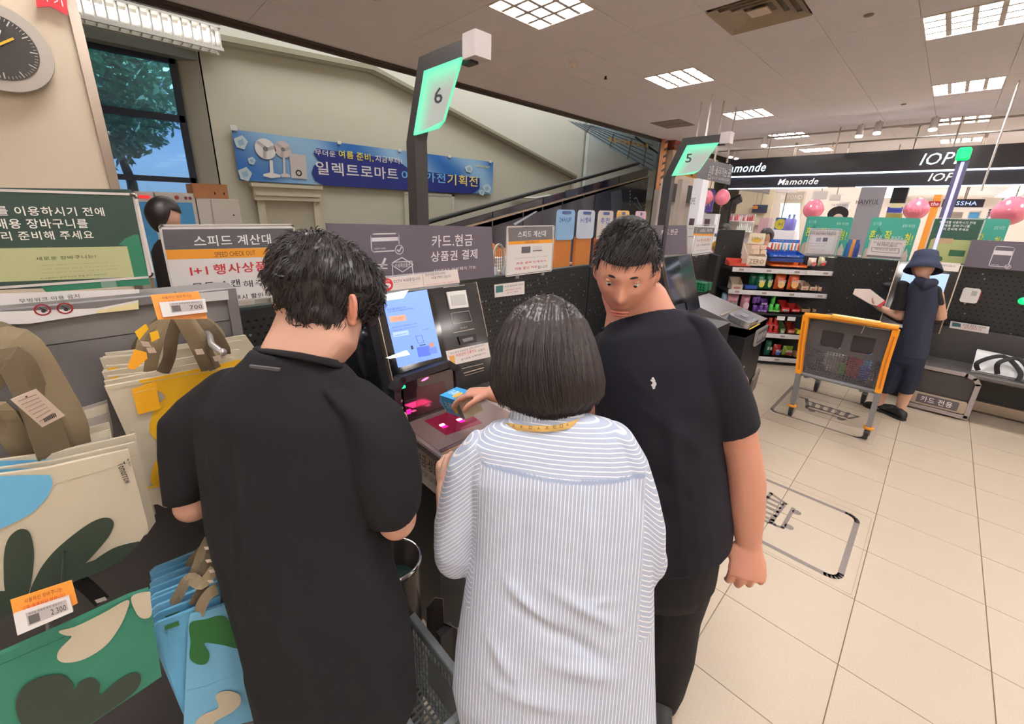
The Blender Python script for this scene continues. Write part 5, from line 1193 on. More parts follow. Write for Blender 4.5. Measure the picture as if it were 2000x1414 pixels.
def snack(kind, box, col, label, txt=None, tcol=None, col2=None, name=None, group='snacks on the angled shelf', d=.10, back=0.0):
    Bd = Board(Sh.F(0, 0, -.04-back), SR, Z3); u0, v0, u1, v1 = Bd.fit(*box)
    lv = min((l[0] for l in LEV), key=lambda z: abs(z-v0)); v0 = max(v0, lv-.004) if abs(v0-lv) < .06 else v0
    nm = name or {'pouch': 'snack_pouch', 'box': 'snack_box', 'tub': 'candy_tub', 'tray': 'display_tray'}[kind]
    t = thing(nm, label, {'pouch': 'snack', 'box': 'box', 'tub': 'tub', 'tray': 'tray'}[kind], Bd.F((u0+u1)/2, v0, -d/2), group); Bd.parent = t
    w, h = u1-u0, v1-v0; m = ink(*col)
    if kind == 'pouch':
        fm = mat('foil_%d_%d_%d' % col, srgb(*col), rough=.25, bump=.3, bscale=25, coat=.3)
        mb = MB(); N = 8; vs = []
        for side in (0, 1):
            for j in range(N+1):
                for i in range(N+1):
                    a, b = i/N, j/N; th = d/2*(math.sin(PI*a)**.5)*(math.sin(PI*min(1, max(0, b)))**.6 if 0 < b < 1 else 0)*.9
                    th += .006*noise.noise(Vector((a*5+u0*30, b*5, side*3))) if 0 < a < 1 and 0 < b < 1 else 0
                    vs.append(Bd.F(u0+a*w+.01*w*math.sin(b*9), v0+b*h, -d/2+(th if side == 0 else -th)))
        fs = []
        for side in (0, 1):
            o_ = side*(N+1)**2
            for j in range(N):
                for i in range(N):
                    q_ = (o_+j*(N+1)+i, o_+j*(N+1)+i+1, o_+(j+1)*(N+1)+i+1, o_+(j+1)*(N+1)+i); fs.append(q_ if side == 0 else q_[::-1])
        mb.add(vs, fs, True); mk('pouch', mb, fm, t); lay = .003
    elif kind == 'tub':
        r = w/2; c_ = Bd.F(u0+r, v0, -r)
        mk('tub', MB().lathe([(r*.8, 0), (r, .01), (r, h*.6), (r*.85, h*.68)], c_, 14), mat('tub_%d_%d_%d' % col, srgb(*col), rough=.25, coat=.4), t, True)
        mk('lid', MB().lathe([(r*.92, h*.68), (r*.95, h*.9), (r*.8, h), (0, h)], c_, 14), mat('tubl_%d_%d_%d' % (col2 or col), srgb(*(col2 or col)), rough=.2, coat=.4), t, True); lay = .004
    elif kind == 'tray':
        bx_ = MB().prism([(u0, v0), (u1, v0), (u1, v0+h*.45), (u0, v0+h*.45)], -.004, 0, Bd.F).prism([(u0, v0), (u1, v0), (u1, v1), (u0, v1)], -d, -d+.004, Bd.F)
        Fs = lambda a, b, c: Bd.F(a, b, c)
        for uu in (u0, u1-.004): bx_.add([Bd.F(uu, v0, 0), Bd.F(uu, v0+h*.45, 0), Bd.F(uu, v1, -d), Bd.F(uu, v0, -d), Bd.F(uu+.004, v0, 0), Bd.F(uu+.004, v0+h*.45, 0), Bd.F(uu+.004, v1, -d), Bd.F(uu+.004, v0, -d)], [(0, 1, 2, 3), (7, 6, 5, 4), (0, 4, 5, 1), (1, 5, 6, 2)])
        bx_.prism([(u0, v0), (u1, v0), (u1, v0+.004), (u0, v0+.004)], -d, 0, Bd.F)
        mk('carton', bx_, m, t); lay = 0
    else: mk('carton', MB().prism([(u0, v0), (u1, v0), (u1, v1), (u0, v1)], -d, 0, Bd.F), m, t); lay = 0
    if col2 and kind in ('pouch', 'box', 'tray'):
        hh = h*.45 if kind == 'tray' else h
        shape(t, Bd.F, ell(u0+w*.5, v0+hh*.35, w*.33, hh*.22, 16), ink(*col2), lay+.001)
    if txt: text(txt, Bd.F, u0+w*.12, v0+(h*.1 if kind == 'tray' else h*.42), w*.76, h*(.22 if kind != 'tub' else .14), ink(*(tcol or (240, 236, 232))), t, lay+.003 if kind != 'tub' else .002, True)
    return t
# top shelf
snack('tray', (1457, 477, 1503, 520), (232, 216, 196), 'cream display carton of small boxes on the top shelf, left', 'ZERO', (170, 130, 90), name='display_carton', d=.2)
for k_ in range(4):
    snack('box', (1471+(k_ % 2)*14, 479+(k_//2)*9, 1484+(k_ % 2)*14, 487+(k_//2)*9), (234, 206, 180), 'small peach box in the cream display carton', group='peach boxes in the display carton', d=.05, back=.06)
snack('box', (1461, 455, 1496, 477), (236, 224, 200), 'cream header card reading ZERO above the display carton', 'ZERO', (150, 130, 90), (226, 180, 80), name='header_card', d=.01, back=.16)
snack('tray', (1424, 506, 1468, 521), (196, 74, 58), 'red open tray at the left end of the top shelf', d=.16)
snack('box', (1506, 467, 1563, 475), (30, 90, 190), 'blue header card with yellow and white Korean lettering', '국내1등 닥터유바', (240, 226, 90), name='header_card', d=.01, back=.12)
snack('tray', (1503, 489, 1572, 504), (26, 84, 180), 'blue energy bar display tray on the top shelf', 'Dr.You 에너지바', name='display_tray', d=.18)
snack('box', (1503, 503, 1570, 513), (38, 60, 120), 'dark blue carton side under the blue bar tray', name='carton', d=.15)
snack('tray', (1508, 512, 1578, 523), (240, 120, 40), 'orange energy bar display tray on the top shelf', 'Dr.You 단백질바', name='display_tray', d=.18)
bcols = [(196, 60, 50), (206, 150, 120), (210, 120, 80), (90, 150, 190), (220, 200, 190), (80, 140, 190), (200, 110, 70), (150, 170, 190), (210, 90, 60)]
for k_ in range(9): snack('pouch', (1505+k_*6.6, 474+(k_ % 3), 1512+k_*6.6, 491), bcols[k_], 'upright energy bar, %s from the left in the blue tray' % ('first', 'second', 'third', 'fourth', 'fifth', 'sixth', 'seventh', 'eighth', 'ninth')[k_], group='energy bars in the blue tray', d=.03, back=.04, name='energy_bar')
snack('pouch', (1580, 504, 1600, 522), (214, 196, 180), 'beige snack pouch on the top shelf, left of the red-marked pouch', col2=(200, 110, 100))
snack('pouch', (1600, 502, 1618, 522), (206, 200, 160), 'cream pouch with a red fruit mark, top shelf right', 'GOO', col2=(190, 50, 46))
snack('pouch', (1617, 502, 1635, 522), (200, 214, 160), 'pale green pouch with a green fruit mark, top shelf right end', 'GOO', col2=(110, 170, 60))
# second shelf
snack('tray', (1428, 543, 1454, 566), (214, 194, 176), 'beige carton of bars at the left of the second shelf', col2=(170, 120, 100), d=.14)
snack('box', (1455, 557, 1479, 565), (40, 70, 150), 'small blue wafer box on the second shelf', 'Oreo' if False else None, d=.08)
snack('pouch', (1463, 532, 1490, 562), (24, 96, 66), 'dark green pouch at the back of the second shelf', d=.08, back=.06)
snack('pouch', (1477, 534, 1500, 566), (30, 110, 76), 'green candy pouch with a lemon picture on the second shelf', '마이쮸', col2=(226, 206, 90))
snack('pouch', (1495, 534, 1514, 566), (34, 116, 70), 'green candy pouch with a kiwi picture beside the orange pouches', '자이쮸', col2=(180, 196, 110))
snack('pouch', (1513, 535, 1541, 567), (236, 106, 60), 'orange jelly pouch, left of the pair on the second shelf', '마이쮸', col2=(240, 190, 120))
snack('pouch', (1539, 534, 1568, 568), (238, 110, 62), 'orange jelly pouch, right of the pair on the second shelf', '마이쮸', col2=(240, 180, 110))
for k_ in range(3): snack('tray', (1564+k_*17, 550+k_, 1582+k_*17, 567+k_), (216, 190, 166), 'small beige tray of packets, %s right of the orange pouches' % ('first', 'second', 'third')[k_], group='beige packet trays', col2=(200, 120, 90), d=.12)
for k_ in range(5): snack('pouch', (1586+k_*6, 540, 1598+k_*6, 560), (230, 110, 70), 'thin orange pouch, %s from the left in the leaning row' % ('first', 'second', 'third', 'fourth', 'fifth')[k_], group='leaning orange pouches', d=.03, back=.1)
snack('tray', (1604, 556, 1628, 566), (236, 110, 60), 'orange tray at the right end of the second shelf', d=.14)
# third shelf
snack('pouch', (1406, 572, 1424, 608), (120, 156, 176), 'grey-blue marshmallow pouch hanging off the third shelf', col2=(170, 190, 200), d=.06)
snack('pouch', (1418, 575, 1447, 609), (226, 160, 176), 'pink marshmallow pouch with black brush lettering, third shelf', '말랑말랑', (50, 40, 46), (240, 226, 226))
snack('pouch', (1446, 576, 1470, 608), (214, 140, 160), 'plain pink marshmallow pouch beside the lettered one', col2=(230, 200, 206))
k_ = 0
for (x, y) in ((1470, 596), (1482, 596), (1492, 596), (1470, 580), (1477, 579)): k_ += 1; snack('tub', (x, y, x+11, y+13), (96, 54, 140), 'round purple gum tub, number %s of the purple stack from the front' % ('one', 'two', 'three', 'four', 'five')[k_-1], group='purple gum tubs', col2=(130, 84, 170))
snack('tray', (1478, 598, 1500, 610), (96, 50, 136), 'purple gum tray in front of the purple tubs', 'MYGUM', d=.04)
snack('tray', (1486, 584, 1501, 596), (100, 54, 142), 'purple gum tray, upper one', 'MYGUM', d=.05)
for i_, (x, y) in enumerate(((1501, 594), (1513, 594), (1506, 579))): snack('tub', (x, y, x+12, y+15), (70, 180, 70), 'bright green gum tub %s' % ('front left', 'front right', 'stacked on top')[i_], group='green gum tubs', col2=(90, 200, 90))
snack('tray', (1501, 600, 1525, 610), (90, 170, 60), 'green gum tray in front of the green tubs', 'MYGUM', d=.04)
snack('tray', (1525, 590, 1546, 610), (196, 40, 44), 'red candy tray with a green top on the third shelf', 'Mentos' if False else '캔디', col2=(30, 130, 110), d=.14)
snack('tray', (1545, 596, 1565, 610), (190, 44, 44), 'red open candy tray right of the green-topped one', '캔디', d=.14)
snack('tray', (1565, 596, 1585, 610), (176, 138, 106), 'open brown cardboard tray on the third shelf, left one', d=.14)
snack('tray', (1588, 597, 1615, 611), (180, 142, 110), 'open brown cardboard tray on the third shelf, right one', d=.14)
# fourth shelf
snack('pouch', (1403, 612, 1438, 640), (150, 180, 196), 'pale blue pouch partly hidden at the left of the fourth shelf', d=.08)
snack('pouch', (1438, 617, 1470, 650), (236, 206, 206), 'white and pink pouch with black brush lettering, fourth shelf', '말랑카우', (50, 40, 46), (226, 150, 160))
i_ = 0
for r_ in range(2):
    for q_ in range(5):
        x, y = 1470+q_*10.4, 621+r_*15; cc = ((214, 44, 120), (206, 50, 90), (206, 56, 60), (214, 70, 60), (226, 60, 56))[q_]
        snack('tub', (x, y, x+10, y+13), cc, '%s gum tub, column %s of the %s row' % (('magenta', 'pink', 'crimson', 'coral', 'red')[q_], ('one', 'two', 'three', 'four', 'five')[q_], ('upper', 'lower')[r_]), group='red and pink gum tubs', col2=tuple(min(255, v+20) for v in cc))
    snack('tray', (1470, 629+r_*15, 1522, 637+r_*14), (200, 36, 60), 'red gum tray of the %s row' % ('upper', 'lower')[r_], 'MYGUM  MYGUM', d=.03)
snack('tray', (1523, 630, 1537, 652), (110, 150, 90), 'green and white candy tray on the fourth shelf', '캔디', col2=(220, 220, 200), d=.12)
snack('tray', (1537, 632, 1556, 652), (180, 60, 40), 'red-brown candy tray on the fourth shelf', '캔디', col2=(210, 120, 60), d=.12)
snack('box', (1556, 645, 1572, 653), (220, 206, 60), 'yellow box at the right of the fourth shelf', d=.1)
# bottom shelf
snack('pouch', (1493, 666, 1512, 696), (40, 110, 84), 'green chip bag with white lettering, bottom shelf', '포테', d=.09)
snack('pouch', (1510, 674, 1530, 697), (190, 50, 50), 'red chip bag with a blue patch, bottom shelf', '칩', col2=(60, 90, 170), d=.09)
snack('pouch', (1529, 677, 1553, 697), (140, 170, 50), 'lime green snack bag, bottom shelf', '콘', col2=(120, 40, 50), d=.09)
snack('box', (1552, 687, 1566, 698), (176, 130, 90), 'brown box at the right of the bottom shelf', d=.1)
# white notice on the shelf top
Wn = Board(Sh.F(.85, 1.40, -.38), SR, Z3)
t = holder('sign_stand', 'square white notice stand above the snack shelf', 'sign', Wn, *Wn.fit(1570, 445, 1645, 500), ink(222, 208, 208), rim=.02)
Wn.t('신세계포인트 적립 또는 신용카드 할인은', 1582, 450, 1633, 456, GY, .002); Wn.t('마지막 결제단계에서 적용됩니다', 1581, 454, 1633, 460, DK, .002, True)
Wn.rect(1580, 461, 1631, 491, ink(226, 220, 222), .0015); Wn.rect(1593, 464, 1604, 472, ink(170, 160, 176), .003); Wn.rect(1606, 464, 1617, 472, ink(96, 94, 112), .003)
for y_, x1 in ((474, 1615), (479, 1611), (486, 1610)): Wn.t('결제 안내 문구 확인', 1582, y_, x1, y_+3, ink(180, 120, 120), .003)
# green wire basket and white-gridded item left of the shelf
t = thing('wire_basket', 'green plastic basket hanging on a wire arm left of the snack shelf', 'basket', onx(1362, 560, 4.9))
Gb2 = Board(onx(1345, 566, 4.9), -Y3, Z3, t)
u0, v0, u1, v1 = Gb2.fit(1344, 550, 1378, 570)
bm_ = MB()
for q_ in range(7): stroke(bm_, Gb2.F, [(u0+(u1-u0)*q_/6, v0), (u0+(u1-u0)*q_/6, v1)], .008, 0, .006)
for q_ in range(4): stroke(bm_, Gb2.F, [(u0, v0+(v1-v0)*q_/3), (u1, v0+(v1-v0)*q_/3)], .008, 0, .006)
mk('grille', bm_, mat('basket_green', srgb(60, 176, 120), rough=.4), t, kind='stuff'); mk('fill', MB().prism([(u0, v0), (u1, v0), (u1, v1), (u0, v1)], -.2, -.02, Gb2.F), mat('basket_green_dark', srgb(30, 110, 74), rough=.5), t)
mk('wire_arm', MB().tube([Gb2.F(u0-.05, v1+.06, .02), Gb2.F(u1+.04, v1+.03, .02), Gb2.F(u1+.05, v0, .02), Gb2.F(u1+.02, v0-.02, .02)], .006, 6), M_black, t)
# ---- row 2 partition
R2 = Board((6.25, 1.0, 0), -Y3, Z3)
pegboard('pegboard_partition', 'long black pegboard partition of the far checkout row', R2, .18, .02, 3.2, 1.40, .045, .007, .06, rows=.75)
ex = thing('counter', 'grey shelf counter along the far checkout row', 'counter', (6.1, 0, 0))
mk('worktop', MB().bbox((5.72, -2.2, .43), (6.24, -.14, .47), .01), mat('counter_grey', srgb(96, 92, 90), rough=.35, metal=.2), ex)
mk('apron', MB().box((6.16, -2.2, .05), (6.24, .1, .43)), M_black, ex); mk('kickplate', MB().box((6.1, -2.2, .02), (6.16, .1, .12)), M_steel, ex)
mk('upstand', MB().box((6.16, -2.2, .47), (6.24, .0, .80)), mat('upstand_grey', srgb(66, 64, 66), rough=.4), ex)
# bin unit reading card only
bn = thing('card_only_unit', 'grey unit with a silver rounded frame reading card only on the far row', 'cabinet', (5.95, -.3, 0))
mk('body', MB().box((5.74, -.53, .03), (6.15, -.12, .42)), mat('unit_charcoal', srgb(64, 60, 62), rough=.4), bn)
Bn = Board((5.735, -.10, 0), -Y3, Z3, bn)
fr = MB(); fr.prism([(0, .02), (.44, .02), (.44, .06), (0, .06)], 0, .02, Bn.F); stroke(fr, Bn.F, [(0, .45), (.34, .45), (.40, .43), (.43, .38), (.43, .04)], .035, 0, .02)
mk('silver_frame', fr, mat('frame_silver', srgb(168, 160, 160), rough=.35, metal=.3), bn)
mk('label_plate', MB().prism(rrect(.03, .07, .41, .19, .02), .01, .026, Bn.F), mat('plate_beige', srgb(176, 160, 140), rough=.4), bn)
mk('label_inset', MB().prism(rrect(.07, .085, .36, .175, .01), .026, .028, Bn.F), ink(96, 88, 94), bn); Bn.tt('카드 전용', .10, .10, .22, .06, WH, .029, True)
bn2 = thing('card_only_unit', 'second card only unit half hidden between the customer\'s legs', 'cabinet', (6.0, .35, 0))
mk('body', MB().box((5.90, .12, .03), (6.2, .62, .55)), mat('unit_charcoal', srgb(64, 60, 62)), bn2)
B2 = Board((5.895, .62, 0), -Y3, Z3, bn2); mk('label_plate', MB().prism(rrect(.12, .12, .48, .24, .02), 0, .01, B2.F), ink(96, 88, 94), bn2); B2.tt('카드 전용', .16, .145, .28, .07, WH, .012, True)
# kiosk of the far row
kt = thing('self_checkout_kiosk', 'self checkout kiosk with a lit screen in front of the customer in the bucket hat', 'kiosk', (6.0, .05, 0))
up = Vector((.22, 0, 1)).normalized(); Ko = Vector((5.90, .27, 1.02)); Kd = Board(Ko, -Y3, up, kt)
mk('screen_slab', MB().prism(rrect(0, -.25, .44, .42, .01), -.05, 0, Kd.F), mat('kiosk_gloss_black', srgb(16, 16, 20)), kt)
mk('edge_trim', MB().prism([(-.008, -.25), (0, -.25), (0, .42), (-.008, .42)], -.05, .006, Kd.F), M_steel, kt); mk('edge_trim', MB().prism([(.44, -.25), (.448, -.25), (.448, .42), (.44, .42)], -.05, .006, Kd.F), M_steel, kt)
mk('screen', MB().prism([(.05, .05), (.38, .05), (.38, .33), (.05, .33)], .0, .002, Kd.F), lit(150, 176, 226, .75), kt)
mk('column', MB().box((6.0, -.12, 0), (6.2, .22, 1.0)), M_black, kt)
mk('notice_strip', MB().prism([(.18, .36), (.43, .36), (.43, .44), (.18, .44)], .003, .006, Kd.F), mat('notice_white', srgb(226, 214, 206)), kt); Kd.tt('청소년 보호를 위해 판매하지 않습니다', .2, .40, .2, .02, DK, .007)
mk('led_corner', MB().prism(rrect(.4, -.1, .43, -.06, .005), .0, .01, Kd.F), M_steel, kt)
# hand scanner, reader pad and sticker on the partition
Rp = Board((6.24, 1.0, 0), -Y3, Z3)
t = thing('card_reader', 'white card reader pad with a grey window on the far partition', 'card reader', Rp.F(1.3, 1.1)); Rp.parent = t
a_ = Rp.fit(1873, 561, 1917, 592); mk('case', MB().prism(rrect(*a_, .02), 0, .05, Rp.F), M_white, t)
mk('window', MB().prism([(a_[0]+.06, a_[1]+(a_[3]-a_[1])*.52), (a_[2]-.02, a_[1]+(a_[3]-a_[1])*.52), (a_[2]-.02, a_[3]-.02), (a_[0]+.06, a_[3]-.02)], .05, .052, Rp.F), ink(176, 176, 166), t)
mk('foot', MB().prism([(a_[0]+.05, a_[1]-.02), (a_[2]-.08, a_[1]-.02), (a_[2]-.08, a_[1]), (a_[0]+.05, a_[1])], 0, .03, Rp.F), mat('plate_beige', srgb(176, 160, 140)), t); mk('red_edge', MB().prism([(a_[2], a_[1]+.03), (a_[2]+.008, a_[1]+.03), (a_[2]+.008, a_[3]-.03), (a_[2], a_[3]-.03)], 0, .02, Rp.F), RD, t)
t = thing('bag_notice', 'small white notice sticker on the far counter upstand', 'notice', (6.15, -.3, .7)); Rq = Board((6.155, 1.0, 0), -Y3, Z3, t)
Rq.poly([(1857, 627), (1933, 638), (1930, 652), (1854, 640)], mat('sheet_white', srgb(228, 222, 218)), .001, 'sheet'); Rq.poly([(1860, 629), (1877, 632), (1876, 639), (1859, 637)], ink(60, 100, 110), .003); Rq.t('무인존 종량제 이용안내', 1880, 632, 1926, 643, DK, .003); Rq.t('계산대 결제 후 수령', 1882, 637, 1918, 647, RD, .003)
t = thing('hand_scanner', 'small black hand scanner hanging left of the far kiosk', 'scanner', onx(1737, 560, 6.15)); p = onx(1737, 557, 6.12)
mk('head', MB().sphere(p, .05, 12, 8, (1, 1.2, .7)), M_dark, t, True); mk('grip', MB().tube([p, p+Vector((0, -.01, -.16))], [.03, .022], 8), M_dark, t, True)
p = onx(1999, 588, 6.1); t = thing('green_light_button', 'round green light at the right edge on the far partition', 'light', p); mk('lens', MB().sphere(p, .035, 12, 8), lit(20, 190, 110, 1.2), t, True)
mk('stem', MB().cyl(p, (6.24, p.y, p.z), .012, 8), M_black, t)
# white bag with black straps lying on the counter
t = thing('reusable_bag', 'flat white bag with black straps lying on the far counter', 'bag', (5.95, -.75, .47))
W_ = [Vector((5.95, -.42, .66)), Vector((6.02, -.95, .60)), Vector((5.95, -1.25, .56)), Vector((5.80, -1.15, .485)), Vector((5.78, -.60, .485))]
mb = MB()
vs = []
for j in range(6):
    for i in range(11):
        a, b = i/10, j/5; x = 5.80+.18*b+.02*math.sin(a*7); y = -.46-.85*a; z = .475+.16*b*(1-.4*a)+.03*math.sin(a*5+b*3)*b*(1-b)*2+.012*b
        vs.append((x, y, z))
for j in range(6):
    for i in range(11):
        v = vs[j*11+i]; vs.append((v[0]-.01, v[1], v[2]+.018+.03*math.sin(PI*i/10)*math.sin(PI*j/5)))
fs = [(j*11+i, j*11+i+1, (j+1)*11+i+1, (j+1)*11+i) for j in range(5) for i in range(10)]; fs += [tuple(66+k for k in f_[::-1]) for f_ in fs]
for i in range(10): fs += [(i, i+1, 67+i, 66+i), (55+i+1, 55+i, 121+i, 122+i)]
mk('body', mb.add(vs, fs, True), mat('bag_white', srgb(214, 214, 214), rough=.5, bump=.2, bscale=12), t)
for k_, ys in enumerate(((-.50, -.74), (-.62, -.80))):
    webbing([(5.80, ys[0], .50), (5.78, ys[0]+.02, .58+.03*k_), (5.86, (ys[0]+ys[1])/2, .66), (5.79, ys[1]+.0, .56), (5.76, ys[1], .478)], .035, t, 'strap', (-1, 0, .3), m=mat('strap_black', srgb(24, 24, 26), rough=.7))
# boards above the far partition
def teal(box, y_off, label, full=True):
    Tb = Board((6.42+y_off, 1.0, 1.38), -Y3, Z3)
    t = thing('teal_promo_board', label, 'board', Tb.F(*Tb.uv((box[0]+box[2])/2, 500)), 'teal promotional boards'); Tb.parent = t
    a_ = Tb.fit(*box); a_ = (a_[0], -.02, a_[2], a_[3])
    mk('board', MB().prism(rrect(*a_, .03), -.01, 0, Tb.F), ink(70, 166, 148), t); w, h = a_[2]-a_[0], a_[3]-a_[1]; u, v = a_[0], a_[1]
    YG = ink(226, 220, 60)
    Tb.tt('모기를', u+w*.06, v+h*.82, w*.18, h*.08, ink(150, 210, 196), .002, True); Tb.tt('홈매트 에이전트', u+w*.68, v+h*.80, w*.25, h*.07, ink(200, 232, 222), .002)
    shape(t, Tb.F, [(u+w*.1, v+h*.5), (u+w*.2, v+h*.8), (u+w*.42, v+h*.5), (u+w*.42, v+h*.36), (u+w*.2, v+h*.36)], ink(48, 140, 122), .001)
    Tb.tt('혼', u+w*.05, v+h*.50, w*.13, h*.22, YG, .003, True); Tb.tt('자서', u+w*.19, v+h*.50, w*.13, h*.13, WH, .003); Tb.tt('잘', u+w*.37, v+h*.48, w*.14, h*.24, YG, .003, True); Tb.tt('잡아주는', u+w*.52, v+h*.48, w*.25, h*.13, WH, .003)
    Tb.tt('형!', u+w*.79, v+h*.42, w*.16, h*.26, YG, .003, True)
    shape(t, Tb.F, [(u+w*.02, v), (u+w*.04, v+h*.3), (u+w*.14, v+h*.34), (u+w*.2, v+h*.2), (u+w*.2, v)], ink(206, 180, 160), .0025); shape(t, Tb.F, [(u+w*.84, v), (u+w*.84, v+h*.2), (u+w*.9, v+h*.36), (u+w*.96, v+h*.2), (u+w*.96, v)], ink(214, 196, 180), .0025)
    Tb.lineuv([(u+w*.72, v+h*.02), (u+w*.78, v+h*.30), (u+w*.74, v+h*.40)], .01, WH, .0025)
    mk('foot', MB().prism([(a_[0], -.05), (a_[2], -.05), (a_[2], -.02), (a_[0], -.02)], -.05, .04, Tb.F), mat('foot_blue', srgb(40, 90, 150)), t)
    return t
teal((1560, 422, 1668, 500), .4, 'teal mosquito promotion board behind the square white notice')
teal((1682, 424, 1800, 508), .0, 'teal mosquito promotion board in the middle, behind the low notice')
teal((1868, 426, 1976, 500), .0, 'teal mosquito promotion board right of the green poster')
for k_, (px, m_) in enumerate(((1652, ink(44, 96, 150)), (1660, ink(210, 140, 70)), (1666, ink(40, 60, 130)))):
    p = onx(px, 505, 6.5); tag(mk('spray_can', MB().lathe([(.035, 0), (.035, .14), (.02, .17), (.02, .2), (0, .2)], (6.5, p.y, 1.40), 12), m_), ('blue', 'orange-topped', 'navy')[k_]+' spray can standing between the teal boards', 'can', 'spray cans on the far partition')
mk_s = struct('trim_11', MB().box((6.28, -2.2, 0), (6.9, 1.2, 1.385)), M_dark)
Dg = Board((6.30, 1.0, 1.40), -Y3, Z3)
a_ = Dg.fit(1796, 426, 1884, 514)
t = holder('sign_stand', 'dark green reusable-bag poster behind the customer in the bucket hat', 'sign', Dg, .87, .01, 1.23, .47, ink(46, 84, 72), rim=.012)
Dg.tt('계산대를 이용하시기 전에', .92, .415, .25, .026, WH, .002, True); Dg.tt('판매용 장바구니를', .94, .382, .20, .026, WH, .002, True); Dg.tt('미리 준비해 주세요', .94, .349, .20, .026, WH, .002, True)
Dg.pl(.90, .03, 1.21, .26, ink(176, 182, 124), .002, r=.02); shape(t, Dg.F, ell(1.0, .06, .03, .03, 16), ink(60, 110, 70), .004); Dg.pl(1.06, .10, 1.17, .16, ink(44, 100, 70), .004); Dg.pl(.92, .22, 1.06, .27, ink(190, 160, 130), .004)
Lw = Board((6.26, 1.0, 1.41), -Y3, Z3)
t = holder('sign_stand', 'low white youth protection notice left of the bucket hat', 'sign', Lw, *Lw.fit(1690, 465, 1772, 508), ink(222, 212, 208), rim=.01)
Lw.t('청소년 보호를 위해 청소년에게는', 1706, 471, 1763, 478, DK, .002); Lw.t('주류 판매하지 않습니다', 1712, 475, 1753, 483, DK, .002, True); Lw.t('주류/담배 청소년은 2007년생', 1708, 484, 1750, 491, DK, .002); Lw.line([(1703, 483), (1756, 486), (1755, 495), (1702, 491)], .004, DK, .002, True); Lw.line([(1692, 500), (1760, 505)], .03, ink(110, 106, 108), .002)
Vb = Board((6.22, 1.0, 1.41), -Y3, Z3)
t = thing('payment_board', 'violet-grey payment board at the right edge with a white card icon', 'sign', Vb.F(1.4, 0)); Vb.parent = t
mk('board', MB().prism([Vb.uv(1898, 468), (2.0, Vb.uv(1898, 468)[1]), (2.0, .0), (Vb.uv(1882, 520)[0], 0)], -.012, 0, Vb.F), V_, t)
card_icon(Vb, 1931, 483, 1.0, PW2)
Bb_ = Board((6.5, 1.0, 1.4), -Y3, Z3); t = thing('brown_promo_board', 'brown promotional board with yellow lettering at the right edge', 'board', Bb_.F(1.6, .2)); Bb_.parent = t
mk('board', MB().prism([(1.60, 0), (1.9, 0), (1.9, .5), (1.62, .5)], -.01, 0, Bb_.F), ink(96, 56, 44), t); Bb_.tt('삼림', 1.63, .22, .1, .06, WH, .002, True); Bb_.tt('초', 1.63, .08, .08, .08, ink(226, 200, 60), .002, True)
# lane post of the far row: slim lit bar with a green head
t = thing('lane_post', 'slim lane post with a lit violet bar and a green head on the far row', 'post', (6.3, .05, 1.4)); p0 = onx(1846, 424, 6.3); p1 = onx(1870, 332, 6.3)
mk('post', MB().box((6.3, p0.y-.04, 1.385), (6.36, p0.y+.045, 2.42)), mat('post_violet_grey', srgb(92, 88, 120), rough=.4), t)
mk('light_bar', MB().box((6.295, p0.y-.01, 1.42), (6.30, p0.y+.015, 2.40)), lit(160, 160, 240, 1.3), t); mk('green_head', MB().bbox((6.26, p0.y-.035, 2.41), (6.38, p0.y+.065, 2.53), .02), lit(20, 214, 110, 1.0), t)
# ---- shopping cart
CY = mat('cart_orange', srgb(240, 154, 32), rough=.4); CG = mat('cart_grey', srgb(120, 122, 126), rough=.45); CD = mat('cart_charcoal', srgb(78, 76, 80), rough=.5); TR = mat('rubber', srgb(40, 38, 40), rough=.7)
ct = thing('shopping_cart', 'orange-framed grey shopping cart parked before the snack shelf', 'cart', (4.9, .36, 0))
for s_, (yt, yb) in enumerate(((.70, .63), (.10, .07))):
    mk('upright', MB().loft([[Vector((4.50+a*.035, y_+b*.022, z_)) for a, b in ((-1, -1), (1, -1), (1, 1), (-1, 1))] for y_, z_ in ((yt, 1.0), (yt-.02 if s_ == 0 else yt+.0, .72), (yb+.02, .46))], sm=False), CY, ct)
    mk('upright_groove', MB().loft([[Vector((4.462+a*.003, y_+b*.006, z_)) for a, b in ((-1, -1), (1, -1), (1, 1), (-1, 1))] for y_, z_ in ((yt, .95), (yt-.02 if s_ == 0 else yt, .72), (yb+.02, .5))], sm=False), mat('cart_orange_dark', srgb(196, 112, 20)), ct)
    lg = mk('leg', MB().loft([[Vector((x_+a*.03, y_+b*.018, z_)) for a, b in ((-1, -1), (1, -1), (1, 1), (-1, 1))] for x_, y_, z_ in ((4.50, yb+.02, .46), (4.53, yb+.01, .13))], sm=False), CG, ct)
    mk('collar', MB().lathe([(.03, .13), (.035, .12), (.035, .105), (.02, .10)], (4.53, yb+.01, 0), 12), CY, lg)
def caster(x, y, par):
    c_ = mk('caster', MB().cyl((x, y-.014, .06), (x, y+.014, .06), .058, 18), TR, par)
    mk('fork', MB().box((x-.02, y-.022, .04), (x+.035, y-.016, .12)).box((x-.02, y+.016, .04), (x+.035, y+.022, .12)).box((x-.03, y-.022, .108), (x+.04, y+.022, .125)), CG, c_)
for (x, y) in ((4.55, .64), (4.55, .08), (5.45, .60), (5.45, .20)): caster(x, y, ct)
mk('handle', MB().tube([(4.49, .71, 1.0), (4.47, .5, 1.02), (4.47, .3, 1.02), (4.49, .09, 1.02)], .024, 10), CY, ct, True)
mk('handle_console', MB().bbox((4.43, .20, 1.02), (4.50, .52, 1.05), .006), mat('console_orange', srgb(244, 176, 70), rough=.35), ct)
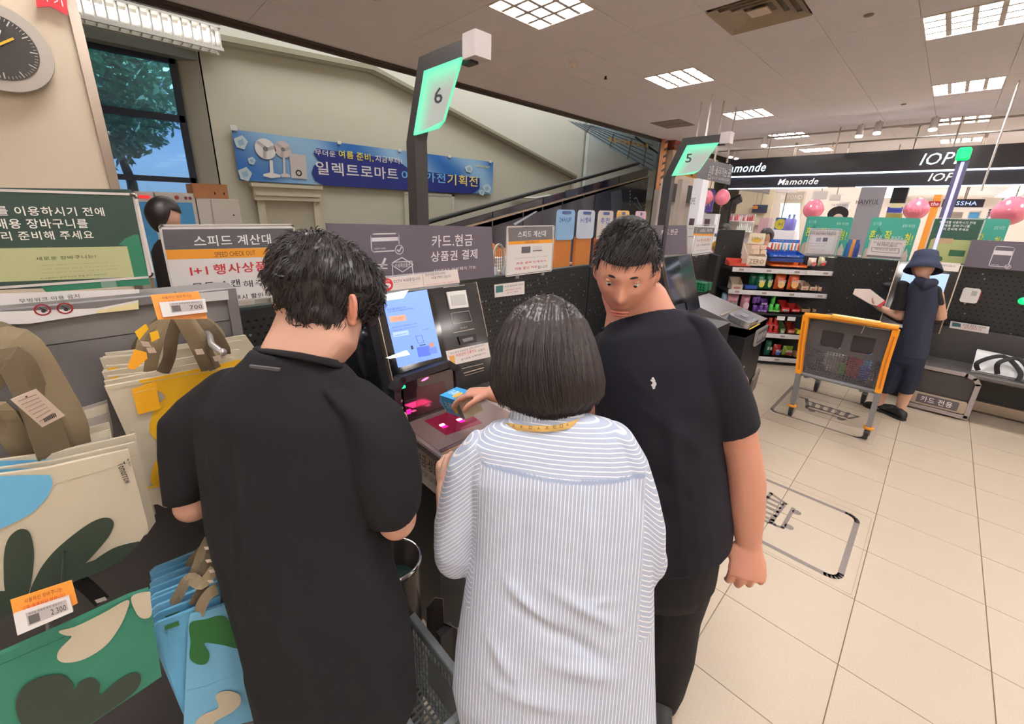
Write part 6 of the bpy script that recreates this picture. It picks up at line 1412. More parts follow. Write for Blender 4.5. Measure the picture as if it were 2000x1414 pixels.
mk('console_label', MB().box((4.44, .24, 1.0505), (4.49, .48, 1.0515)), mat('console_label', srgb(230, 220, 170)), ct)
mk('chain', MB().tube([(4.46, .30, 1.06), (4.45, .29, 1.0), (4.46, .30, .93)], .004, 6), M_steel, ct)
# gate grille facing the handle: solid rim with two windows and a lattice below
Cg = Board((4.56, .68, .44), -Y3, Vector((-.06, 0, 1)), ct)
sol = MB()
def pan(u0, v0, u1, v1, w=.012): sol.prism([(u0, v0), (u1, v0), (u1, v1), (u0, v1)], -w, 0, Cg.F)
pan(.02, .50, .58, .54); pan(.02, .26, .58, .30); pan(.02, .0, .05, .54); pan(.55, .0, .58, .54); pan(.05, 0, .55, .03); pan(.05, .3, .12, .5); pan(.27, .3, .33, .5); pan(.48, .3, .55, .5); pan(.12, .45, .27, .5); pan(.33, .45, .48, .5)
mk('gate_frame', sol, CD, ct)
for u in (.12, .33): mk('seat_back', MB().prism(rrect(u, .30, u+.15, .46, .03), -.03, -.02, Cg.F), mat('cart_dark', srgb(46, 44, 48)), ct)
lt = MB()
for k_ in range(24): lt.prism([(.055+.021*k_, .03), (.061+.021*k_, .03), (.061+.021*k_, .26), (.055+.021*k_, .26)], -.008, -.002, Cg.F)
for k_ in range(11): lt.prism([(.05, .035+.021*k_), (.55, .035+.021*k_), (.55, .041+.021*k_), (.05, .041+.021*k_)], -.009, -.001, Cg.F)
mk('gate_lattice', lt, CD, ct, kind='stuff')
def side_lattice(yt, yb):
    lt = MB(); top0, top1 = Vector((4.52, yt, .98)), Vector((5.5, yt-.04 if yt > .4 else yt+.06, .86)); b0, b1 = Vector((4.58, yb, .46)), Vector((5.4, yb-.03 if yb > .4 else yb+.04, .50))
    for k_ in range(26):
        a = k_/25; lt.tube([top0.lerp(top1, a), b0.lerp(b1, a)], .004, 4)
    for k_ in range(10):
        a = k_/9; lt.tube([top0.lerp(b0, a), top1.lerp(b1, a)], .004, 4)
    mk('side_lattice', lt, CD, ct, kind='stuff'); mk('rim', MB().tube([top0, top1], .014, 8), CD, ct)
side_lattice(.68, .64); side_lattice(.12, .14)
fl = MB()
for k_ in range(20): fl.tube([(4.58, .14+.026*k_, .46), (5.4, .18+.022*k_, .50)], .004, 4)
for k_ in range(14): fl.tube([(4.58+.063*k_, .14, .46), (4.58+.063*k_, .64, .46)], .004, 4)
mk('floor_lattice', fl, CD, ct, kind='stuff')
mk('bottom_bar', MB().tube([(4.55, .66, .44), (4.55, .10, .44)], .018, 8), CG, ct); mk('front_bar', MB().tube([(5.5, .62, .86), (5.5, .18, .86)], .014, 8), CD, ct)
for y in (.60, .20): mk('base_rail', MB().tube([(4.55, y, .42), (5.0, y, .30), (5.45, y, .13)], .014, 8), CG, ct)
gl_ = [((4.75, .30, .48), (.16, .10, .22), (200, 60, 60), 'red food box in the cart'), ((4.78, .44, .48), (.14, .12, .16), (220, 210, 206), 'white carton in the cart'), ((4.7, .22, .48), (.1, .07, .12), (80, 90, 180), 'small blue pack in the cart'),
       ((4.95, .28, .48), (.2, .16, .3), (90, 150, 196), 'tall blue carton at the front of the cart'), ((4.95, .48, .48), (.18, .12, .34), (214, 206, 200), 'tall pale bag at the front of the cart'), ((4.72, .33, .71), (.12, .08, .06), (180, 120, 90), 'small brown pack on the red box in the cart'), ((4.68, .37, .48), (.05, .05, .10), (130, 190, 70), 'green jar near the cart gate')]
for (p, s3, c_, lb) in gl_: tag(mk('grocery', MB().bbox((p[0]-s3[0]/2, p[1]-s3[1]/2, p[2]), (p[0]+s3[0]/2, p[1]+s3[1]/2, p[2]+s3[2]), .008), ink(*c_)), lb, 'grocery')
# ---- floor stickers
ST_G = ink(122, 112, 106)
def cart_icon(F_, s, parent, ox, oy, flip=1):
    mb = MB()
    def L(p0, p1, w): stroke(mb, F_, [(ox+p0[0]*s, oy+p0[1]*s*flip), (ox+p1[0]*s, oy+p1[1]*s*flip)], w*s, .0012, .0004)
    L((0, .52), (.13, .52), .05); L((.12, .53), (.22, .10), .06); L((.15, .42), (1.0, .34), .05); L((.2, .15), (.88, .12), .05); L((1.0, .36), (.88, .10), .05)
    for k_ in range(5): L((.28+.14*k_, .40), (.30+.13*k_, .14), .06)
    L((.22, .0), (.85, .0), .05); L((.2, .1), (.23, 0), .05); mb.prism([(ox+p[0]*s, oy+p[1]*s*flip) for p in ell(.32, -.06, .06, .06, 12)], .0012, .0016, F_); mb.prism([(ox+p[0]*s, oy+p[1]*s*flip) for p in ell(.78, -.06, .06, .06, 12)], .0012, .0016, F_)
    return mk('cart_icon', mb, ST_G, parent)
film = mat('floor_film', srgb(206, 188, 162), rough=.18, alpha=.25)
def floor_sticker(P, label, icon):
    t = thing('floor_sticker', label, 'floor sticker', (sum(p[0] for p in P)/4, sum(p[1] for p in P)/4, 0), 'cart parking stickers on the floor')
    F_ = frame((0, 0, 0), X3, Y3); x0, x1 = min(p[0] for p in P), max(p[0] for p in P); y0, y1 = min(p[1] for p in P), max(p[1] for p in P)
    mb = MB(); stroke(mb, F_, rrect(x0, y0, x1, y1, .06, 5), .028, .001, .0005, True); mk('outline', mb, ST_G, t)
    mk('film_edge', stroke(MB(), F_, [(x0-.06, y0-.06), (x1+.06, y0-.06), (x1+.06, y1+.06), (x0-.06, y1+.06)], .003, .0008, .0003, True), mat('film_edge', srgb(160, 144, 122)), t)
    icon(t, x0, y0, x1, y1)
floor_sticker([(2.52, -.03), (3.22, -.03), (3.22, 1.0), (2.52, 1.0)], 'cart parking sticker on the floor beside the navy shirt man', lambda t, a, b, c, d: cart_icon(frame((2.65, .28, 0), X3, Y3), .42, t, 0, 0, 1))
floor_sticker([(4.52, .09), (5.42, .09), (5.42, .80), (4.52, .80)], 'cart parking sticker on the floor under the orange shopping cart', lambda t, a, b, c, d: cart_icon(frame((a+.35, d-.12, 0), -Y3, X3), .50, t, 0, 0, 1))
# ================================================================== the cosmetics shops beyond
XF = 10.0
Fa = Board((XF, 3.45, 2.38), -Y3, Z3)
navy2 = mat('fascia_navy_black', srgb(40, 41, 50), rough=.3, coat=.2)
t = thing('shop_fascia', 'long two-tier black fascia with lit white brand lettering', 'fascia', (XF, 0, 2.38)); Fa.parent = t
mk('upper_band', MB().prism([(0, .24), (8, .24), (8, .57), (0, .57)], -.25, 0, Fa.F), navy2, t)
mk('lower_band', MB().prism([(0, .0), (8, .0), (8, .22), (0, .22)], -.25, -.05, Fa.F), navy2, t)
ledm = lit(226, 236, 255, 2.6)
mk('led_line', MB().prism([(0, .215), (8, .215), (8, .238), (0, .238)], -.05, .0, Fa.F), ledm, t); mk('led_line', MB().prism([(0, -.02), (1.72, -.02), (1.72, .0), (0, .0)], -.06, -.02, Fa.F), ledm, t); mk('led_line', MB().prism([(2.13, -.02), (8, -.02), (8, .0), (2.13, .0)], -.06, -.02, Fa.F), ledm, t)
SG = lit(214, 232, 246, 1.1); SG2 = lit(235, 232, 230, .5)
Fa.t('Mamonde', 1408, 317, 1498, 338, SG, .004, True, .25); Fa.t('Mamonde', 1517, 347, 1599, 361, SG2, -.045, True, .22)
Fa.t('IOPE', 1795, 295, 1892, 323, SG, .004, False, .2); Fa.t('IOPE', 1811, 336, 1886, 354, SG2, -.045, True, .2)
mk('return_band', MB().box((XF-.0, 3.45, 2.62), (XF+3.0, 3.5, 2.95)).box((XF, 3.45, 2.38), (XF+3, 3.48, 2.6)), navy2, t)
for k_, (px, py0, py1) in enumerate(((1630, 240, 300), (1500, 262, 303), (1862, 218, 286), (1945, 256, 290))):
    a = onx(px, py1, XF+.1); tag(mk('hanger_rod', MB().tube([(XF+.1, a.y, 2.93), (XF+.1, a.y, CEIL)], .012, 6), M_steel), 'thin steel hanger rod above the fascia, %s from the left' % ('third', 'second', 'fourth', 'fifth')[k_], 'rod', 'hanger rods of the fascia')
a = onx(1966, 262, 8.0); b = onx(1911, 358, 8.0); tag(mk('hanger_rod', MB().tube([(8.0, (a.y+b.y)/2, 2.2), (8.0, (a.y+b.y)/2, CEIL)], .010, 6), M_white), 'long thin white rod hanging in front of the fascia at the right', 'rod')
# grey hanging sign
Hs = Board((6.5, 2.62, 2.3), X3, Z3); t = thing('hanging_sign', 'grey hanging sign pointing up to the second floor on three rods', 'sign', Hs.F(.5, .2)); Hs.parent = t
q = [(1366, 307), (1431, 323), (1426, 361), (1362, 347)]; mk('board', MB().prism([Hs.uv(*p) for p in q], -.02, 0, Hs.F), mat('hang_grey', srgb(112, 112, 120), rough=.4), t)
Hs.t('2층 올라가는 곳', 1384, 321, 1428, 347, WH, .003, True); Hs.t('Up to 2F · SECOND FLOOR', 1389, 344, 1424, 356, WH, .003); Hs.line([(1383, 341), (1387, 342), (1387, 350), (1383, 349)], .01, WH, .003, True)
for px in (1372, 1396, 1421): 
    u, v = Hs.uv(px, 318); mk('rod', MB().tube([Hs.F(u, v, -.01), (Hs.F(u, v, -.01).x, Hs.F(u, v, -.01).y, CEIL)], .014, 8), M_white, t)
Ys = Board((6.4, 2.9, 2.3), X3, Z3); t = thing('yellow_direction_sign', 'yellow direction sign behind the number 5 sign', 'sign', Ys.F(0, 0)); Ys.parent = t
mk('board', MB().prism([Ys.uv(*p) for p in ((1340, 322), (1364, 328), (1361, 349), (1338, 343))], -.02, 0, Ys.F), ink(240, 168, 40), t); Ys.line([(1350, 330), (1346, 336), (1352, 343)], .03, DK, .003); mk('rod', MB().tube([Ys.F(*Ys.uv(1352, 325)), (Ys.F(*Ys.uv(1352, 325)).x, 2.9, CEIL)], .012, 8), M_white, t)
# interior: back wall, floor-standing displays
struct('wall_shop_back', MB().box((14.5, -9, 0), (14.7, 4.6, CEIL)), mat('shop_wall', srgb(214, 202, 190), rough=.6))
def slab(name, label, cat, box, x, m, th=.06, z0=None, group=None, em=None, r=.0):
    Bd = Board((x, 3, 0), -Y3, Z3); a_ = Bd.fit(*box); t = thing(name, label, cat, Bd.F((a_[0]+a_[2])/2, a_[1] if z0 is None else z0), group); Bd.parent = t
    lo = a_[1] if z0 is None else z0
    if z0 is None and a_[1] > 1.5: mk('support', MB().tube([Bd.F((a_[0]+a_[2])/2, a_[3]-.02, -th/2), Vector((*Bd.F((a_[0]+a_[2])/2, 0, -th/2).xy, CEIL))], .01, 6), M_steel, t)
    elif z0 is None: mk('support', MB().tube([Bd.F((a_[0]+a_[2])/2, a_[1]+.02, -th/2), Vector((*Bd.F((a_[0]+a_[2])/2, 0, -th/2).xy, 0))], .02, 6), M_steel, t)
    mk('panel', MB().prism(rrect(a_[0], lo, a_[2], a_[3], r) if r else [(a_[0], lo), (a_[2], lo), (a_[2], a_[3]), (a_[0], a_[3])], -th, 0, Bd.F), m, t); return Bd, a_, t
PALE = mat('column_pale', srgb(206, 198, 192), rough=.5)
slab('column', 'pale grey column left of the number 5 post', 'column', (1276, 350, 1292, 470), 9.0, PALE, .3, 0)
slab('column', 'pale grey column right of the number 5 post', 'column', (1303, 350, 1334, 500), 9.0, mat('column_warm', srgb(190, 180, 170)), .3, 0)
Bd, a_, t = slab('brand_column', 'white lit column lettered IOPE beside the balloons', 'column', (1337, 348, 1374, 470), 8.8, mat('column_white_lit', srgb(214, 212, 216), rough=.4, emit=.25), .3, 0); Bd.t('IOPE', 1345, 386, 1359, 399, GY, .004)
for k_ in (0, 1): mk('side_poster', MB().prism([(a_[0]+.04+.3*k_, .9), (a_[0]+.14+.3*k_, .9), (a_[0]+.14+.3*k_, 1.75), (a_[0]+.04+.3*k_, 1.75)], .0, .01, Bd.F), ink(90, 70, 80), t)
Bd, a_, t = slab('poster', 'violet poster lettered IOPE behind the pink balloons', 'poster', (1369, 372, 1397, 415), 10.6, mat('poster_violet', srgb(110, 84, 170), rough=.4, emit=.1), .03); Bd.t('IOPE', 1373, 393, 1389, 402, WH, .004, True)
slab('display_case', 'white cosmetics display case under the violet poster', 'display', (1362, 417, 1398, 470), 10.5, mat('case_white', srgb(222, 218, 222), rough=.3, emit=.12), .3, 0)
slab('wall_panel', 'cream wall panel behind the hanging shelf fixtures', 'panel', (1432, 370, 1515, 440), 14.3, mat('shop_cream', srgb(206, 192, 164), rough=.6), .1)
slab('column', 'beige column left of the BEYOND panel', 'column', (1503, 376, 1517, 470), 12.6, mat('column_beige', srgb(190, 180, 162)), .3, 0)
Bd, a_, t = slab('lettered_display', 'beige panel lettered BEYOND over a pale lit window', 'panel', (1516, 374, 1572, 470), 12.6, mat('beyond_beige', srgb(196, 182, 162), rough=.5), .2, 0)
Bd.t('BEYOND', 1525, 381, 1568, 389, WH, .01, True); mk('light_panel', MB().prism([Bd.uv(*p) for p in ((1525, 397), (1563, 397), (1560, 468), (1520, 468))], 0, .02, Bd.F), lit(206, 232, 226, .8), t)
Bd, a_, t = slab('poster', 'blue 1+1 poster with a yellow badge', 'poster', (1511, 425, 1536, 450), 11.6, ink(40, 90, 150), .03); c0 = Bd.uv(1524, 438); shape(t, Bd.F, ell(*c0, .12, .12, 18), ink(190, 180, 60), .003); Bd.t('1+1', 1519, 434, 1529, 442, DK, .005, True)
for k_, px in enumerate((1536, 1545)):
    p = onx(px, 450, 11.4); tag(mk('pump_bottle', MB().lathe([(.06, 0), (.07, .02), (.07, .22), (.02, .27), (.02, .33), (.03, .34), (0, .35)], (11.4, p.y, p.z), 12), mat('pump_violet', srgb(130, 124, 200), rough=.2)), ('left', 'right')[k_]+' violet pump bottle before the lit window', 'bottle', 'violet pump bottles')
tag(mk('bottle_stand', MB().box((11.3, onx(1556, 450, 11.4).y, 0), (11.6, onx(1508, 450, 11.4).y, onx(1536, 450, 11.4).z)), mat('case_white', srgb(222, 218, 222))), 'white stand carrying the violet pump bottles', 'stand')
Bd, a_, t = slab('lettered_display', 'white panel lettered THE FACE SHOP with a portrait poster', 'panel', (1619, 394, 1660, 470), 12.8, mat('panel_white', srgb(214, 210, 208), rough=.4), .1, 0); Bd.t('THE FACE SHOP', 1623, 398, 1656, 403, GY, .005)
Bd.rect(1621, 406, 1651, 428, ink(190, 214, 200), .005); c0 = Bd.uv(1636, 420); shape(t, Bd.F, ell(c0[0], c0[1]+.02, .2, .18, 18), ink(30, 26, 30), .007); shape(t, Bd.F, ell(c0[0]+.02, c0[1]-.08, .1, .11, 16), ink(226, 200, 190), .009)
slab('wall_panel', 'grey upright panel between the balloon and the portrait poster', 'panel', (1603, 390, 1620, 470), 12.9, mat('panel_grey', srgb(150, 146, 148)), .1, 0)
Bd, a_, t = slab('brand_banner', 'grey banner lettered HANYUL below the fascia', 'banner', (1668, 365, 1733, 424), 9.9, mat('hanyul_grey', srgb(150, 150, 158), rough=.5), .03, 1.2); Bd.t('HANYUL', 1671, 390, 1718, 399, ink(50, 50, 56), .004); Bd.t('자연의 힘으로', 1680, 399, 1711, 402, GY, .004)
# hanging fixtures, boxes and shelves
for k_, (bx_, x_, m_) in enumerate((((1513, 366, 1554, 376), 11.5, PALE), ((1585, 373, 1618, 389), 11.8, PALE), ((1619, 380, 1644, 392), 12.2, PALE))): slab('hanging_sign_box', 'small beige hanging box sign, %s from the left under the fascia' % ('first', 'second', 'third')[k_], 'sign', bx_, x_, m_, .2, group='hanging box signs')
t = thing('light_fixture', 'tilted black framed display lamp on a stand by the left balloons', 'lamp', (10.8, 3.9, 0)); a = onx(1412, 400, 10.8); b = onx(1446, 383, 10.8)
mk('panel', MB().add([a+Vector((0, 0, 0)), b, b+Vector((.2, 0, -.12)), a+Vector((.2, 0, -.12)), a+Vector((0, 0, .05)), b+Vector((0, 0, .05)), b+Vector((.2, 0, -.07)), a+Vector((.2, 0, -.07))], [(0, 3, 2, 1), (4, 5, 6, 7), (0, 1, 5, 4), (1, 2, 6, 5), (2, 3, 7, 6), (3, 0, 4, 7)]), M_black, t); mk('stand', MB().tube([a+Vector((.05, -.15, 0)), (a.x+.05, a.y-.15, 0)], .02, 6).tube([a.lerp(b, .5)+Vector((.05, 0, 0)), (a.x+.05, a.lerp(b, .5).y, 0)], .02, 6), M_black, t)
def shelfrow(box, x, label, cols, n, rows, name='cosmetic_bottle'):
    Bd, a_, t = slab('cosmetics_shelf', label, 'shelf', (box[0], box[1], box[2], box[3]), x, mat('shelf_pale', srgb(200, 194, 190), rough=.4), .04, 0)
    r_ = random.Random(int(box[0])); w = a_[2]-a_[0]
    for j in range(rows):
        z = a_[3]-(j+1)*(a_[3]-a_[1])/rows; mk('shelf_board', MB().prism([(a_[0], z-.02), (a_[2], z-.02), (a_[2], z), (a_[0], z)], 0, .2, Bd.F), M_white, t)
        for i in range(n):
            u = a_[0]+w*(i+.5)/n; h = r_.uniform(.09, .17); rd = w/n*.36; c_ = Bd.F(u, z, .1)
            tag(mk(name, MB().lathe([(rd, 0), (rd, h*.7), (rd*.4, h*.8), (rd*.4, h), (0, h)], c_, 8), ink(*cols[r_.randrange(len(cols))])), 'small cosmetic bottle on '+label.split(' ', 1)[1], 'bottle', 'cosmetics on '+label.split(' ', 1)[1])
shelfrow((1424, 417, 1476, 432), 11.2, 'the red-topped cosmetics shelf', [(200, 60, 70), (220, 200, 200), (180, 50, 60)], 12, 1)
shelfrow((1440, 433, 1472, 452), 11.0, 'the pale bottle shelf left of the seated woman', [(220, 224, 206), (200, 214, 200)], 8, 1)
shelfrow((1652, 428, 1668, 450), 11.4, 'the narrow shelf behind the teal boards', [(220, 80, 90), (230, 224, 224)], 4, 1)
slab('display_case', 'grey glass case with pink shelves right of the bottles', 'display', (1479, 425, 1503, 452), 11.3, mat('pink_case', srgb(196, 160, 166), rough=.4), .3, 0)
slab('poster', 'dark poster row with orange patch on the far wall', 'poster', (1468, 400, 1500, 416), 14.2, mat('dark_poster', srgb(60, 66, 84), rough=.3), .03)
slab('poster', 'orange poster on the far wall behind the bottles', 'poster', (1470, 402, 1480, 408), 14.1, ink(206, 130, 60), .03)
# right part of the shop
slab('ceiling_panel_far', 'pale dropped ceiling edge deep inside the shop', 'panel', (1736, 368, 1990, 382), 14.2, mat('far_ceiling_pale', srgb(200, 188, 182), rough=.6), .05)
t = thing('lantern', 'black cube lantern hanging under the fascia', 'lamp', onx(1757, 382, 10.6)); c_ = onx(1757, 382, 10.6)
mk('cube', MB().box(c_-Vector((.1, .1, .13)), c_+Vector((.1, .1, .13))), M_black, t); mk('rod', MB().tube([c_, (c_.x, c_.y, CEIL)], .008, 6), M_black, t)
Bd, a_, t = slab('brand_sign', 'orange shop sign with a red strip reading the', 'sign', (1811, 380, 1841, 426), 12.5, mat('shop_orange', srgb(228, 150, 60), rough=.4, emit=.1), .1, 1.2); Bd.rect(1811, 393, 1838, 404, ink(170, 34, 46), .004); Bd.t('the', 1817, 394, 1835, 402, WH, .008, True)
Bd, a_, t = slab('brand_sign', 'black glossy sign lettered MISSHA with blue-white letters', 'sign', (1838, 389, 1925, 405), 12.0, mat('sign_gloss', srgb(30, 32, 48), rough=.1, coat=.6), .1); Bd.t('MISSHA', 1850, 393, 1910, 401, lit(150, 170, 240, 1.2), .006)
slab('brand_sign', 'white shelf edge strip under the MISSHA sign', 'sign', (1838, 405, 1925, 409), 12.0, mat('case_white', srgb(222, 218, 222)), .1)
Bd, a_, t = slab('poster', 'purple poster reading 50 near the right balloon', 'poster', (1921, 408, 1944, 440), 11.6, ink(70, 44, 84), .03, 1.2); Bd.t('50', 1926, 417, 1937, 426, WH, .004, True); Bd.t('최대', 1927, 411, 1938, 415, WH, .004)
Bd, a_, t = slab('poster', 'blue and white poster in a pale frame right of the lit post', 'poster', (1884, 412, 1918, 440), 11.8, mat('frame_pale', srgb(210, 204, 198)), .03, 1.2); Bd.rect(1888, 415, 1914, 435, ink(90, 160, 210), .004)
slab('poster', 'green and orange sign at the right edge of the shop', 'sign', (1953, 388, 2010, 400), 12.2, ink(50, 150, 90), .05); slab('wall_panel', 'white panel with grey pictures left of the blue frame poster', 'panel', (1848, 414, 1882, 440), 12.2, PALE, .05, 1.2)
slab('poster', 'small cream promotional poster under the lantern', 'poster', (1738, 390, 1765, 406), 11.9, ink(214, 206, 160), .03); slab('poster', 'blue strip poster under the cream one', 'poster', (1731, 404, 1764, 416), 12.0, ink(70, 84, 190), .03); slab('poster', 'yellow strip poster low beside the SALE balloon', 'poster', (1728, 416, 1764, 428), 12.1, ink(190, 180, 100), .03)
lampm = mat('far_strip_light', (1, .98, .95), emit=4, var=0)
for nm, xs, yy, dx_, n_, x_ in (('right edge of the picture', 1966, 384, 7, 6, 13.0), ('left of the black lantern', 1738, 385, -1, 5, 13.5)):
    a = onx(xs, yy, x_); t = thing('light_row', 'row of short white strip lights inside the shop, '+nm, 'light', a)
    for k_ in range(n_):
        a = onx(xs+dx_*k_, yy-4*k_, x_-.1*k_); mk('strip_light', MB().box(a-Vector((.03, .15, .01)), (a.x+.03, a.y+.15, a.z+.01)), lampm, t)
    mk('stem', MB().box((a.x, a.y-.01, a.z), (a.x+.02, a.y+.01, CEIL)), M_steel, t)
# balloons
def balloon(px, py, r, x, label, word=None):
    c_ = onx(px, py, x); col = mat('balloon_pink', srgb(255, 140, 165), rough=.15, coat=.6, var=.03); t = thing('balloon', label, 'balloon', c_-Vector((0, 0, r*1.2)), 'pink balloons')
    mk('envelope', MB().lathe([(max(.001, r*math.sin(a_)*(1-.12*(1 if a_ > PI/2 else 0)*math.sin(a_*2-PI))), -r*1.08*math.cos(a_)) for a_ in [PI*k/14 for k in range(15)]][::1], c_, 22), col, t, True)
    mk('knot', MB().lathe([(.02, 0), (.005, .03)], c_-Vector((0, 0, r*1.08+.03)), 8), col, t); mk('string', MB().tube([c_-Vector((0, 0, r*1.1)), (c_.x, c_.y+.03, 0)], .003, 4), M_white, t)
    if word:
        Bw_ = Board(c_+Vector((-r*1.005, 0, 0)), -Y3, Z3, t); text(word, Bw_.F, -r*.55, -.05, r*1.1, r*.35, ink(250, 150, 170), t, .004, True)
balloon(1381, 385, .13, 9.6, 'pink balloon, left of the pair above the violet poster'); balloon(1411, 385, .15, 9.6, 'pink balloon, right of the pair by the black fixture')
balloon(1589, 408, .155, 9.3, 'pink balloon below the lower Mamonde lettering'); balloon(1790, 408, .145, 8.8, 'pink balloon printed SALE below the fascia', 'SALE'); balloon(1973, 412, .165, 8.4, 'pink balloon at the right edge of the picture'); balloon(1950, 430, .11, 8.9, 'small pink balloon tucked behind the right-edge balloon')
# tag-covered No.1 card, gridded bag
Bd, a_, t = slab('promo_card', 'white card with a gold No.1 badge left of the snack shelf', 'card', (1392, 452, 1415, 506), 5.9, ink(222, 214, 214), .02); c0 = Bd.uv(1402, 482); shape(t, Bd.F, ell(*c0, .085, .085, 22), ink(214, 160, 50), .002); Bd.t('No.1', 1391, 480, 1408, 493, ink(50, 60, 110), .004, True); Bd.rect(1395, 456, 1412, 463, ink(50, 110, 180), .003); Bd.t('판매량', 1397, 457, 1410, 462, WH, .005)
Bd, a_, t = slab('gridded_display', 'blue-white gridded display sheet below the No.1 card', 'display', (1386, 508, 1404, 550), 5.95, ink(190, 200, 214), .05)
for k_ in range(4): Bd.lineuv([(a_[0]+(a_[2]-a_[0])*(k_+.5)/4, a_[1]), (a_[0]+(a_[2]-a_[0])*(k_+.5)/4, a_[3])], .008, WH, .003)
for k_ in range(7): Bd.lineuv([(a_[0], a_[1]+(a_[3]-a_[1])*(k_+.5)/7), (a_[2], a_[1]+(a_[3]-a_[1])*(k_+.5)/7)], .008, WH, .003)
slab('storage_bin', 'yellow bin base at the foot of the gridded display', 'bin', (1380, 552, 1398, 572), 5.95, ink(220, 160, 40), .2, 0)
# ================================================================== people
def skin_mat(name, c):
    m = mat(name, c, rough=.5, var=.05, vscale=14, bump=.04, bscale=260); b = m.node_tree.nodes['Principled BSDF']
    b.inputs['Subsurface Weight'].default_value = .12; b.inputs['Subsurface Radius'].default_value = (.012, .005, .003); return m
SK1 = skin_mat('skin_light', srgb(192, 146, 124)); SK2 = skin_mat('skin_tan', srgb(206, 146, 122)); SK3 = skin_mat('skin_pale', srgb(206, 162, 138))
class Sheet:
    """vertical (or leaning) plane through a body, used to place its cross-sections; w moves away from the viewer"""
    def __init__(s, p, spine, lat): s.p = Vector(p); s.lat = Vector(lat).normalized(); s.sp = Vector(spine).normalized(); s.n = s.lat.cross(s.sp).normalized(); s.n = s.n if s.n.dot(Vector(ray(1000, 700))) > 0 else -s.n
    def __call__(s, px, py, w=0.0):
        d = Vector(ray(px, py)); c = Vector((0, 0, CAM_Z)); t = (s.p+s.n*w-c).dot(s.n)/d.dot(s.n); return c+d*t
def loftrows(mb, P, rows, n=28, ex=2.4, w=0.0, ends=(True, True), ck=.7):
    """rows: (x0, y0, x1, y1, half thickness[, w]) -> rounded cross-sections"""
    rings = []; C_ = []
    for r in rows:
        ww = r[5] if len(r) > 5 else w; C_.append((P(r[0], r[1], ww), P(r[2], r[3], ww), r[4]))
    mids = [(a+b)/2 for a, b, _ in C_]
    def ring(c, U, Vv):
        out = []
        for k in range(n):
            a = 2*PI*k/n; ca, sa = math.cos(a), math.sin(a); e = 2/ex
            out.append(c+U*(abs(ca)**e*(1 if ca > 0 else -1))+Vv*(abs(sa)**e*(1 if sa > 0 else -1)))
        return out
    for i, (a, b, th) in enumerate(C_):
        t = (mids[min(i+1, len(mids)-1)]-mids[max(0, i-1)]).normalized(); U = (b-a)/2; nv = U.cross(t).normalized()*th
        if i == 0 and ends[0]:
            for q in (.98, .8, .45): 
                rings.append(ring((a+b)/2-t*min(th, U.length)*q*ck, U*math.sqrt(max(0, 1-q*q)), nv*math.sqrt(max(0, 1-q*q))))
        rings.append(ring((a+b)/2, U, nv))
        if i == len(C_)-1 and ends[1]:
            for q in (.45, .8, .98): rings.append(ring((a+b)/2+t*min(th, U.length)*q*.7, U*math.sqrt(max(0, 1-q*q)), nv*math.sqrt(max(0, 1-q*q))))
    mb.loft(rings); return rings
def headgrid(c, Rm, s=1.0, n=56, m=44, lids=.0):
    """a human head as a displaced sphere; local +Y is the face, +Z the crown"""
    mb = MB(); vs = []
    for j in range(m+1):
        ph = -PI/2+PI*j/m
        for i in range(n):
            th = 2*PI*i/n; x, y, z = math.cos(ph)*math.cos(th), math.cos(ph)*math.sin(th), math.sin(ph)
            X, Y, Z = x*.077, y*.097, z*.118
            if z < .1 and y > -.3: k = min(1, (.1-z)/1.1); X *= 1-.38*k*k-.1*k; Y *= 1-.06*k
            if z < -.2 and y < 0: k = min(1, (-.2-z)/.8); Y *= 1-.35*k
            if y > 0:
                g = lambda x0, z0, sx, sz: math.exp(-((X-x0)/sx)**2-((Z-z0)/sz)**2)
                Y += .020*g(0, -.028, .012, .014)+.012*g(0, -.008, .008, .022)+.004*g(0, .03, .035, .008)
                Y -= .010*(g(.031, .010, .014, .010)+g(-.031, .010, .014, .010))
                Y += .007*g(0, -.062, .02, .005)+.006*g(0, -.074, .017, .006)-.003*g(0, -.068, .022, .0022)+.007*g(0, -.1, .018, .012)
                Y += .004*(g(.045, -.02, .018, .02)+g(-.045, -.02, .018, .02))
            vs.append(c+Rm @ (Vector((X, Y, Z))*s))
    fs = [(j*n+i, j*n+(i+1) % n, (j+1)*n+(i+1) % n, (j+1)*n+i) for j in range(m) for i in range(n)]
    return mb.add(vs, fs, True)
def ear(mb, c, Rm, side, s=1.0):
    pts = [Vector((side*.078, -.004-.012*math.sin(a), .004+.030*math.cos(a))) for a in [PI*k/8*1.15-.1 for k in range(9)]]
    loop = [(Vector((side*(.079+.006*math.sin(a)), -.010+.016*math.cos(a), -.002+.031*math.sin(a)))) for a in [2*PI*k/14 for k in range(15)]]
    mb.tube([c+Rm @ (p*s) for p in loop], .0048*s, 8); mb.sphere(c+Rm @ (Vector((side*.077, -.006, -.004))*s), .016*s, 10, 8, (.45, .8, 1.4))
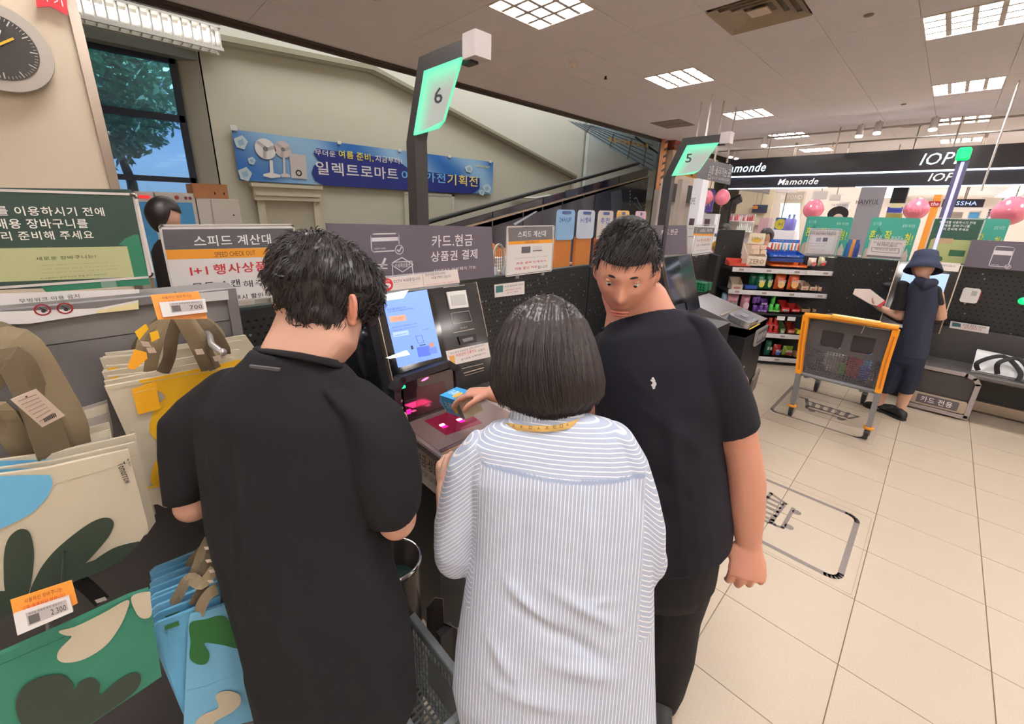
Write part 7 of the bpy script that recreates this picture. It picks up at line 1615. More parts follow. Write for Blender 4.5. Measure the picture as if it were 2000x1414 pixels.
def face_bits(t, c, Rm, s, skin, down=True):
    wh = mat('eye_white', srgb(230, 224, 218), rough=.2); ir = mat('iris_brown', srgb(40, 26, 20), rough=.1); lip = mat('lips', srgb(186, 104, 92), rough=.45); br = mat('brow_black', srgb(34, 28, 28), rough=.8)
    for sd in (-1, 1):
        e = c+Rm @ (Vector((sd*.031, .0735, .010))*s); mk('eye', MB().sphere(e, .0115*s, 14, 10), wh, t, True)
        mk('iris', MB().sphere(e+Rm @ (Vector((0, .0062, -.003))*s), .0062*s, 12, 8), ir, t, True)
        lid = MB()
        mk('eyelid', MB().sphere(e+Rm @ (Vector((0, .0, .0042))*s), .0119*s, 14, 8, (1.1, 1, .75)), skin, t, True)
        pts = [c+Rm @ (Vector((sd*(.016+.008*k), .0925-.0022*k*k-.001, .031+.003*math.sin(k*.9)-.0012*k))*s) for k in range(5)]; mk('eyebrow', MB().tube(pts, [.002, .0036, .0036, .003, .0015], 6), br, t, True)
    for z_, r_ in ((-.0625, .0034), (-.0735, .0042)):
        mk('lip', MB().tube([c+Rm @ (Vector((x_, .1015-abs(x_)*abs(x_)*14-.0035*(z_ < -.07), z_-abs(x_)*.05))*s) for x_ in (-.022, -.012, 0, .012, .022)], [.001, r_, r_*1.1, r_, .001], 8), lip, t, True)
def hand(mb, wrist, fdir, pnorm, curls=(.5, .6, .7, .8), s=1.0, thumb=1, tcurl=.5, spread=.05):
    """palm with five fingers. fdir: towards the fingers, pnorm: out of the palm, thumb: side sign"""
    f = Vector(fdir).normalized(); p = Vector(pnorm); p = (p-f*p.dot(f)).normalized(); sd = f.cross(p).normalized()*thumb; W0 = Vector(wrist)
    rings = []
    for a, hw, ht in ((-.01, .026, .020), (.015, .030, .019), (.045, .040, .017), (.075, .043, .015), (.092, .041, .013)):
        rings.append([W0+f*a*s+sd*(math.cos(2*PI*k/16)*hw*s)-p*(.002*s)+p*(math.sin(2*PI*k/16)*ht*s) for k in range(16)])
    mb.loft(rings)
    for k, (off, L, r_) in enumerate(((.031, .072, .0093), (.0105, .080, .0096), (-.0105, .074, .0092), (-.031, .058, .0082))):
        base = W0+f*(.082-.004*abs(k-1))*s+sd*off*s; d = (f+sd*spread*(1.5-k)).normalized(); pts = [base-d*.02*s, base]; cu = curls[k]
        for q, fr in enumerate((.46, .30, .24)):
            ang = cu*(1.0, 1.15, .8)[q]; ax = sd*thumb
            d = (d*math.cos(ang)+p*math.sin(ang)).normalized() if q == 0 else (Quaternion(d.cross(p).normalized(), ang) @ d if d.cross(p).length > .05 else Quaternion(d.cross(-f).normalized(), ang) @ d)
            pts.append(pts[-1]+d*L*fr*s)
            if q == 0: p_ = p
        mb.tube(pts, [r_*s*x for x in (1.05, 1.05, 1.0, .92, .78)], 10); mb.sphere(pts[-1], r_*s*.8, 10, 6)
    b = W0+f*.022*s+sd*.024*s; d = (f*.62+sd*.72+p*.25).normalized(); pts = [b, b+d*.036*s]; d = (d+(f*.5+p*tcurl)).normalized(); pts.append(pts[-1]+d*.030*s); d = (d+(p*tcurl-sd*.5*tcurl)).normalized(); pts.append(pts[-1]+d*.024*s)
    mb.tube(pts, [.015*s, .0115*s, .0105*s, .0085*s], 10); mb.sphere(pts[-1], .0083*s, 10, 6)
def limb(mb, pts, rs, n=16): mb.tube(pts, rs, n); mb.sphere(pts[0], rs[0]*.98, n, 8); mb.sphere(pts[-1], rs[-1]*.98, n, 8)
def remesh(name, mb, m, parent, vox=.005, smooth=6, disp=None, attr=None, label=None):
    """fuse overlapping lofts into one continuous surface"""
    me = bpy.data.meshes.new(name); me.from_pydata([tuple(v) for v in mb.v], [], mb.f); o = bpy.data.objects.new('tmp', me); COL.objects.link(o)
    r = o.modifiers.new('r', 'REMESH'); r.mode = 'VOXEL'; r.voxel_size = vox; r.use_smooth_shade = True
    if smooth: s_ = o.modifiers.new('s', 'SMOOTH'); s_.factor = .5; s_.iterations = smooth
    dg = bpy.context.evaluated_depsgraph_get(); ev = o.evaluated_get(dg); m2 = bpy.data.meshes.new_from_object(ev); bpy.data.objects.remove(o)
    N = len(m2.vertices); co = np.empty(N*3, np.float32); m2.vertices.foreach_get('co', co); co = co.reshape(-1, 3)
    if disp is not None:
        nr = np.empty(N*3, np.float32); m2.vertices.foreach_get('normal', nr); nr = nr.reshape(-1, 3)
        co = co+nr*disp(co)[:, None]
    m2.vertices.foreach_set('co', co.astype(np.float32).ravel()); 
    if attr is not None:
        a = m2.attributes.new('stripe', 'FLOAT_VECTOR', 'POINT'); a.data.foreach_set('vector', attr(co).astype(np.float32).ravel())
    Mi = wm(parent).inverted(); m2.transform(Mi); m2.polygons.foreach_set('use_smooth', [True]*len(m2.polygons)); m2.materials.clear(); m2.materials.append(m); m2.update(); m2.name = name
    ob = bpy.data.objects.new(name, m2); COL.objects.link(ob); ob.parent = parent
    if label: ob['label'] = label
    return ob
def folds(amp, items, seed=0, lo=3.0):
    """cloth relief: broad drape waves plus ridges along given world-space lines (a, b, width, height)"""
    r = np.random.RandomState(seed); K = [(r.normal(size=3)*np.array([lo*2.2, lo*2.2, lo*.8])*1.5, r.rand()*6.28) for _ in range(14)]
    def f(co):
        d = sum(np.sin(co@k+p) for k, p in K)/14**.5*amp
        for a, b, w, h in items:
            a = np.array(a); b = np.array(b); ab = b-a; t = np.clip(((co-a)@ab)/(ab@ab), 0, 1); q = a+t[:, None]*ab; dist = np.linalg.norm(co-q, axis=1); d = d+h*np.exp(-(dist/w)**2)*np.sin(PI*np.clip(t, .02, .98))**.5
        return d
    return f
M_hair = mat('hair_black', srgb(40, 34, 34), rough=.42, var=.25, vscale=40); M_hairb = mat('hair_dark_brown', srgb(42, 34, 34), rough=.38, var=.3, vscale=40)
def fabric(name, c, rough=.85): 
    m = mat(name, c, rough=rough, var=.05, vscale=3, spec=.25); return _weave(m, 1400)
# ------------------------------------------------ 1. man in the black T-shirt
NP = Vector((.276, .908, 1.537)); HP = Vector((.19, .745, .86)); A1 = Sheet(NP, NP-HP, (.265, -.37, 0))
ml = thing('person', 'man with short black hair in an oversized black T-shirt, seen from behind at the left', 'person', (.17, .72, 0))
FW = A1.lat.cross(Vector((0, 0, 1))); FW = -FW if FW.dot(A1.n) < 0 else FW
hc = A1(640, 568, .092); fdir = (Vector((.80, .50, -.42))).normalized(); up_ = (Vector((.35, .28, 1))-fdir*fdir.dot(Vector((.35, .28, 1)))).normalized(); rt = fdir.cross(up_).normalized()
Rh = Matrix((rt, fdir, up_)).transposed()
b = MB()
loftrows(b, A1, [(556, 585, 700, 585, .055, .07), (550, 618, 702, 632, .056, .05), (536, 650, 692, 676, .056, .03), (520, 682, 662, 710, .058, .01), (512, 705, 655, 735, .056, .01)])
loftrows(b, A1, [(470, 735, 690, 760, .06), (450, 790, 710, 805, .075), (460, 950, 710, 950, .085), (520, 1150, 730, 1150, .08), (570, 1300, 750, 1300, .085)])
hg = headgrid(hc, Rh, .95); b.add(hg.v, hg.f, True) 
# arms: upper arm, elbow, forearm reaching forward
e1 = A1(377, 985, .0); e2 = A1(775, 1016, .0)
limb(b, [A1(430, 830, .02), A1(388, 900, .01), e1], [.036, .036, .036]); limb(b, [e1, e1+FW*.12+A1.lat*.04+Vector((0, 0, .02)), e1+FW*.22+A1.lat*.12+Vector((0, 0, .03))], [.041, .036, .027])
limb(b, [A1(715, 850, .02), A1(752, 920, .01), e2], [.036, .040, .041]); limb(b, [e2, e2+FW*.11-A1.lat*.03, e2+FW*.21-A1.lat*.10+Vector((0, 0, .03))], [.041, .036, .028])
hand(b, e1+FW*.23+A1.lat*.13+Vector((0, 0, .03)), FW*.7+A1.lat*.7, Vector((0, 0, 1)), (.5, .55, .6, .6), .95, -1); hand(b, e2+FW*.22-A1.lat*.11+Vector((0, 0, .03)), FW*.7-A1.lat*.7, Vector((0, 0, 1)), (.5, .55, .6, .6), .95, 1)
for sd, fx in ((-1, -.09), (1, .09)):
    hp = HP+A1.lat*fx; kn = Vector((.19, .76, .48))+A1.lat*fx*1.1; an = Vector((.17, .70, .09))+A1.lat*fx*1.1; limb(b, [hp, kn, an], [.07, .05, .035])
remesh('body', b, SK1, ml, .0042, 5)
# T-shirt
b = MB()
loftrows(b, A1, [(506, 680, 660, 712, .070, 0), (492, 698, 680, 730, .076, 0), (445, 738, 715, 775, .10), (405, 790, 745, 820, .118), (412, 880, 750, 900, .120), (428, 1000, 748, 1020, .120), (456, 1110, 762, 1120, .118), (484, 1210, 788, 1210, .118), (506, 1300, 800, 1295, .116), (540, 1372, 806, 1400, .114)], ends=(False, False))
loftrows(b, A1, [(432, 725, 500, 790, .07), (372, 770, 460, 850, .078), (334, 806, 440, 880, .075), (333, 870, 425, 925, .070), (340, 930, 412, 960, .066), (344, 972, 402, 976, .060)], ends=(True, False))
loftrows(b, A1, [(660, 745, 715, 770, .085), (690, 790, 770, 810, .09), (695, 840, 803, 865, .085), (705, 910, 818, 945, .082), (722, 970, 816, 995, .074), (734, 1008, 808, 1014, .064)], ends=(True, False))
W_ = lambda x, y, w=0: tuple(A1(x, y, -.12+w))
shirt = fabric('tshirt_black', srgb(24, 23, 26))
remesh('tshirt', b, shirt, ml, .0055, 5, folds(.0035, [(W_(560, 790), W_(740, 1010), .012, .010), (W_(680, 850), W_(760, 1080), .012, -.012), (W_(700, 930), W_(790, 960), .010, .012), (W_(690, 970), W_(770, 1000), .008, -.008), (W_(440, 830), W_(430, 1100), .014, -.008), (W_(470, 900), W_(480, 1250), .014, .006), (W_(380, 860), W_(410, 960), .010, .007), (W_(720, 1100), W_(600, 1250), .016, .006), (W_(760, 1210), W_(640, 1330), .016, -.006), (W_(500, 1180), W_(620, 1350), .02, .005), (W_(640, 800), W_(700, 900), .014, .007), (W_(600, 950), W_(640, 1200), .02, -.005)], 3))
col_ = [A1(x, y, w) for x, y, w in ((506, 680, .0), (525, 686, -.045), (580, 694, -.068), (636, 706, -.05), (662, 712, .0), (650, 706, .045), (590, 694, .07), (525, 684, .045))]
mk('collar_band', MB().tube([col_[i].lerp(col_[(i+1) % 8], q/4) for i in range(8) for q in range(4)], .009, 8, closed_path=True, squash=(1.5, .6)), fabric('tshirt_rib', srgb(20, 19, 22)), ml, True)
Bk = Board(A1(535, 723, -.112), (A1(600, 733)-A1(500, 723)), Z3, ml); Bk.parent = ml
mk('back_label', MB().prism([Bk.uv(487, 713), Bk.uv(546, 720), Bk.uv(545, 725), Bk.uv(488, 718)], -.004, .001, Bk.F), mat('back_label_grey', srgb(74, 72, 78), rough=.6), ml)
# trousers and shoes
b = MB(); loftrows(b, A1, [(510, 1250, 780, 1250, .095), (520, 1360, 790, 1380, .1)])
for fx in (-.09, .09):
    hp = HP+A1.lat*fx; kn = Vector((.19, .76, .48))+A1.lat*fx*1.15; an = Vector((.17, .70, .10))+A1.lat*fx*1.2; limb(b, [hp, kn, an], [.09, .075, .055])
trs = fabric('trousers_black', srgb(30, 29, 31)); remesh('trousers', b, trs, ml, .009, 4)
def shoe(par, p, d, m, sole, s=1.0, name='shoe'):
    d = Vector(d).normalized(); sdv = Vector((-d.y, d.x, 0)); rings = []
    for a, w, h in ((-.09, .024, .05), (-.08, .034, .075), (-.03, .038, .085), (.03, .042, .065), (.09, .046, .050), (.14, .043, .042), (.165, .030, .032), (.175, .012, .02)):
        rings.append([p+d*a*s+sdv*(math.cos(2*PI*k/16)*w*s)+Vector((0, 0, .018*s+h*s*.5+math.sin(2*PI*k/16)*h*s*.5)) for k in range(16)])
    sh_ = mk(name, MB().loft(rings), m, par, True)
    pts = [(p+d*a*s+sdv*w*s) for a, w in ((-.095, -.02), (-.095, .02), (-.04, .04), (.09, .05), (.15, .043), (.18, .012), (.18, -.012), (.15, -.043), (.09, -.05), (.0, -.04))]
    mk('sole', MB().prism([(q.x, q.y) for q in pts], .001, .024*s), sole, sh_)
for fx in (-.105, .105): shoe(ml, Vector((.18, .72, 0))+A1.lat*fx, FW, mat('shoe_black', srgb(34, 33, 35), rough=.5), WH)
# hair: scalp volume and combed tufts
def hairball(t, A, rows, m, w0, tuft, n=1500, seed=1, L=.05, flow=None, rad=.0011, vox=.006, name='hair', nz=.006):
    b = MB(); rg = loftrows(b, A, rows, 30, 2.2, ck=.3)
    cen = sum((v for r in rg for v in r), Vector())/(len(rg)*30)
    def dn(co): return np.array([noise.noise(Vector(c)*26)*nz+noise.noise(Vector(c)*70)*nz*.5 for c in co])
    o = remesh(name, b, m, t, vox, 4, dn)
    r = random.Random(seed); hb = MB(); vs = o.data.vertices; M_ = wm(o); nv = len(vs)
    for _ in range(n):
        v = vs[r.randrange(nv)]; p = M_ @ v.co; nn = v.normal.copy(); g = flow(p, nn) if flow else Vector((0, 0, -1))
        tdir = (g-nn*g.dot(nn)); tdir = tdir.normalized() if tdir.length > .01 else Vector((0, 0, -1))
        l = L*r.uniform(.5, 1.2); lift = r.uniform(.05, .28); p0 = p-nn*.002; p1 = p+tdir*l*.5+nn*l*lift; p2 = p+tdir*l+nn*l*lift*r.uniform(.0, 1.1)
        hb.tube([p0, p1, p2], [rad*1.6, rad*1.3, rad*.3], 3, False)
    mk('hair_tufts', hb, m, o, True, kind='stuff'); return o
crown = A1(600, 500, .07)
def swirl(p, n):
    d = p-crown; d.z *= .3; tq = d.cross(Vector((0, 0, 1))); return d.normalized()*1.0+tq.normalized()*.5+Vector((0, 0, -.5))
hairball(ml, A1, [(600, 480, 670, 482, .05, .09), (566, 492, 706, 496, .085, .08), (546, 520, 730, 520, .102, .07), (539, 550, 738, 548, .108, .065), (541, 575, 738, 578, .106, .058), (546, 594, 714, 592, .096, .045), (554, 608, 700, 606, .078, .032), (572, 618, 680, 616, .056, .026)], M_hair, 0, None, 3600, 5, .028, swirl, .0009, .0055, nz=.007)
b = MB(); loftrows(b, A1, [(706, 560, 738, 560, .05, .13), (710, 600, 737, 600, .04, .14), (716, 632, 734, 630, .025, .145)]); remesh('side_hair', b, M_hair, ml, .005, 3)
b = MB(); b2 = MB()
ec = A1(688, 605, .01); ex_, ey_ = (A1(700, 605, .0)-A1(680, 605, .0)).normalized(), Vector((0, 0, 1)); 
lp = [ec+ex_*(.010*math.cos(a)+.003*math.sin(a))+ey_*(.031*math.sin(a))+A1.n*(-.004*math.cos(a)) for a in [2*PI*k/18 for k in range(18)]]
b.tube(lp, .0052, 8, closed_path=True); b.sphere(ec, .022, 12, 8, (.32, .32, 1.2)); b.sphere(ec+Vector((0, 0, -.028)), .009, 8, 6); remesh('ear', b, skin_mat('skin_ear', srgb(208, 140, 118)), ml, .0025, 3)
b = MB(); b.sphere(A1(542, 597, .07), .016, 10, 8, (.6, .6, 1.5)); remesh('ear', b, skin_mat('skin_ear', srgb(208, 140, 118)), ml, .0025, 3)
face_bits(ml, hc, Rh, .98, SK1)
# ------------------------------------------------ 2. woman in the striped shirt
NP = Vector((.67, .54, 1.392)); HP = Vector((.612, .411, .793)); A2 = Sheet(NP, NP-HP, (.63, -.78, 0)); FW = A2.n.copy(); FW.z = 0; FW.normalize()
wo = thing('person', 'woman with a black bob in a blue and white striped shirt, seen from behind', 'person', (.60, .42, 0))
hc = A2(1066, 690, .04); fdir = Vector((.55, .75, -.35)).normalized(); up_ = (Z3-fdir*fdir.dot(Z3)).normalized(); rt = fdir.cross(up_).normalized(); Rh = Matrix((rt, fdir, up_)).transposed()
b = MB(); loftrows(b, A2, [(1015, 740, 1125, 740, .055, .03), (1010, 800, 1125, 800, .055, .0), (1000, 850, 1140, 850, .06)]); loftrows(b, A2, [(980, 860, 1180, 860, .06), (960, 1000, 1200, 1000, .085), (960, 1150, 1210, 1150, .08), (930, 1320, 1230, 1320, .1)])
hg = headgrid(hc, Rh, .95); b.add(hg.v, hg.f, True); ear(b, hc, Rh, 1, .95); ear(b, hc, Rh, -1, .95)
e1 = A2(888, 1072, 0); wr = A2(868, 955, .16)
limb(b, [A2(935, 900), e1], [.042, .038]); limb(b, [e1, e1.lerp(wr, .5), wr], [.038, .033, .025]); hand(b, wr, wr-e1+Vector((0, .02, .0)), A2.lat, (.6, .7, .8, .9), .88, -1)
e2 = A2(1262, 1085, .02); limb(b, [A2(1215, 900), e2], [.042, .038]); w2 = e2+FW*.2-A2.lat*.06+Vector((0, 0, .04)); limb(b, [e2, w2], [.037, .026]); hand(b, w2, FW-A2.lat*.3, -A2.lat, (.6, .7, .8, .9), .88, 1)
for fx in (-.08, .08): limb(b, [HP+A2.lat*fx, Vector((.60, .42, .45))+A2.lat*fx, Vector((.58, .40, .09))+A2.lat*fx], [.075, .05, .035])
remesh('body', b, SK3, wo, .0045, 4)
b = MB()
loftrows(b, A2, [(1000, 812, 1140, 806, .066, .005), (960, 826, 1195, 820, .075), (915, 862, 1232, 850, .095), (912, 920, 1248, 900, .115), (925, 980, 1262, 965, .122), (925, 1060, 1268, 1050, .125), (908, 1150, 1270, 1145, .128), (893, 1240, 1273, 1240, .13), (887, 1320, 1276, 1330, .13), (900, 1380, 1278, 1400, .128), (915, 1440, 1280, 1470, .125)], ends=(False, False))
loftrows(b, A2, [(915, 850, 960, 900, .062), (880, 890, 950, 940, .068), (862, 950, 940, 990, .066), (849, 1010, 930, 1045, .064), (848, 1060, 925, 1085, .058)], ends=(True, True))
loftrows(b, A2, [(1190, 835, 1236, 850, .062), (1195, 890, 1258, 890, .068), (1212, 960, 1278, 955, .066), (1225, 1030, 1294, 1020, .06), (1235, 1080, 1294, 1075, .052), (1242, 1120, 1278, 1115, .045)], ends=(True, True))
# forearm sleeve ends
limb(b, [A2(888, 1085, .0), A2(880, 1030, .09)], [.052, .044]); limb(b, [A2(1262, 1090, .0), A2(1262, 1090, .0)+FW*.13-A2.lat*.03], [.046, .040])
latn = np.array(A2.lat); seam = A2(1080, 948, -.12); seamz = seam.z; o2 = np.array(A2.p)
def strattr(co):
    u = (co-o2)@latn; z = co[:, 2]; sl = A2(925, 900).z
    eL, eR = np.array(A2(905, 960)), np.array(A2(1240, 960))
    ax = (o2-np.array([0, 0, 0])); cen = ((co-np.array(A2(1088, 1000)))@latn)
    hwl = np.where(z < seamz+.02, .175+(seamz-z)*.02, .19)
    arm = (np.abs(cen) > hwl) & (z < seamz+.06); arm &= z > A2(880, 1130).z
    yoke = (z > seamz+.04*(.5+cen)*.25) & ~arm
    out = np.zeros((len(co), 3)); out[:, 0] = np.where(arm, z*.75-cen*.65*np.sign(cen)*-1, np.where(yoke, z+np.abs(cen)**2*.35, u*(1+.06*(seamz-z))))
    out[:, 1] = yoke*1.0; out[:, 2] = np.where(np.abs(z-(seamz+.04*(.5+cen)*.25)) < .004, 1.0, 0)*(~arm)
    return out
def stripe_mat():
    m = bpy.data.materials.new('striped_cotton'); m.use_nodes = True; nt = m.node_tree; b = nt.nodes['Principled BSDF']; b.inputs['Roughness'].default_value = .85
    at = nt.nodes.new('ShaderNodeAttribute'); at.attribute_name = 'stripe'; sp = nt.nodes.new('ShaderNodeSeparateXYZ'); nt.links.new(at.outputs['Vector'], sp.inputs[0])
    def math_(op, a, bb=None):
        n = nt.nodes.new('ShaderNodeMath'); n.operation = op
        for k, v in enumerate((a, bb)):
            if v is None: continue
            if isinstance(v, (int, float)): n.inputs[k].default_value = v
            else: nt.links.new(v, n.inputs[k])
        return n.outputs[0]
    f = math_('FRACT', math_('MULTIPLY', sp.outputs[0], 1/.0079)); tri = math_('ABSOLUTE', math_('SUBTRACT', f, .5))
    r = nt.nodes.new('ShaderNodeValToRGB'); r.color_ramp.elements[0].position = .07; r.color_ramp.elements[1].position = .15
    r.color_ramp.elements[0].color = (*srgb(240, 236, 236), 1); r.color_ramp.elements[1].color = (*srgb(172, 181, 200), 1); nt.links.new(tri, r.inputs[0])
    mx = nt.nodes.new('ShaderNodeMix'); mx.data_type = 'RGBA'; nt.links.new(sp.outputs[2], mx.inputs[0]); nt.links.new(r.outputs[0], mx.inputs[6]); mx.inputs[7].default_value = (*srgb(150, 162, 190), 1)
    tc = nt.nodes.new('ShaderNodeTexCoord'); nz = nt.nodes.new('ShaderNodeTexNoise'); nz.inputs['Scale'].default_value = 45; nz.inputs['Detail'].default_value = 6; nt.links.new(tc.outputs['Object'], nz.inputs['Vector'])
    bp = nt.nodes.new('ShaderNodeBump'); bp.inputs['Strength'].default_value = .35; bp.inputs['Distance'].default_value = .006; nt.links.new(nz.outputs['Fac'], bp.inputs['Height']); nt.links.new(bp.outputs['Normal'], b.inputs['Normal'])
    nt.links.new(mx.outputs[2], b.inputs['Base Color']); b.inputs['Sheen Weight'].default_value = .1; return m
W_ = lambda x, y: tuple(A2(x, y, -.125))
remesh('striped_shirt', b, stripe_mat(), wo, .0048, 5, folds(.0035, [(W_(960, 1120), W_(1090, 1230), .014, .009), (W_(1000, 1180), W_(1180, 1290), .016, -.010), (W_(1080, 1150), W_(1240, 1250), .014, .008), (W_(930, 1230), W_(1010, 1330), .016, .009), (W_(1050, 1280), W_(1220, 1340), .018, .007), (W_(1240, 1100), W_(1260, 1250), .012, -.010), (W_(1220, 960), W_(1235, 1100), .010, -.012), (W_(935, 950), W_(925, 1080), .010, -.012), (W_(880, 960), W_(900, 1060), .010, .008), (W_(900, 1000), W_(870, 1080), .008, -.006), (W_(1150, 960), W_(1160, 1150), .015, .006), (W_(1030, 960), W_(1010, 1130), .018, -.005), (W_(950, 1340), W_(1140, 1390), .02, .007), (W_(1150, 1180), W_(1250, 1180), .01, .006)], 8, 3.4), strattr)
b = MB(); loftrows(b, A2, [(1006, 782, 1125, 780, .062, .01), (994, 812, 1140, 806, .068, .005), (988, 832, 1150, 826, .070)], ends=(False, False))
remesh('collar', b, stripe_mat(), wo, .005, 3, None, lambda co: np.stack([(co-o2)@latn, co[:, 0]*0, co[:, 0]*0], 1))
# jeans seen at the lower right, shoes
b = MB(); loftrows(b, A2, [(900, 1300, 1270, 1300, .115), (905, 1420, 1280, 1420, .12)])
for fx in (-.08, .09): limb(b, [HP+A2.lat*fx-Vector((0, 0, .05)), Vector((.60, .42, .45))+A2.lat*fx, Vector((.58, .40, .10))+A2.lat*fx], [.10, .075, .06])
remesh('jeans', b, fabric('denim_blue', srgb(52, 74, 124)), wo, .009, 4)
for fx in (-.08, .09): shoe(wo, Vector((.59, .41, 0))+A2.lat*fx, FW, M_white, WH, .9)
# lanyard with dark marks, tied round the collar
pts = [A2(x, y, w) for x, y, w in ((984, 822, .03), (990, 830, -.04), (1010, 834, -.066), (1040, 837, -.078), (1075, 837, -.08), (1105, 832, -.076), (1128, 824, -.06), (1142, 816, -.03), (1146, 810, .02))]
ly = webbing(pts, .0125, wo, 'lanyard', nrm=(-.6, -.75, .25), th=.002, m=mat('lanyard_tan', srgb(206, 168, 96), rough=.6))
for k_, (x, y, ch) in enumerate(((1003, 831, 'ㅅ'), (1018, 834, 'ㅊ'), (1036, 835, 'ㅁ'), (1052, 836, 'ㅅ'), (1068, 836, 'ㅈ'), (1083, 834, 'ㅌ'), (1096, 832, 'ㅁ'), (1108, 829, 'ㅅ'))):
    p = A2(x, y, -.088); F_ = frame(p, A2.lat, Z3+A2.n*.25); text(ch, F_, -.003, -.003, .0065, .0065, ink(84, 66, 40), ly, .001)
# bob haircut
b = MB(); rowsB = [(1030, 594, 1102, 592, .055, .05), (1005, 608, 1124, 603, .085, .045), (984, 636, 1144, 628, .108, .04), (970, 670, 1158, 662, .118, .035), (962, 712, 1170, 704, .120, .03), (961, 748, 1178, 742, .116, .025), (972, 774, 1176, 768, .106, .02), (998, 790, 1158, 784, .088, .015)]
def streaks(co):
    u = (co-o2)@latn; v = (co-o2)@np.array(A2.n); th = np.arctan2(v-.04, u); return .0022*np.sin(th*42+3*np.sin(th*5))+.0016*np.sin(th*97)
loftrows(b, A2, rowsB, 40, 2.15, ends=(True, False), ck=.3); ho = remesh('bob_hair', b, M_hairb, wo, .0045, 3, streaks)
hb = MB(); r = random.Random(12); ringsP = []
for rr_ in rowsB: a_, c_ = A2(rr_[0], rr_[1], rr_[5]), A2(rr_[2], rr_[3], rr_[5]); ringsP.append(((a_+c_)/2, (c_-a_)/2, rr_[4]))
nvec = A2.n
for _ in range(2600):
    th = r.uniform(0, 2*PI) if r.random() < .3 else r.uniform(PI, 2*PI); dr = r.uniform(.985, 1.035); j = r.uniform(-.05, .05); endk = len(ringsP)-1-(r.random() < .3); pts = []
    st = 0 if r.random() < .6 else r.randrange(1, 4)
    for k_ in range(st, endk+1):
        c_, U, th_ = ringsP[k_]; a_ = th+j*k_/7+.015*math.sin(k_*1.3+j*50); pts.append(c_+U*(math.cos(a_)*dr)+nvec*(math.sin(a_)*th_*dr))
    c_, U, th_ = ringsP[endk]; pts.append(c_+U*(math.cos(th+j)*(dr-r.uniform(.05, .12)))+nvec*(math.sin(th+j)*th_*(dr-.08))-Vector((0, 0, r.uniform(.004, .022))))
    hb.tube(pts, [.0007]+[.0010]*(len(pts)-2)+[.0003], 3, False)
mk('hair_strands', hb, M_hairb, ho, True, kind='stuff')
face_bits(wo, hc, Rh, .95, SK3)
# ------------------------------------------------ 3. man in the navy shirt, leaning to the kiosk
NP = Vector((1.102, .56, 1.50)); HP = Vector((1.20, .40, .80)); A3 = Sheet(NP, NP-HP, (.43, -.9, 0))
mr = thing('person', 'heavy man in a navy-black T-shirt and black track pants, leaning beside the kiosk', 'person', (1.24, .36, 0))
hc = A3(1222, 532, -.02); fdir = Vector((-.86, -.42, -.34)).normalized(); up_ = (Z3-fdir*fdir.dot(Z3)).normalized(); rt = fdir.cross(up_).normalized(); Rh = Matrix((rt, fdir, up_)).transposed()
b = MB(); loftrows(b, A3, [(1175, 575, 1300, 565, .065, .02), (1185, 610, 1318, 600, .066, .02), (1180, 640, 1335, 628, .07, .02)]); loftrows(b, A3, [(1180, 680, 1380, 665, .08), (1170, 800, 1380, 790, .12), (1190, 950, 1390, 950, .12), (1200, 1080, 1390, 1080, .12)])
hg = headgrid(hc, Rh, 1.06); b.add(hg.v, hg.f, True); ear(b, hc, Rh, 1, 1.06); ear(b, hc, Rh, -1, 1.06)
loftrows(b, A3, [(1385, 760, 1462, 740, .055, -.03), (1400, 845, 1478, 835, .054, -.03), (1416, 905, 1490, 893, .050, -.03), (1421, 950, 1497, 940, .048, -.03), (1424, 1000, 1496, 995, .043, -.03), (1433, 1045, 1489, 1045, .034, -.03), (1438, 1068, 1488, 1068, .030, -.03)], 20, 2.1)
hand(b, A3(1463, 1056, -.03), Vector((0, 0, -1))+A3.lat*.06-A3.n*.34, A3.n+A3.lat*.02, (.42, .44, .46, .5), 1.22, -1, .6, .06)
# right arm: upper arm hidden, forearm out to the deck
wr3 = dep(962, 768, 1.44); el3 = dep(1196, 812, 1.36)
limb(b, [A3(1200, 700, .03), el3], [.055, .046]); limb(b, [el3, el3.lerp(wr3, .5), wr3], [.045, .040, .029])
CTC = dep(905, 785, 1.50)
hand(b, wr3, dep(905, 768, 1.47)-wr3, Vector((-.05, -.1, -1)), (.30, .38, .45, .5), 1.0, 1, .35, .06)
limb(b, [A3(1330, 1080, .03), A3(1305, 1210, .03), A3(1285, 1370, .05)], [.07, .05, .035]); limb(b, [HP-A3.lat*.1, Vector((1.24, .50, .45))-A3.lat*.08, Vector((1.30, .47, .10))-A3.lat*.08], [.08, .055, .04])
remesh('body', b, SK2, mr, .0042, 4)
face_bits(mr, hc, Rh, 1.06, SK2)
hcap = lambda a: None
b = MB(); hg = headgrid(hc+Rh @ Vector((0, -.012, .016)), Rh, 1.125); keep = MB()
vs = [Vector(v) for v in hg.v]
def inhair(v): 
    q = Rh.transposed() @ (v-hc); return q.z > (.055 if q.y > .05 else (.02 if q.y > 0 else -.045)) 
b.v = hg.v; b.f = [f_ for f_ in hg.f if all(inhair(Vector(hg.v[i])) for i in f_)]; b.smooth = [True]*len(b.f)
hr = mk('hair', b, M_hair, mr, True); sm_ = hr.modifiers.new('thick', 'SOLIDIFY'); sm_.thickness = .012; sm_.offset = -1
hb = MB(); r = random.Random(3)
cand = [f_ for f_ in b.f]
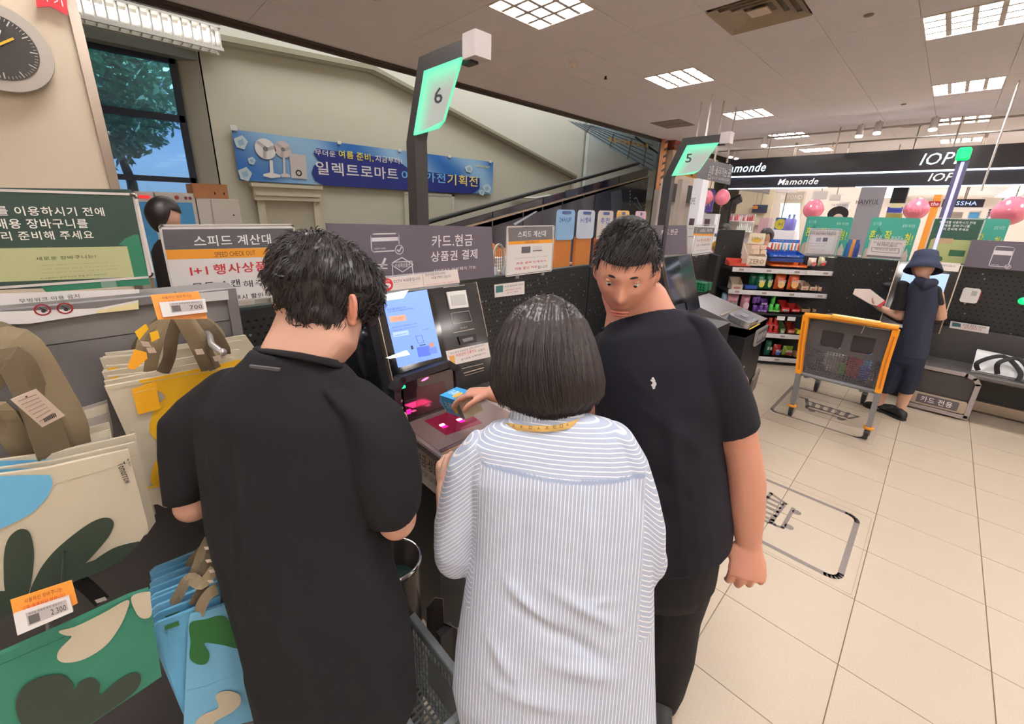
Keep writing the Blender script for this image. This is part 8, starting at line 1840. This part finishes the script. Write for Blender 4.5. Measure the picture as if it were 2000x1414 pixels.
for _ in range(2200):
    f_ = cand[r.randrange(len(cand))]; p = Vector(b.v[f_[0]]).lerp(Vector(b.v[f_[2]]), r.random()); nn = (p-hc).normalized(); g = Rh @ Vector((.25, .9, -.3)); td = (g-nn*g.dot(nn)).normalized(); l = r.uniform(.012, .032)
    hb.tube([p, p+td*l*.5+nn*.005, p+td*l+nn*r.uniform(.0, .008)], [.0013, .001, .0003], 3, False)
mk('hair_tufts', hb, M_hair, hr, True, kind='stuff')
b = MB()
loftrows(b, A3, [(1182, 642, 1338, 612, .080, .02), (1168, 662, 1385, 638, .105), (1160, 690, 1412, 680, .130), (1162, 760, 1418, 750, .152), (1165, 850, 1412, 845, .162), (1172, 950, 1422, 945, .165), (1182, 1020, 1430, 1010, .162), (1190, 1072, 1428, 1045, .155)], ends=(False, False))
loftrows(b, A3, [(1335, 625, 1398, 648, .085, -.0), (1345, 690, 1442, 700, .085, -.02), (1365, 750, 1463, 748, .080, -.03), (1382, 805, 1476, 788, .074, -.03), (1394, 848, 1483, 822, .066, -.03)], ends=(True, False))
limb(b, [A3(1200, 690, .02), A3(1198, 770, .04)], [.085, .075])
W_ = lambda x, y: tuple(A3(x, y, -.15)); nav = fabric('tshirt_navy_black', srgb(27, 27, 36))
remesh('tshirt', b, nav, mr, .0055, 5, folds(.0035, [(W_(1345, 640), W_(1400, 850), .010, -.012), (W_(1380, 660), W_(1430, 690), .012, .006), (W_(1190, 700), W_(1260, 760), .02, .006), (W_(1260, 800), W_(1400, 900), .025, .007), (W_(1240, 900), W_(1380, 1000), .025, -.006), (W_(1300, 780), W_(1330, 1000), .02, .006), (W_(1420, 740), W_(1440, 820), .012, .006)], 21))
cl3 = [A3(x, y, w) for x, y, w in ((1182, 642, .0), (1200, 648, -.045), (1255, 642, -.068), (1310, 625, -.045), (1338, 612, .02), (1318, 612, .08), (1260, 625, .10), (1200, 640, .07))]
mk('collar_band', MB().tube([cl3[i].lerp(cl3[(i+1) % 8], q/4) for i in range(8) for q in range(4)], .010, 8, closed_path=True, squash=(1.4, .6)), fabric('navy_rib', srgb(22, 22, 29)), mr, True)
Lg = Board(A3(1277, 748, -.17), A3.lat, Z3, mr); c0 = Lg.uv(1277, 748); lg = MB()
stroke(lg, Lg.F, [Lg.uv(1275, 738), Lg.uv(1278, 744), Lg.uv(1275, 752), Lg.uv(1277, 758)], .005, .0, .003); stroke(lg, Lg.F, [Lg.uv(1272, 742), Lg.uv(1280, 748), Lg.uv(1278, 756)], .004, 0, .003); stroke(lg, Lg.F, [Lg.uv(1273, 752), Lg.uv(1281, 750)], .004, 0, .003)
mk('embroidered_emblem', lg, WH, mr)
b = MB(); loftrows(b, A3, [(1195, 1000, 1405, 1000, .135), (1200, 1060, 1408, 1060, .14), (1210, 1120, 1398, 1120, .14)])
LG = lambda x0, y0, x1, y1, th, w: (x0, y0, x1, y1, th, w)
loftrows(b, A3, [LG(1262, 1090, 1402, 1075, .105, .0), LG(1255, 1150, 1388, 1145, .10, .01), LG(1250, 1210, 1370, 1200, .092, .02), LG(1240, 1290, 1358, 1285, .085, .03), LG(1235, 1345, 1338, 1345, .078, .04), LG(1235, 1385, 1312, 1392, .068, .05)], ends=(True, True))
limb(b, [HP-A3.lat*.11, Vector((1.24, .50, .45))-A3.lat*.08, Vector((1.30, .47, .10))-A3.lat*.08], [.11, .085, .065])
Wp = lambda x, y: tuple(A3(x, y, -.10)); remesh('track_pants', b, fabric('track_pants_black', srgb(34, 32, 34)), mr, .006, 4, folds(.003, [(Wp(1345, 1090), Wp(1320, 1370), .01, -.010), (Wp(1380, 1090), Wp(1350, 1280), .010, .006)], 31))
Lk = Board(A3(1332, 1120, -.118), A3.lat, Z3, mr); Lk.t('K·S', 1316, 1114, 1329, 1125, WH, .0, True); Lk.poly([(1329, 1115), (1347, 1112), (1346, 1123), (1329, 1126)], WH, .0, 'print'); Lk.t('WISS', 1331, 1115, 1345, 1123, DK, .001, True)
pf = onz(1284, 1398, .0); shoe(mr, Vector((pf.x+.04, pf.y+.02, 0)), (-.8, -.35, 0), mat('shoe_black', srgb(34, 33, 35)), WH, 1.1); shoe(mr, Vector((1.27, .52, 0)), (-.9, -.2, 0), mat('shoe_black', srgb(34, 33, 35)), WH, 1.1)
# milk carton in his hand over the scanner
t = thing('drink_carton', 'blue gable-top drink carton held over the scanner', 'carton', CTC); dC = 1.50
Aq, Bq, Dq = dep(893, 783, dC-.02), dep(930, 765, dC), dep(914, 816, dC-.015); v1 = (Bq-Aq).normalized(); v2 = (Dq-Aq); v2 = (v2-v1*v2.dot(v1)).normalized(); v3 = v1.cross(v2); v3 = v3 if v3.dot(Vector(ray(905, 785))) > 0 else -v3
v3 = (v3*.72+(dep(850, 770, dC+.05)-dep(893, 783, dC)).normalized()*.9).normalized(); sC = .072
def Q(a, b_, c_): return Aq+v1*a*sC+v2*b_*sC+v3*c_
mk('body', MB().add([Q(0, 0, 0), Q(1, 0, 0), Q(1, 1, 0), Q(0, 1, 0), Q(0, 0, .12), Q(1, 0, .12), Q(1, 1, .12), Q(0, 1, .12)], [(0, 1, 2, 3), (0, 4, 5, 1), (1, 5, 6, 2), (2, 6, 7, 3), (3, 7, 4, 0)]), mat('carton_blue', srgb(60, 164, 222), rough=.35), t)
mk('gable_top', MB().add([Q(0, 0, .12), Q(1, 0, .12), Q(1, 1, .12), Q(0, 1, .12), Q(.1, .48, .155), Q(.9, .48, .155), Q(.9, .52, .165), Q(.1, .52, .165)], [(0, 4, 5, 1), (1, 5, 6, 2), (2, 6, 7, 3), (3, 7, 4, 0), (4, 7, 6, 5)]), mat('carton_blue_light', srgb(90, 184, 230), rough=.35), t)
mk('base', MB().add([Q(0, 0, -.001), Q(1, 0, -.001), Q(1, 1, -.001), Q(0, 1, -.001)], [(0, 1, 2, 3)]), mat('carton_base', srgb(206, 192, 160), rough=.6), t)
Fc = frame(Q(0, 0, .0), v3, -v2); Ft = frame(Q(0, 0, 0), v3, v1)
for Fx, sgn in ((lambda u, v, w=0: Q(-.01-w*14, 1-v/sC, u), 1), (lambda u, v, w=0: Q(v/sC, -.01-w*14, u), 1)):
    mk('print', MB().prism([(.0, .004), (.03, .004), (.026, .068), (.0, .068)], 0, .0004, Fx), mat('carton_landscape', srgb(120, 130, 100), rough=.4, var=.4, vscale=60), t)
    mk('print', MB().prism(ell(.045, .03, .014, .02, 18), .0, .0006, Fx), ink(236, 186, 60), t); mk('print', MB().prism(rrect(.055, .018, .10, .05, .004), .0, .0005, Fx), ink(88, 180, 228), t)
    text('굿밀', (lambda Fx: lambda u, v, w=0: Fx(.105-u, .05-v, w))(Fx), .0, .0, .045, .026, WH, t, .0007, True)
# ------------------------------------------------ 4. customer in the bucket hat
A4 = Sheet((5.38, 0, 1.3), Z3, (0, -1, 0)); ht = thing('person', 'customer in a navy bucket hat and navy vest holding a snack bag', 'person', (5.4, -.02, 0)); FW = Vector((1, 0, 0))
b = MB(); hc = A4(1803, 522, .0); fdir = Vector((.85, .2, -.4)).normalized(); up_ = (Z3-fdir*fdir.dot(Z3)).normalized(); rt = fdir.cross(up_).normalized(); Rh = Matrix((rt, fdir, up_)).transposed()
hg = headgrid(hc, Rh, 1.0, 28, 20); b.add(hg.v, hg.f, True); loftrows(b, A4, [(1793, 530, 1816, 532, .06), (1788, 555, 1816, 556, .06)], 14)
loftrows(b, A4, [(1780, 560, 1830, 560, .07), (1775, 650, 1820, 650, .08), (1755, 700, 1800, 700, .09)], 16)
elb = A4(1757, 618, .02); wr = A4(1716, 600, .12); limb(b, [A4(1768, 568), elb], [.045, .04], 10); limb(b, [elb, wr], [.042, .028], 10); hand(b, wr, A4(1697, 588, .14)-wr, Vector((.2, 0, 1)), (.5, .55, .6, .6), 1.0, -1)
limb(b, [A4(1830, 575), A4(1838, 620, .05), A4(1830, 620, .2)], [.045, .04, .03], 10); hand(b, A4(1830, 620, .2), Vector((1, .2, 0)), Z3, (.5, .55, .6, .6), 1.0, 1)
for (x0, y0, x1, y1, x2, y2) in ((1742, 700, 1728, 750, 1712, 798), (1785, 700, 1772, 760, 1757, 800)): limb(b, [A4(x0, y0), A4(x1, y1), A4(x2, y2)], [.075, .055, .036], 12)
remesh('body', b, SK3, ht, .007, 3)
b = MB(); loftrows(b, A4, [(1783, 548, 1822, 550, .09), (1770, 562, 1836, 560, .115), (1768, 590, 1838, 592, .125), (1762, 630, 1826, 632, .13), (1755, 670, 1818, 672, .14), (1748, 690, 1812, 700, .14)], 20, ends=(False, False))
remesh('vest', b, fabric('vest_navy', srgb(46, 50, 68)), ht, .008, 3, folds(.004, [], 5)); 
b = MB(); loftrows(b, A4, [(1752, 552, 1780, 560, .06), (1744, 585, 1778, 592, .065), (1737, 603, 1772, 607, .06)], 14, ends=(True, False)); loftrows(b, A4, [(1822, 560, 1840, 565, .06), (1822, 590, 1845, 592, .06)], 14); remesh('tshirt_sleeve', b, fabric('sleeve_black', srgb(36, 34, 38)), ht, .008, 3)
b = MB(); limb(b, [A4(1795, 548, -.07), A4(1806, 556, -.12), A4(1822, 552, -.07)], [.04, .055, .04], 12); remesh('hood', b, fabric('vest_navy', srgb(46, 50, 68)), ht, .008, 4)
b = MB(); loftrows(b, A4, [(1745, 665, 1815, 670, .13), (1738, 700, 1808, 705, .145)], 20); loftrows(b, A4, [(1738, 690, 1775, 700, .12), (1722, 730, 1762, 735, .11), (1712, 762, 1748, 766, .095)], 16, ends=(True, False)); loftrows(b, A4, [(1768, 690, 1808, 705, .12), (1757, 730, 1798, 738, .11), (1752, 762, 1784, 768, .095)], 16, ends=(True, False))
remesh('cropped_trousers', b, fabric('trousers_navy', srgb(36, 40, 56)), ht, .008, 3, folds(.004, [], 6))
b = MB().lathe([(.0, .10), (.055, .098), (.08, .085), (.092, .02), (.096, -.01), (.112, -.04), (.132, -.095), (.128, -.097), (.106, -.045), (.088, -.015)], (0, 0, 0), 28); b.v = [tuple(hc+Rh @ (Vector(v)+Vector((0, -.01, .055)))) for v in b.v]
mk('bucket_hat', b, fabric('hat_navy', srgb(54, 60, 82)), ht, True)
shoe(ht, Vector((onz(1735, 806).x-.02, onz(1735, 806).y+.02, 0)), (-.3, .3, 0) if False else (.2, .95, 0), mat('shoe_black', srgb(34, 33, 35)), mat('shoe_black', srgb(34, 33, 35)), 1.0); shoe(ht, Vector((onz(1752, 815).x, onz(1752, 815).y+.02, 0)), (.5, .6, 0), mat('shoe_black', srgb(34, 33, 35)), mat('shoe_black', srgb(34, 33, 35)), 1.0)
t = thing('snack_pouch', 'white and red snack bag in the hand of the bucket-hat customer', 'snack', A4(1698, 582, .14)); Sb = Board(A4(1697, 582, .12), -Y3, Vector((.35, 0, 1)), t)
Sb.poly([(1666, 575), (1670, 565), (1700, 566), (1728, 588), (1722, 601), (1700, 595)], mat('pouch_pale', srgb(216, 196, 184), rough=.3, bump=.3, bscale=30), 0, 'pouch', .03); Sb.poly([(1728, 588), (1731, 590), (1720, 602), (1712, 599)], RD, .031, 'red_end', .002)
# ------------------------------------------------ 5. people farther off
def bust(px, py, x, label, hair_m, top_m, s=1.0, face=(-.6, .6, -.2)):
    hc = x if isinstance(x, Vector) else onx(px, py, x); t = thing('person', label, 'person', (hc.x, hc.y, 0)); fd = Vector(face).normalized(); up_ = (Z3-fd*fd.dot(Z3)).normalized(); rt = fd.cross(up_); Rh = Matrix((rt, fd, up_)).transposed()
    b = MB(); hg = headgrid(hc, Rh, s, 24, 18); b.add(hg.v, hg.f, True); limb(b, [hc-Vector((0, 0, .08)), hc-Vector((0, 0, .2))], [.055, .06], 10)
    sh = Vector((-fd.y, fd.x, 0)).normalized()
    for sd in (-1, 1):
        s0 = hc+sh*.17*sd-Vector((0, 0, .24)); e0 = s0+sh*.04*sd-Vector((0, 0, .28)); w0 = e0-Vector((0, 0, .24))+Vector((fd.x, fd.y, 0))*.06; limb(b, [s0, e0, w0], [.045, .04, .027], 8); hand(b, w0, Vector((0, 0, -1)), -sh*sd, (.5, .5, .5, .6), .95, sd)
        limb(b, [Vector((hc.x, hc.y, .9))+sh*.09*sd, Vector((hc.x, hc.y, .48))+sh*.09*sd, Vector((hc.x, hc.y, .09))+sh*.09*sd], [.075, .055, .04], 8)
    limb(b, [hc-Vector((0, 0, .28)), Vector((hc.x, hc.y, .95))], [.10, .12], 10); remesh('body', b, SK3, t, .012, 2)
    b = MB(); hm = headgrid(hc+Rh @ Vector((0, -.014, .014)), Rh, s*1.16, 24, 18); b.v = hm.v; b.f = [f_ for f_ in hm.f if all((lambda q: q.z > .045 or q.y < -.0)(Rh.transposed() @ (Vector(hm.v[i])-hc)) for i in f_)]; b.smooth = [True]*len(b.f); h_ = mk('hair', b, hair_m, t, True); q_ = h_.modifiers.new('t', 'SOLIDIFY'); q_.thickness = .015
    b = MB(); rg = []
    for z_, w_, d_ in ((hc.z-.17, .07, .07), (hc.z-.21, .15, .09), (hc.z-.27, .21, .11), (hc.z-.5, .20, .12), (hc.z-.8, .19, .13)): rg.append([Vector((hc.x, hc.y, z_))+sh*(math.cos(2*PI*k/20)*w_)+Vector((fd.x, fd.y, 0)).normalized()*(math.sin(2*PI*k/20)*d_) for k in range(20)])
    b.loft(rg); mk('jacket', b, top_m, t, True)
    b = MB()
    for sd in (-1, 1): limb(b, [Vector((hc.x, hc.y, .9))+sh*.09*sd, Vector((hc.x, hc.y, .1))+sh*.09*sd], [.10, .07], 10)
    mk('trousers', b, trs, t, True)
    for sd in (-1, 1): shoe(t, Vector((hc.x, hc.y, 0))+sh*.09*sd, (fd.x, fd.y, 0), mat('shoe_black', srgb(34, 33, 35)), WH)
    return t
tb = bust(322, 424, dep(322, 424, 3.2), 'black-haired man in a dark jacket walking past the cream machines', M_hair, fabric('jacket_charcoal', srgb(52, 48, 50)), 1.05, (.85, .3, -.35)); 
bust(1414, 452, 8.6, 'woman with dark hair and pale face beyond the far speed sign', M_hair, fabric('top_pale', srgb(206, 196, 200)), 1.0, (-.5, .75, -.2))
bust(1497, 462, 8.2, 'dark-haired clerk in a red top behind the snack shelf', M_hairb, fabric('top_red', srgb(150, 50, 56)), 1.0, (-.6, .5, -.4))
# ------------------------------------------------ grey hand basket, bin and bracket by the kiosk
t = thing('shopping_basket', 'grey plastic lattice basket cart between the two shoppers', 'basket', (.40, .78, .30)); bg = mat('basket_grey', srgb(116, 122, 124), rough=.45)
x0, x1, y0, y1, zt, zb = .34, .505, .58, 1.00, .60, .30
mk('rim', MB().bbox((x1-.012, y0, zt-.03), (x1+.012, y1, zt+.0), .004), bg, t); mk('rim', MB().bbox((x0-.012, y0, zt-.03), (x0+.012, y1, zt), .004), bg, t); mk('rim', MB().bbox((x0, y1-.012, zt-.03), (x1, y1+.012, zt), .004), bg, t); mk('rim', MB().bbox((x0, y0-.012, zt-.03), (x1, y0+.012, zt), .004), bg, t)
lt = MB()
for k_ in range(30): y_ = y0+.0172*k_; lt.box((x1-.004-.0, y_, zb), (x1+.002, y_+.0055, zt-.02)); lt.box((x0-.002, y_, zb), (x0+.004, y_+.0055, zt-.02)); lt.box((x0, y_, zb), (x1, y_+.0055, zb+.005))
for k_ in range(8): z_ = zb+.036*k_; lt.box((x1-.005, y0, z_), (x1+.001, y1, z_+.006)); lt.box((x0-.001, y0, z_), (x0+.005, y1, z_+.006))
for k_ in range(8): lt.box((x0+.028*k_, y0, zb-.001), (x0+.028*k_+.006, y1, zb+.006)); 
for k_ in range(12): lt.box((x0+.018*k_, y1-.004, zb), (x0+.018*k_+.006, y1+.002, zt-.02))
mk('lattice', lt, bg, t, kind='stuff'); mk('label_panel', MB().box((x1-.006, .62, .40), (x1+.0, .80, .52)), bg, t)
mk('leg_frame', MB().tube([(x0, y0+.05, zb), (x0, y0+.05, .05), (x0, y1-.05, .05), (x0, y1-.05, zb)], .012, 8), bg, t); mk('leg_frame', MB().tube([(x1, y0+.05, zb), (x1, y0+.05, .05), (x1, y1-.05, .05), (x1, y1-.05, zb)], .012, 8), bg, t)
for x_ in (x0, x1):
    for y_ in (y0+.05, y1-.05): mk('wheel', MB().cyl((x_-.01, y_, .03), (x_+.01, y_, .03), .03, 14), TR, t)
p = dep(768, 1092, 1.32); t = thing('waste_bin', 'round black waste bin with a steel rim beside the T-shirt man', 'bin', (p.x, p.y, 0))
mk('shell', MB().lathe([(.075, 0), (.085, p.z-.02), (.088, p.z), (.078, p.z), (.074, p.z-.10), (0, p.z-.10)], (p.x, p.y, 0), 24), mat('bin_steel_dark', srgb(80, 74, 72), rough=.25, metal=.8), t, True)
mk('rim', MB().tube([(p.x+.085*math.cos(a), p.y+.085*math.sin(a), p.z) for a in [2*PI*k/28 for k in range(28)]], .006, 8, closed_path=True), mat('chrome', srgb(190, 190, 190)), t, True); mk('liner', MB().lathe([(.07, 0), (.07, .004), (0, .004)], (p.x, p.y, p.z-.098), 20), mat('liner_green', srgb(60, 84, 76), rough=.2), t)
Kp = Board(dep(870, 1200, 1.45), A2.lat, Z3); t = thing('steel_bracket', 'brown-grey clear bracket plate standing between bin and striped shirt', 'bracket', Kp.F(0, 0)); Kp.parent = t
Kp.poly([(834, 1260), (834, 1185), (848, 1166), (866, 1168), (868, 1215), (893, 1226), (896, 1300), (850, 1300)], mat('bracket_brown', srgb(96, 84, 80), rough=.2, metal=.5), 0, 'plate', .003); Kp.line([(836, 1184), (849, 1166), (866, 1168), (868, 1214), (894, 1226)], .003, M_steel, .003)
mk('foot', MB().box(Kp.F(-.03, -.0, .0)-Vector((.02, .02, Kp.F(0, 0).z)), Kp.F(.03, -.05, 0)), M_dark, t)
flush_texts()
